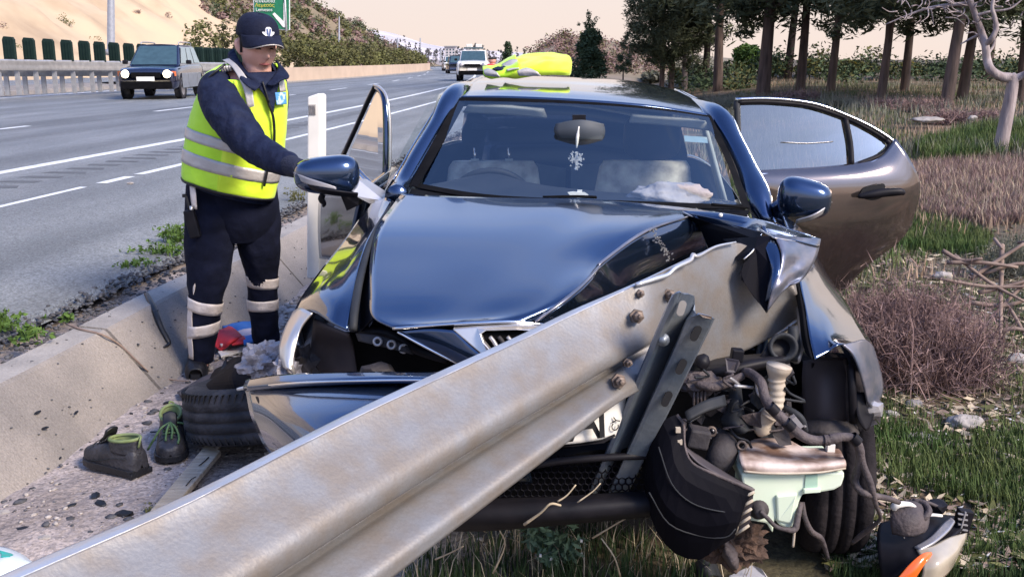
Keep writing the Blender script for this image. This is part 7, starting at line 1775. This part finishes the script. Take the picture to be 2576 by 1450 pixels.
# bare tree on the right
bt = thing('bare_tree', G(2517, 376, .2), 'leafless pale grey tree with a bent trunk leaning over the grass', 'tree')
BY = 14.5
def br(pts, r0, r1): q = [P(x, y, BY+dy) for x, y, dy in pts]; return tubevf(q, list(np.linspace(r0, r1, len(q))), 9, 5)
u = PX(BY, 1)
bp = [br([(2512,392,0),(2520,350,0),(2530,300,0),(2540,250,0),(2546,205,0),(2540,190,0)], .105, .075),
 br([(2540,196,0),(2515,192,0),(2492,176,0),(2482,150,.1),(2478,115,.1),(2468,80,.2),(2455,45,.2),(2440,0,.2),(2425,-60,.2)], .072, .035),
 br([(2546,200,0),(2575,188,0),(2610,165,-.2),(2650,120,-.3)], .06, .03),
 br([(2478,112,.1),(2495,95,0),(2505,70,0),(2500,40,0),(2495,15,0),(2510,-40,0)], .045, .02),
 br([(2492,176,0),(2484,140,.2),(2500,110,.3),(2498,60,.3)], .03, .01),
 br([(2470,85,.2),(2440,98,.3),(2415,112,.3)], .025, .008), br([(2482,140,.1),(2455,86,.4),(2430,84,.4)], .02, .007),
 br([(2444,10,.2),(2400,12,.4),(2340,20,.5),(2290,36,.6),(2226,62,.7)], .035, .008), br([(2440,0,.2),(2480,-20,.2),(2530,-30,.3)], .03, .012),
 br([(2340,20,.5),(2345,42,.5),(2348,66,.5)], .012, .004), br([(2452,40,.2),(2490,30,.1),(2540,22,.0),(2575,-5,0)], .025, .008), br([(2400,12,.4),(2360,-10,.4),(2310,-18,.4)], .02, .006)]
rr = np.random.default_rng(5)
for i in range(70):
    x, y = rr.uniform(2250, 2570), rr.uniform(-10, 60)
    if x < 2400 and y > 45: continue
    a = rr.uniform(0, 6.28); L1 = rr.uniform(20, 55); bp.append(br([(x, y, .3*rr.random()), (x+L1*.5*math.cos(a), y+L1*.5*math.sin(a)*.7, .2), (x+L1*math.cos(a+.4), y+L1*math.sin(a+.4)*.7, .1)], .011, .004))
mk('trunk', *join(*bp), M['bark_pale'], bt)

# ------------------------------------------------------------------ grass, dry stalks, shrubs
def gpts(n, x0, x1, y0, y1, dens=None, yp=1.0):
    x = rng.uniform(x0, x1, n); y = y0+(y1-y0)*rng.random(n)**yp
    keep = np.ones(n, bool)
    p = []
    for a, b in zip(x, y):
        la, s = lat_of(a, b)
        if la > -.15: continue
        if dens is not None and rng.random() > dens(a, b): continue
        p.append((a, b, ground_z(a, b)-.005))
    return np.array(p)
def patch_n(f, o, lo, hi): return lambda a, b: sstep(lo, hi, .5+.7*mnoise.noise(Vector((a*f+o, b*f, o))))
def fan(n, far, y0, yp=1.7, left=.10, right=.62):
    y = y0+(far-y0)*rng.random(n)**yp; x = y*(left+(right-left)*rng.random(n)); return x, y
def grass(name, n, y0, far, h, w, m, label, dens, yp=1.7, lean=.5, left=.10, right=.60, cut=None):
    x, y = fan(n, far, y0, yp, left, right); p = []
    hs = []
    for a, b in zip(x, y):
        la, s = lat_of(a, b)
        if la > .1: continue
        if cut is not None and cut(a, b): continue
        if rng.random() > dens(a, b): continue
        p.append((a, b, ground_z(a, b)-.005))
    vv, ff = blades(np.array(p), h, w, lean); o = npmesh(name, vv, ff, m); tag(o, label, kind='stuff'); return len(p)
nearcut = lambda a, b: (a < .98)
grass('grass', 30000, 2.9, 9, .060, .0022, M['grass_green'], 'short bright green grass beside the crashed car', patch_n(1.3, 3, .42, .62), left=.34, right=.82, cut=nearcut)
grass('grass', 50000, 2.75, 9, .050, .0022, M['grass_dark'], 'short dark green grass around the fallen headlamp', patch_n(1.1, 8, .36, .55), left=.26, right=.82, cut=nearcut)
grass('grass', 76000, 6, 40, .09, .006, M['grass_green'], 'green grass patches under the pines', patch_n(.35, 5, .36, .55), yp=1.5, left=.22, right=.75)
grass('dry_grass', 28000, 2.8, 10, .045, .0018, M['straw'], 'pale dry straw mixed through the verge grass', patch_n(.9, 12, .40, .65), left=.24, right=.82, cut=nearcut)
grass('dry_grass', 46000, 7, 48, .13, .006, M['grass_dry'], 'brown dry grass beneath the pines', patch_n(.3, 20, .40, .6), yp=1.5, left=.16, right=.75)
grass('dry_grass', 20000, 14, 40, .25, .009, M['leaf_grey'], 'grey green herbs beneath the pines', patch_n(.4, 31, .42, .6), yp=1.3, left=.14, right=.75)
# the lush strip by the bare tree, and the tan dry band in front of it
def band(name, n, poly, h, w, m, label, lean=.5):
    pts_ = []
    xs_ = [p[0] for p in poly]; ys_ = [p[1] for p in poly]
    while len(pts_) < n:
        x, y = rng.uniform(min(xs_), max(xs_), 400), rng.uniform(min(ys_), max(ys_), 400)
        for a, b in zip(x, y):
            ins = False; j = len(poly)-1
            for i in range(len(poly)):
                if (ys_[i] > b) != (ys_[j] > b) and a < (xs_[j]-xs_[i])*(b-ys_[i])/(ys_[j]-ys_[i])+xs_[i]: ins = not ins
                j = i
            if ins:
                z = .1
                for _ in range(3): g_ = G(a, b, z); z = ground_z(g_.x, g_.y)
                pts_.append((g_.x, g_.y, z-.01))
    vv, ff = blades(np.array(pts_), h, w, lean); o = npmesh(name, vv, ff, m); tag(o, label, kind='stuff')
band('grass', 11000, [(2290,380),(2380,358),(2470,330),(2600,312),(2600,392),(2480,405),(2340,412)], .22, .006, M['grass_green'], 'lush green grass strip around the foot of the bare tree')
band('dry_grass', 24000, [(2290,420),(2400,405),(2600,395),(2600,560),(2480,570),(2320,545)], .12, .0026, M['shrub_dry'], 'brownish dry heath in a band in front of the lush grass', lean=.7)
band('dry_grass', 1600, [(2290,420),(2400,405),(2600,395),(2600,560),(2480,570),(2320,545)], .17, .0022, M['straw'], 'pale dry stalks standing in the brown heath', lean=.7)
band('grass', 7000, [(2240,560),(2330,545),(2420,570),(2500,600),(2480,640),(2400,640),(2300,630),(2220,600)], .09, .003, M['grass_green'], 'bright green grass patch behind the open door')
band('grass', 5000, [(2160,1050),(2260,1080),(2420,1120),(2600,1080),(2600,1300),(2440,1270),(2250,1220),(2170,1180)], .075, .0026, M['grass_green'], 'fresh green grass right of the washer bottle')
band('grass', 1100, [(1060,1400),(1500,1330),(1700,1380),(1800,1500),(1000,1500)], .09, .0026, M['grass_dark'], 'grass under the car front, shade put into its dark colour')  # darker grass colour carries the shade under the bumper
band('dry_grass', 200, [(1060,1400),(1500,1330),(1800,1360),(1950,1500),(1000,1500)], .13, .0018, M['straw'], 'dry stalks under the car front', lean=.8)
# fallen leaves, straw bits and pale chips littering the right verge
def litter(name, n, far, size, m, label, left=.30, right=.80):
    x, y = fan(n, far, 2.8, 1.4, left, right); p = []
    for a, b in zip(x, y):
        if nearcut(a, b): continue
        p.append((a, b, ground_z(a, b)+.008+.02*rng.random()))
    p = np.array(p); k = len(p); th = rng.uniform(0, 6.28, k); L_ = size*rng.uniform(.4, 1.5, k)
    d = np.stack([np.cos(th), np.sin(th), rng.normal(size=k)*.25], 1)*L_[:, None]; e = np.stack([-np.sin(th), np.cos(th), rng.normal(size=k)*.3], 1)*(L_*rng.uniform(.12, .5, k))[:, None]
    V_ = np.stack([p-d, p+e, p+d, p-e], 1).reshape(-1, 3); o = npmesh(name, V_, np.arange(4*k).reshape(-1, 4), m); tag(o, label, kind='stuff')
litter('leaves', 5200, 8, .020, M['twig'], 'brown dead leaves littering the grass beside the car')
litter('straw', 3600, 8, .030, M['straw'], 'pale straw bits littering the grass beside the car')
litter('chips', 900, 7, .014, M['white_plastic'], 'white chips and glass crumbs littering the grass beside the car')
litter('weeds', 3000, 9, .035, M['leaf_olive'], 'flat olive weed leaves among the grass beside the car')
# two big dry shrubs, spiky domes of fine twigs
def spiky(name, px, py, wpx, hpx, Y, m, label, n=2600, blade_w=.0022):
    b = P(px, py, Y); b.z = ground_z(b.x, b.y)
    if Y > 10: b = onground(px, py+hpx*.3); Y = b.y
    u = PX(Y, .3); a = wpx*u/2; hh = hpx*u; pts_, V = [], []
    d = rng.normal(size=(n, 3)); d[:, 2] = np.abs(d[:, 2])*.9+.12; d /= np.linalg.norm(d, axis=1)[:, None]
    st_ = np.array(b)+rng.normal(size=(n, 3))*np.array([a*.38, a*.30, .02]); st_[:, 2] = b.z
    mid = st_+d*np.array([a*.55, a*.5, hh*.6])*rng.uniform(.7, 1.1, n)[:, None]
    e = mid+(d*.5+rng.normal(size=(n, 3))*.45)*np.array([a*.4, a*.4, hh*.42])
    s_ = rng.normal(size=(n, 3)); s_ /= np.linalg.norm(s_, axis=1)[:, None]; s_ *= blade_w
    V = np.stack([st_-s_, st_+s_, mid+s_, mid-s_, e], 1).reshape(-1, 3); k = np.arange(n)*5
    tri = np.concatenate([np.stack([k, k+1, k+2], 1), np.stack([k, k+2, k+3], 1), np.stack([k+3, k+2, k+4], 1)])
    # side sprigs
    n2 = n*3; idx = rng.integers(n, size=n2); f_ = rng.random(n2)[:, None]; p0 = mid[idx]*(1-f_)+e[idx]*f_; p1 = p0+rng.normal(size=(n2, 3))*a*.085+np.array([0, 0, a*.05]); s2 = rng.normal(size=(n2, 3)); s2 /= np.linalg.norm(s2, axis=1)[:, None]; s2 *= blade_w*1.2
    V2 = np.stack([p0-s2, p0+s2, p1], 1).reshape(-1, 3)
    vv, ff = cat((V, tri), (V2, np.arange(3*n2).reshape(-1, 3)))
    o = npmesh(name, vv, ff, m, loc=b); tag(o, label, 'shrub'); return o
spiky('dry_shrub', 2290, 890, 360, 270, 4.75, M['shrub_dry'], 'large mauve brown dry shrub beside the open rear door', 5200)
spiky('dry_shrub', 2200, 760, 200, 120, 5.6, M['shrub_dry'], 'smaller mauve dry shrub just below the open rear door', 1800)
spiky('dry_shrub', 2440, 800, 130, 80, 5.4, M['straw'], 'pale straw tuft right of the large dry shrub', 900)
spiky('dry_shrub', 2390, 900, 110, 90, 4.8, M['straw'], 'yellowish dry tuft at the lower right of the large dry shrub', 700)
spiky('dry_shrub', 2555, 560, 130, 130, 7.0, M['leaf_grey'], 'grey green tuft at the right frame edge in the heath', 900)
for i, (px, py, w, h, Y, m_, lb) in enumerate(((1880,262,150,44,20,'leaf_grey','grey green low shrub in front of the thickest pine'),(1800,268,90,36,20,'leaf_grey','grey low shrub left of the open door top'),(2110,262,110,34,19,'leaf_grey','grey shrub above the door roofline'),(2320,268,120,36,16,'shrub_dry','brown low shrub left of the leaning pines'),(2385,300,120,40,14,'shrub_dry','brown low shrub at the foot of the leaning pines'),(2230,262,90,26,18,'shrub_dry','brown shrub around the crooked pine trunk'),(1850,300,70,40,15,'leaf_grey','grey shrub behind the hinge of the open door'),(2010,246,120,30,24,'shrub_dry','brown scrub between the middle pines'),(2480,296,110,30,14,'shrub_dry','brown scrub left of the bare tree'))):
    spiky('scrub', px, py, w, h, Y, M[m_], lb, 900, .006)
# pile of broken stalks at the right
pl_ = thing('branch_pile', G(2500, 800, 0), 'heap of broken brown stalks and branches at the right edge', 'branches')
for i, (a, b_) in enumerate((((2470,690),(2640,668)),((2380,660),(2560,672)),((2360,700),(2600,720)),((2520,615),(2516,860)),((2400,640),(2580,760)),((2440,760),(2620,740)),((2490,800),(2640,660)),((2480,850),(2600,836)),((2530,760),(2590,870)),((2440,700),(2575,612)),((2560,610),(2600,600)),((2460,735),(2600,700)),((2530,870),(2490,960)),((2370,630),(2470,650)),((2500,600),(2520,625)))):
    Y0 = 5.6-.0015*(a[1]-650); Y1 = 5.5-.0015*(b_[1]-650); p0, p1 = P(a[0], a[1], Y0), P(b_[0], b_[1], Y1)
    mdl = p0.lerp(p1, .5)+Vector((0, 0, .02*rng.normal())); tube('stalk', [p0, mdl, p1], [.014, .012, .009] if i % 2 else [.009, .011, .007], M['twig'], pl_, n=6)
# stones one can tell apart
for i, (px, py, w, h, m_, lb) in enumerate(((2298,1015,44,30,'grey_stone','round brown stone in the grass beside the right wing'),(2425,1058,90,36,'white_stone','long whitish stone to the right of the round brown stone'),(2320,1098,90,22,'white_stone','flat white stone chip below the round brown stone'),(2372,692,44,26,'white_stone','white stone on the green patch behind the open door'),(2560,905,60,40,'white_stone','pale rock at the right frame edge below the branches'),(2445,296,22,14,'white_stone','small white rock in the clearing left of the bare tree'),(2330,300,80,16,'white_stone','pale bare patch of rock in the clearing'),(2305,960,40,22,'pale_stone','pale stone at the edge of the large shrub'),(2240,925,40,20,'pale_stone','pale stone beside the wing tip'),(1415,1352,46,26,'grey_stone','grey stone under the car front among dry stalks'),(2240,1040,40,22,'white_stone','whitish stone beside the crushed wing edge'),(2195,1145,40,12,'white_stone','white sliver next to the wiring loom'))):
    z = .0
    for _ in range(4): g_ = G(px, py+h*.35, z); z = ground_z(g_.x, g_.y)
    u = PX(g_.y, z); o = crumple('stone', g_+Vector((0, 0, h*u*.25)), (w*u*.5, w*u*.38, h*u*.5), M[m_], 200+i, None, lvl=3, amp=.28, freq=1.6, smooth=True, loc=g_); tag(o, lb, 'stone')
# weeds at the road edge and under the car front
def weed(name, base, h, n, m, label, spread=.1, lf=.03):
    bs = np.array(base)+rng.normal(size=(n, 3))*np.array([spread*.35, spread*.35, 0]); vv, ff = blades(bs, h, .004, .6)
    cs = bs+np.array([0, 0, h*.55])+rng.normal(size=(n, 3))*np.array([spread*.5, spread*.5, h*.22]); v2, f2 = leaves(cs, .02, 5, lf, .5)
    me_v, me_f = cat((vv, ff), (v2, np.concatenate([f2[:, [0, 1, 2]], f2[:, [0, 2, 3]]]))); o = npmesh(name, me_v, me_f, m, loc=base); tag(o, label, 'weed'); return o
for px, py, h, n, sp_, lb in ((440, 612, .13, 60, .10, 'tallest bright green weed at the asphalt edge, nearest the officer'), (405, 640, .07, 60, .14, 'bright green weed clump at the asphalt edge, left of the tallest one'), (338, 672, .05, 30, .10, 'small flat green weed at the asphalt edge'), (10, 830, .09, 40, .08, 'green weed cut by the left frame edge'), (75, 850, .05, 24, .07, 'tiny green weed near the left frame edge beside the gravel'), (170, 806, .03, 12, .03, 'tiny sprout at the kerb joint')):
    weed('weed', G(px, py, .32), h, n, M['leaf_bright'], lb, sp_)
weed('weed', G(385, 1296, .01), .022, 26, M['leaf_olive'], 'low weed at the lower end of the wooden board', .05, .012)
weed('weed', G(748, 505, .33), .10, 20, M['leaf_olive'], 'olive weed behind the wing mirror beside the marker post', .10)
tl = thing('thistle', G(1380, 1440, .0), 'blue green lobed wild plant with tiny white buds growing under the bumper lip', 'plant')
b_ = Vector(tl.location)
stems, lv, bd_ = [], [], []
for i in range(14):
    th = rng.uniform(0, 6.28); tpx = b_+Vector((.13*math.cos(th)*rng.random(), -.05+.08*math.sin(th)*rng.random(), rng.uniform(.08, .22))); md = b_.lerp(tpx, .5)+Vector((0, 0, .03)); stems.append(tubevf([b_+Vector((.02*rng.normal(), .02*rng.normal(), 0)), md, tpx], [.003, .0025, .0015], 5, 3)); bd_.append(tpx)
    for k in range(5): lv.append((md.lerp(tpx, rng.random()))[:])
mk('stem', *join(*stems), M['leaf_conifer'], tl)
vv, ff = leaves(lv, .022, 7, .036, .35); npmesh('leaf', vv, ff, mat('leaf_bluegreen', (.07, .13, .075), .7, col2=(.11, .16, .09)), tl)
mk('bud', *join(*[boxvf(q, (.007, .007, .007)) for q in bd_[::2]]), M['white_plastic'], tl, smooth=False)
for i, (pts_, r_, lb) in enumerate(((((1318,1318,2.36),(1360,1288,2.34),(1384,1266,2.33),(1410,1270,2.34)), .0045, 'pale bent twig in front of the bumper lip'), (((1490,1352,2.5),(1560,1310,2.45),(1600,1290,2.42)), .003, 'long thorny dry stem crossing right of the bumper lip'), (((1402,1260,2.36),(1425,1245,2.36),(1448,1218,2.36)), .003, 'short dry stem behind the bumper lip'), (((1452,1262,2.36),(1490,1235,2.36),(1510,1214,2.36)), .0025, 'thin dry stem at the foot of the bent post'), (((1095,1405,2.6),(1130,1390,2.55),(1165,1372,2.5)), .003, 'dry stem low beside the beam edge'), (((1240,1440,2.6),(1270,1370,2.55),(1255,1330,2.5)), .003, 'curved stem left of the blue green plant'), (((1560,1450,2.6),(1545,1400,2.5),(1512,1352,2.5)), .003, 'tall pale stem right of the blue green plant'))):
    t = thing('twig', P(*pts_[0]), lb, 'twig'); tube('stem', PP(pts_), [r_]+[r_*.7]*(len(pts_)-1), M['straw'], t, n=5)

# ------------------------------------------------------------------ labels that tell alike things apart by their place in the row
def sx_(o):
    p = o.matrix_world.translation if o.parent is None and o.location.length > 0 else Vector(o.bound_box[0])
    p = Vector(o.location) if o.location.length > 0 else p
    d = p.y*CP-(p.z-CAM_H)*SP
    return 1287.5+F*p.x/max(d, .01)
ORD = ['leftmost', 'second from the left', 'third from the left', 'fourth from the left', 'fifth from the left', 'sixth from the left', 'seventh from the left', 'eighth from the left', 'ninth from the left', 'tenth from the left', 'eleventh from the left', 'twelfth from the left', 'thirteenth from the left', 'fourteenth from the left', 'fifteenth from the left', 'sixteenth from the left', 'seventeenth from the left', 'eighteenth from the left', 'nineteenth from the left', 'twentieth from the left', 'second from the right', 'rightmost']
for grp, tail in (('bushes on the sandy slope', 'of the dark bushes on the pale sandy cutting'), ('cypresses beyond the hedge', 'of the slim cypresses in the far roadside group'), ('trees in the far roadside line', 'of the hazy round trees behind the hedge'), ('trees at the far road bend', 'of the dark trees at the road bend'), ('trees behind the white patrol vehicle', 'of the dark trees behind the white patrol vehicle'), ('lamp posts far along the road', 'of the slender lamp posts among far trees'), ('black fragments on the verge', 'of the black plastic fragments on dirt and kerb')):
    os_ = sorted([o for o in COL.objects if o.get('group') == grp and o.get('category')], key=sx_)
    for i, o in enumerate(os_):
        w = 'rightmost' if i == len(os_)-1 else ORD[i]
        o['label'] = w+' '+tail
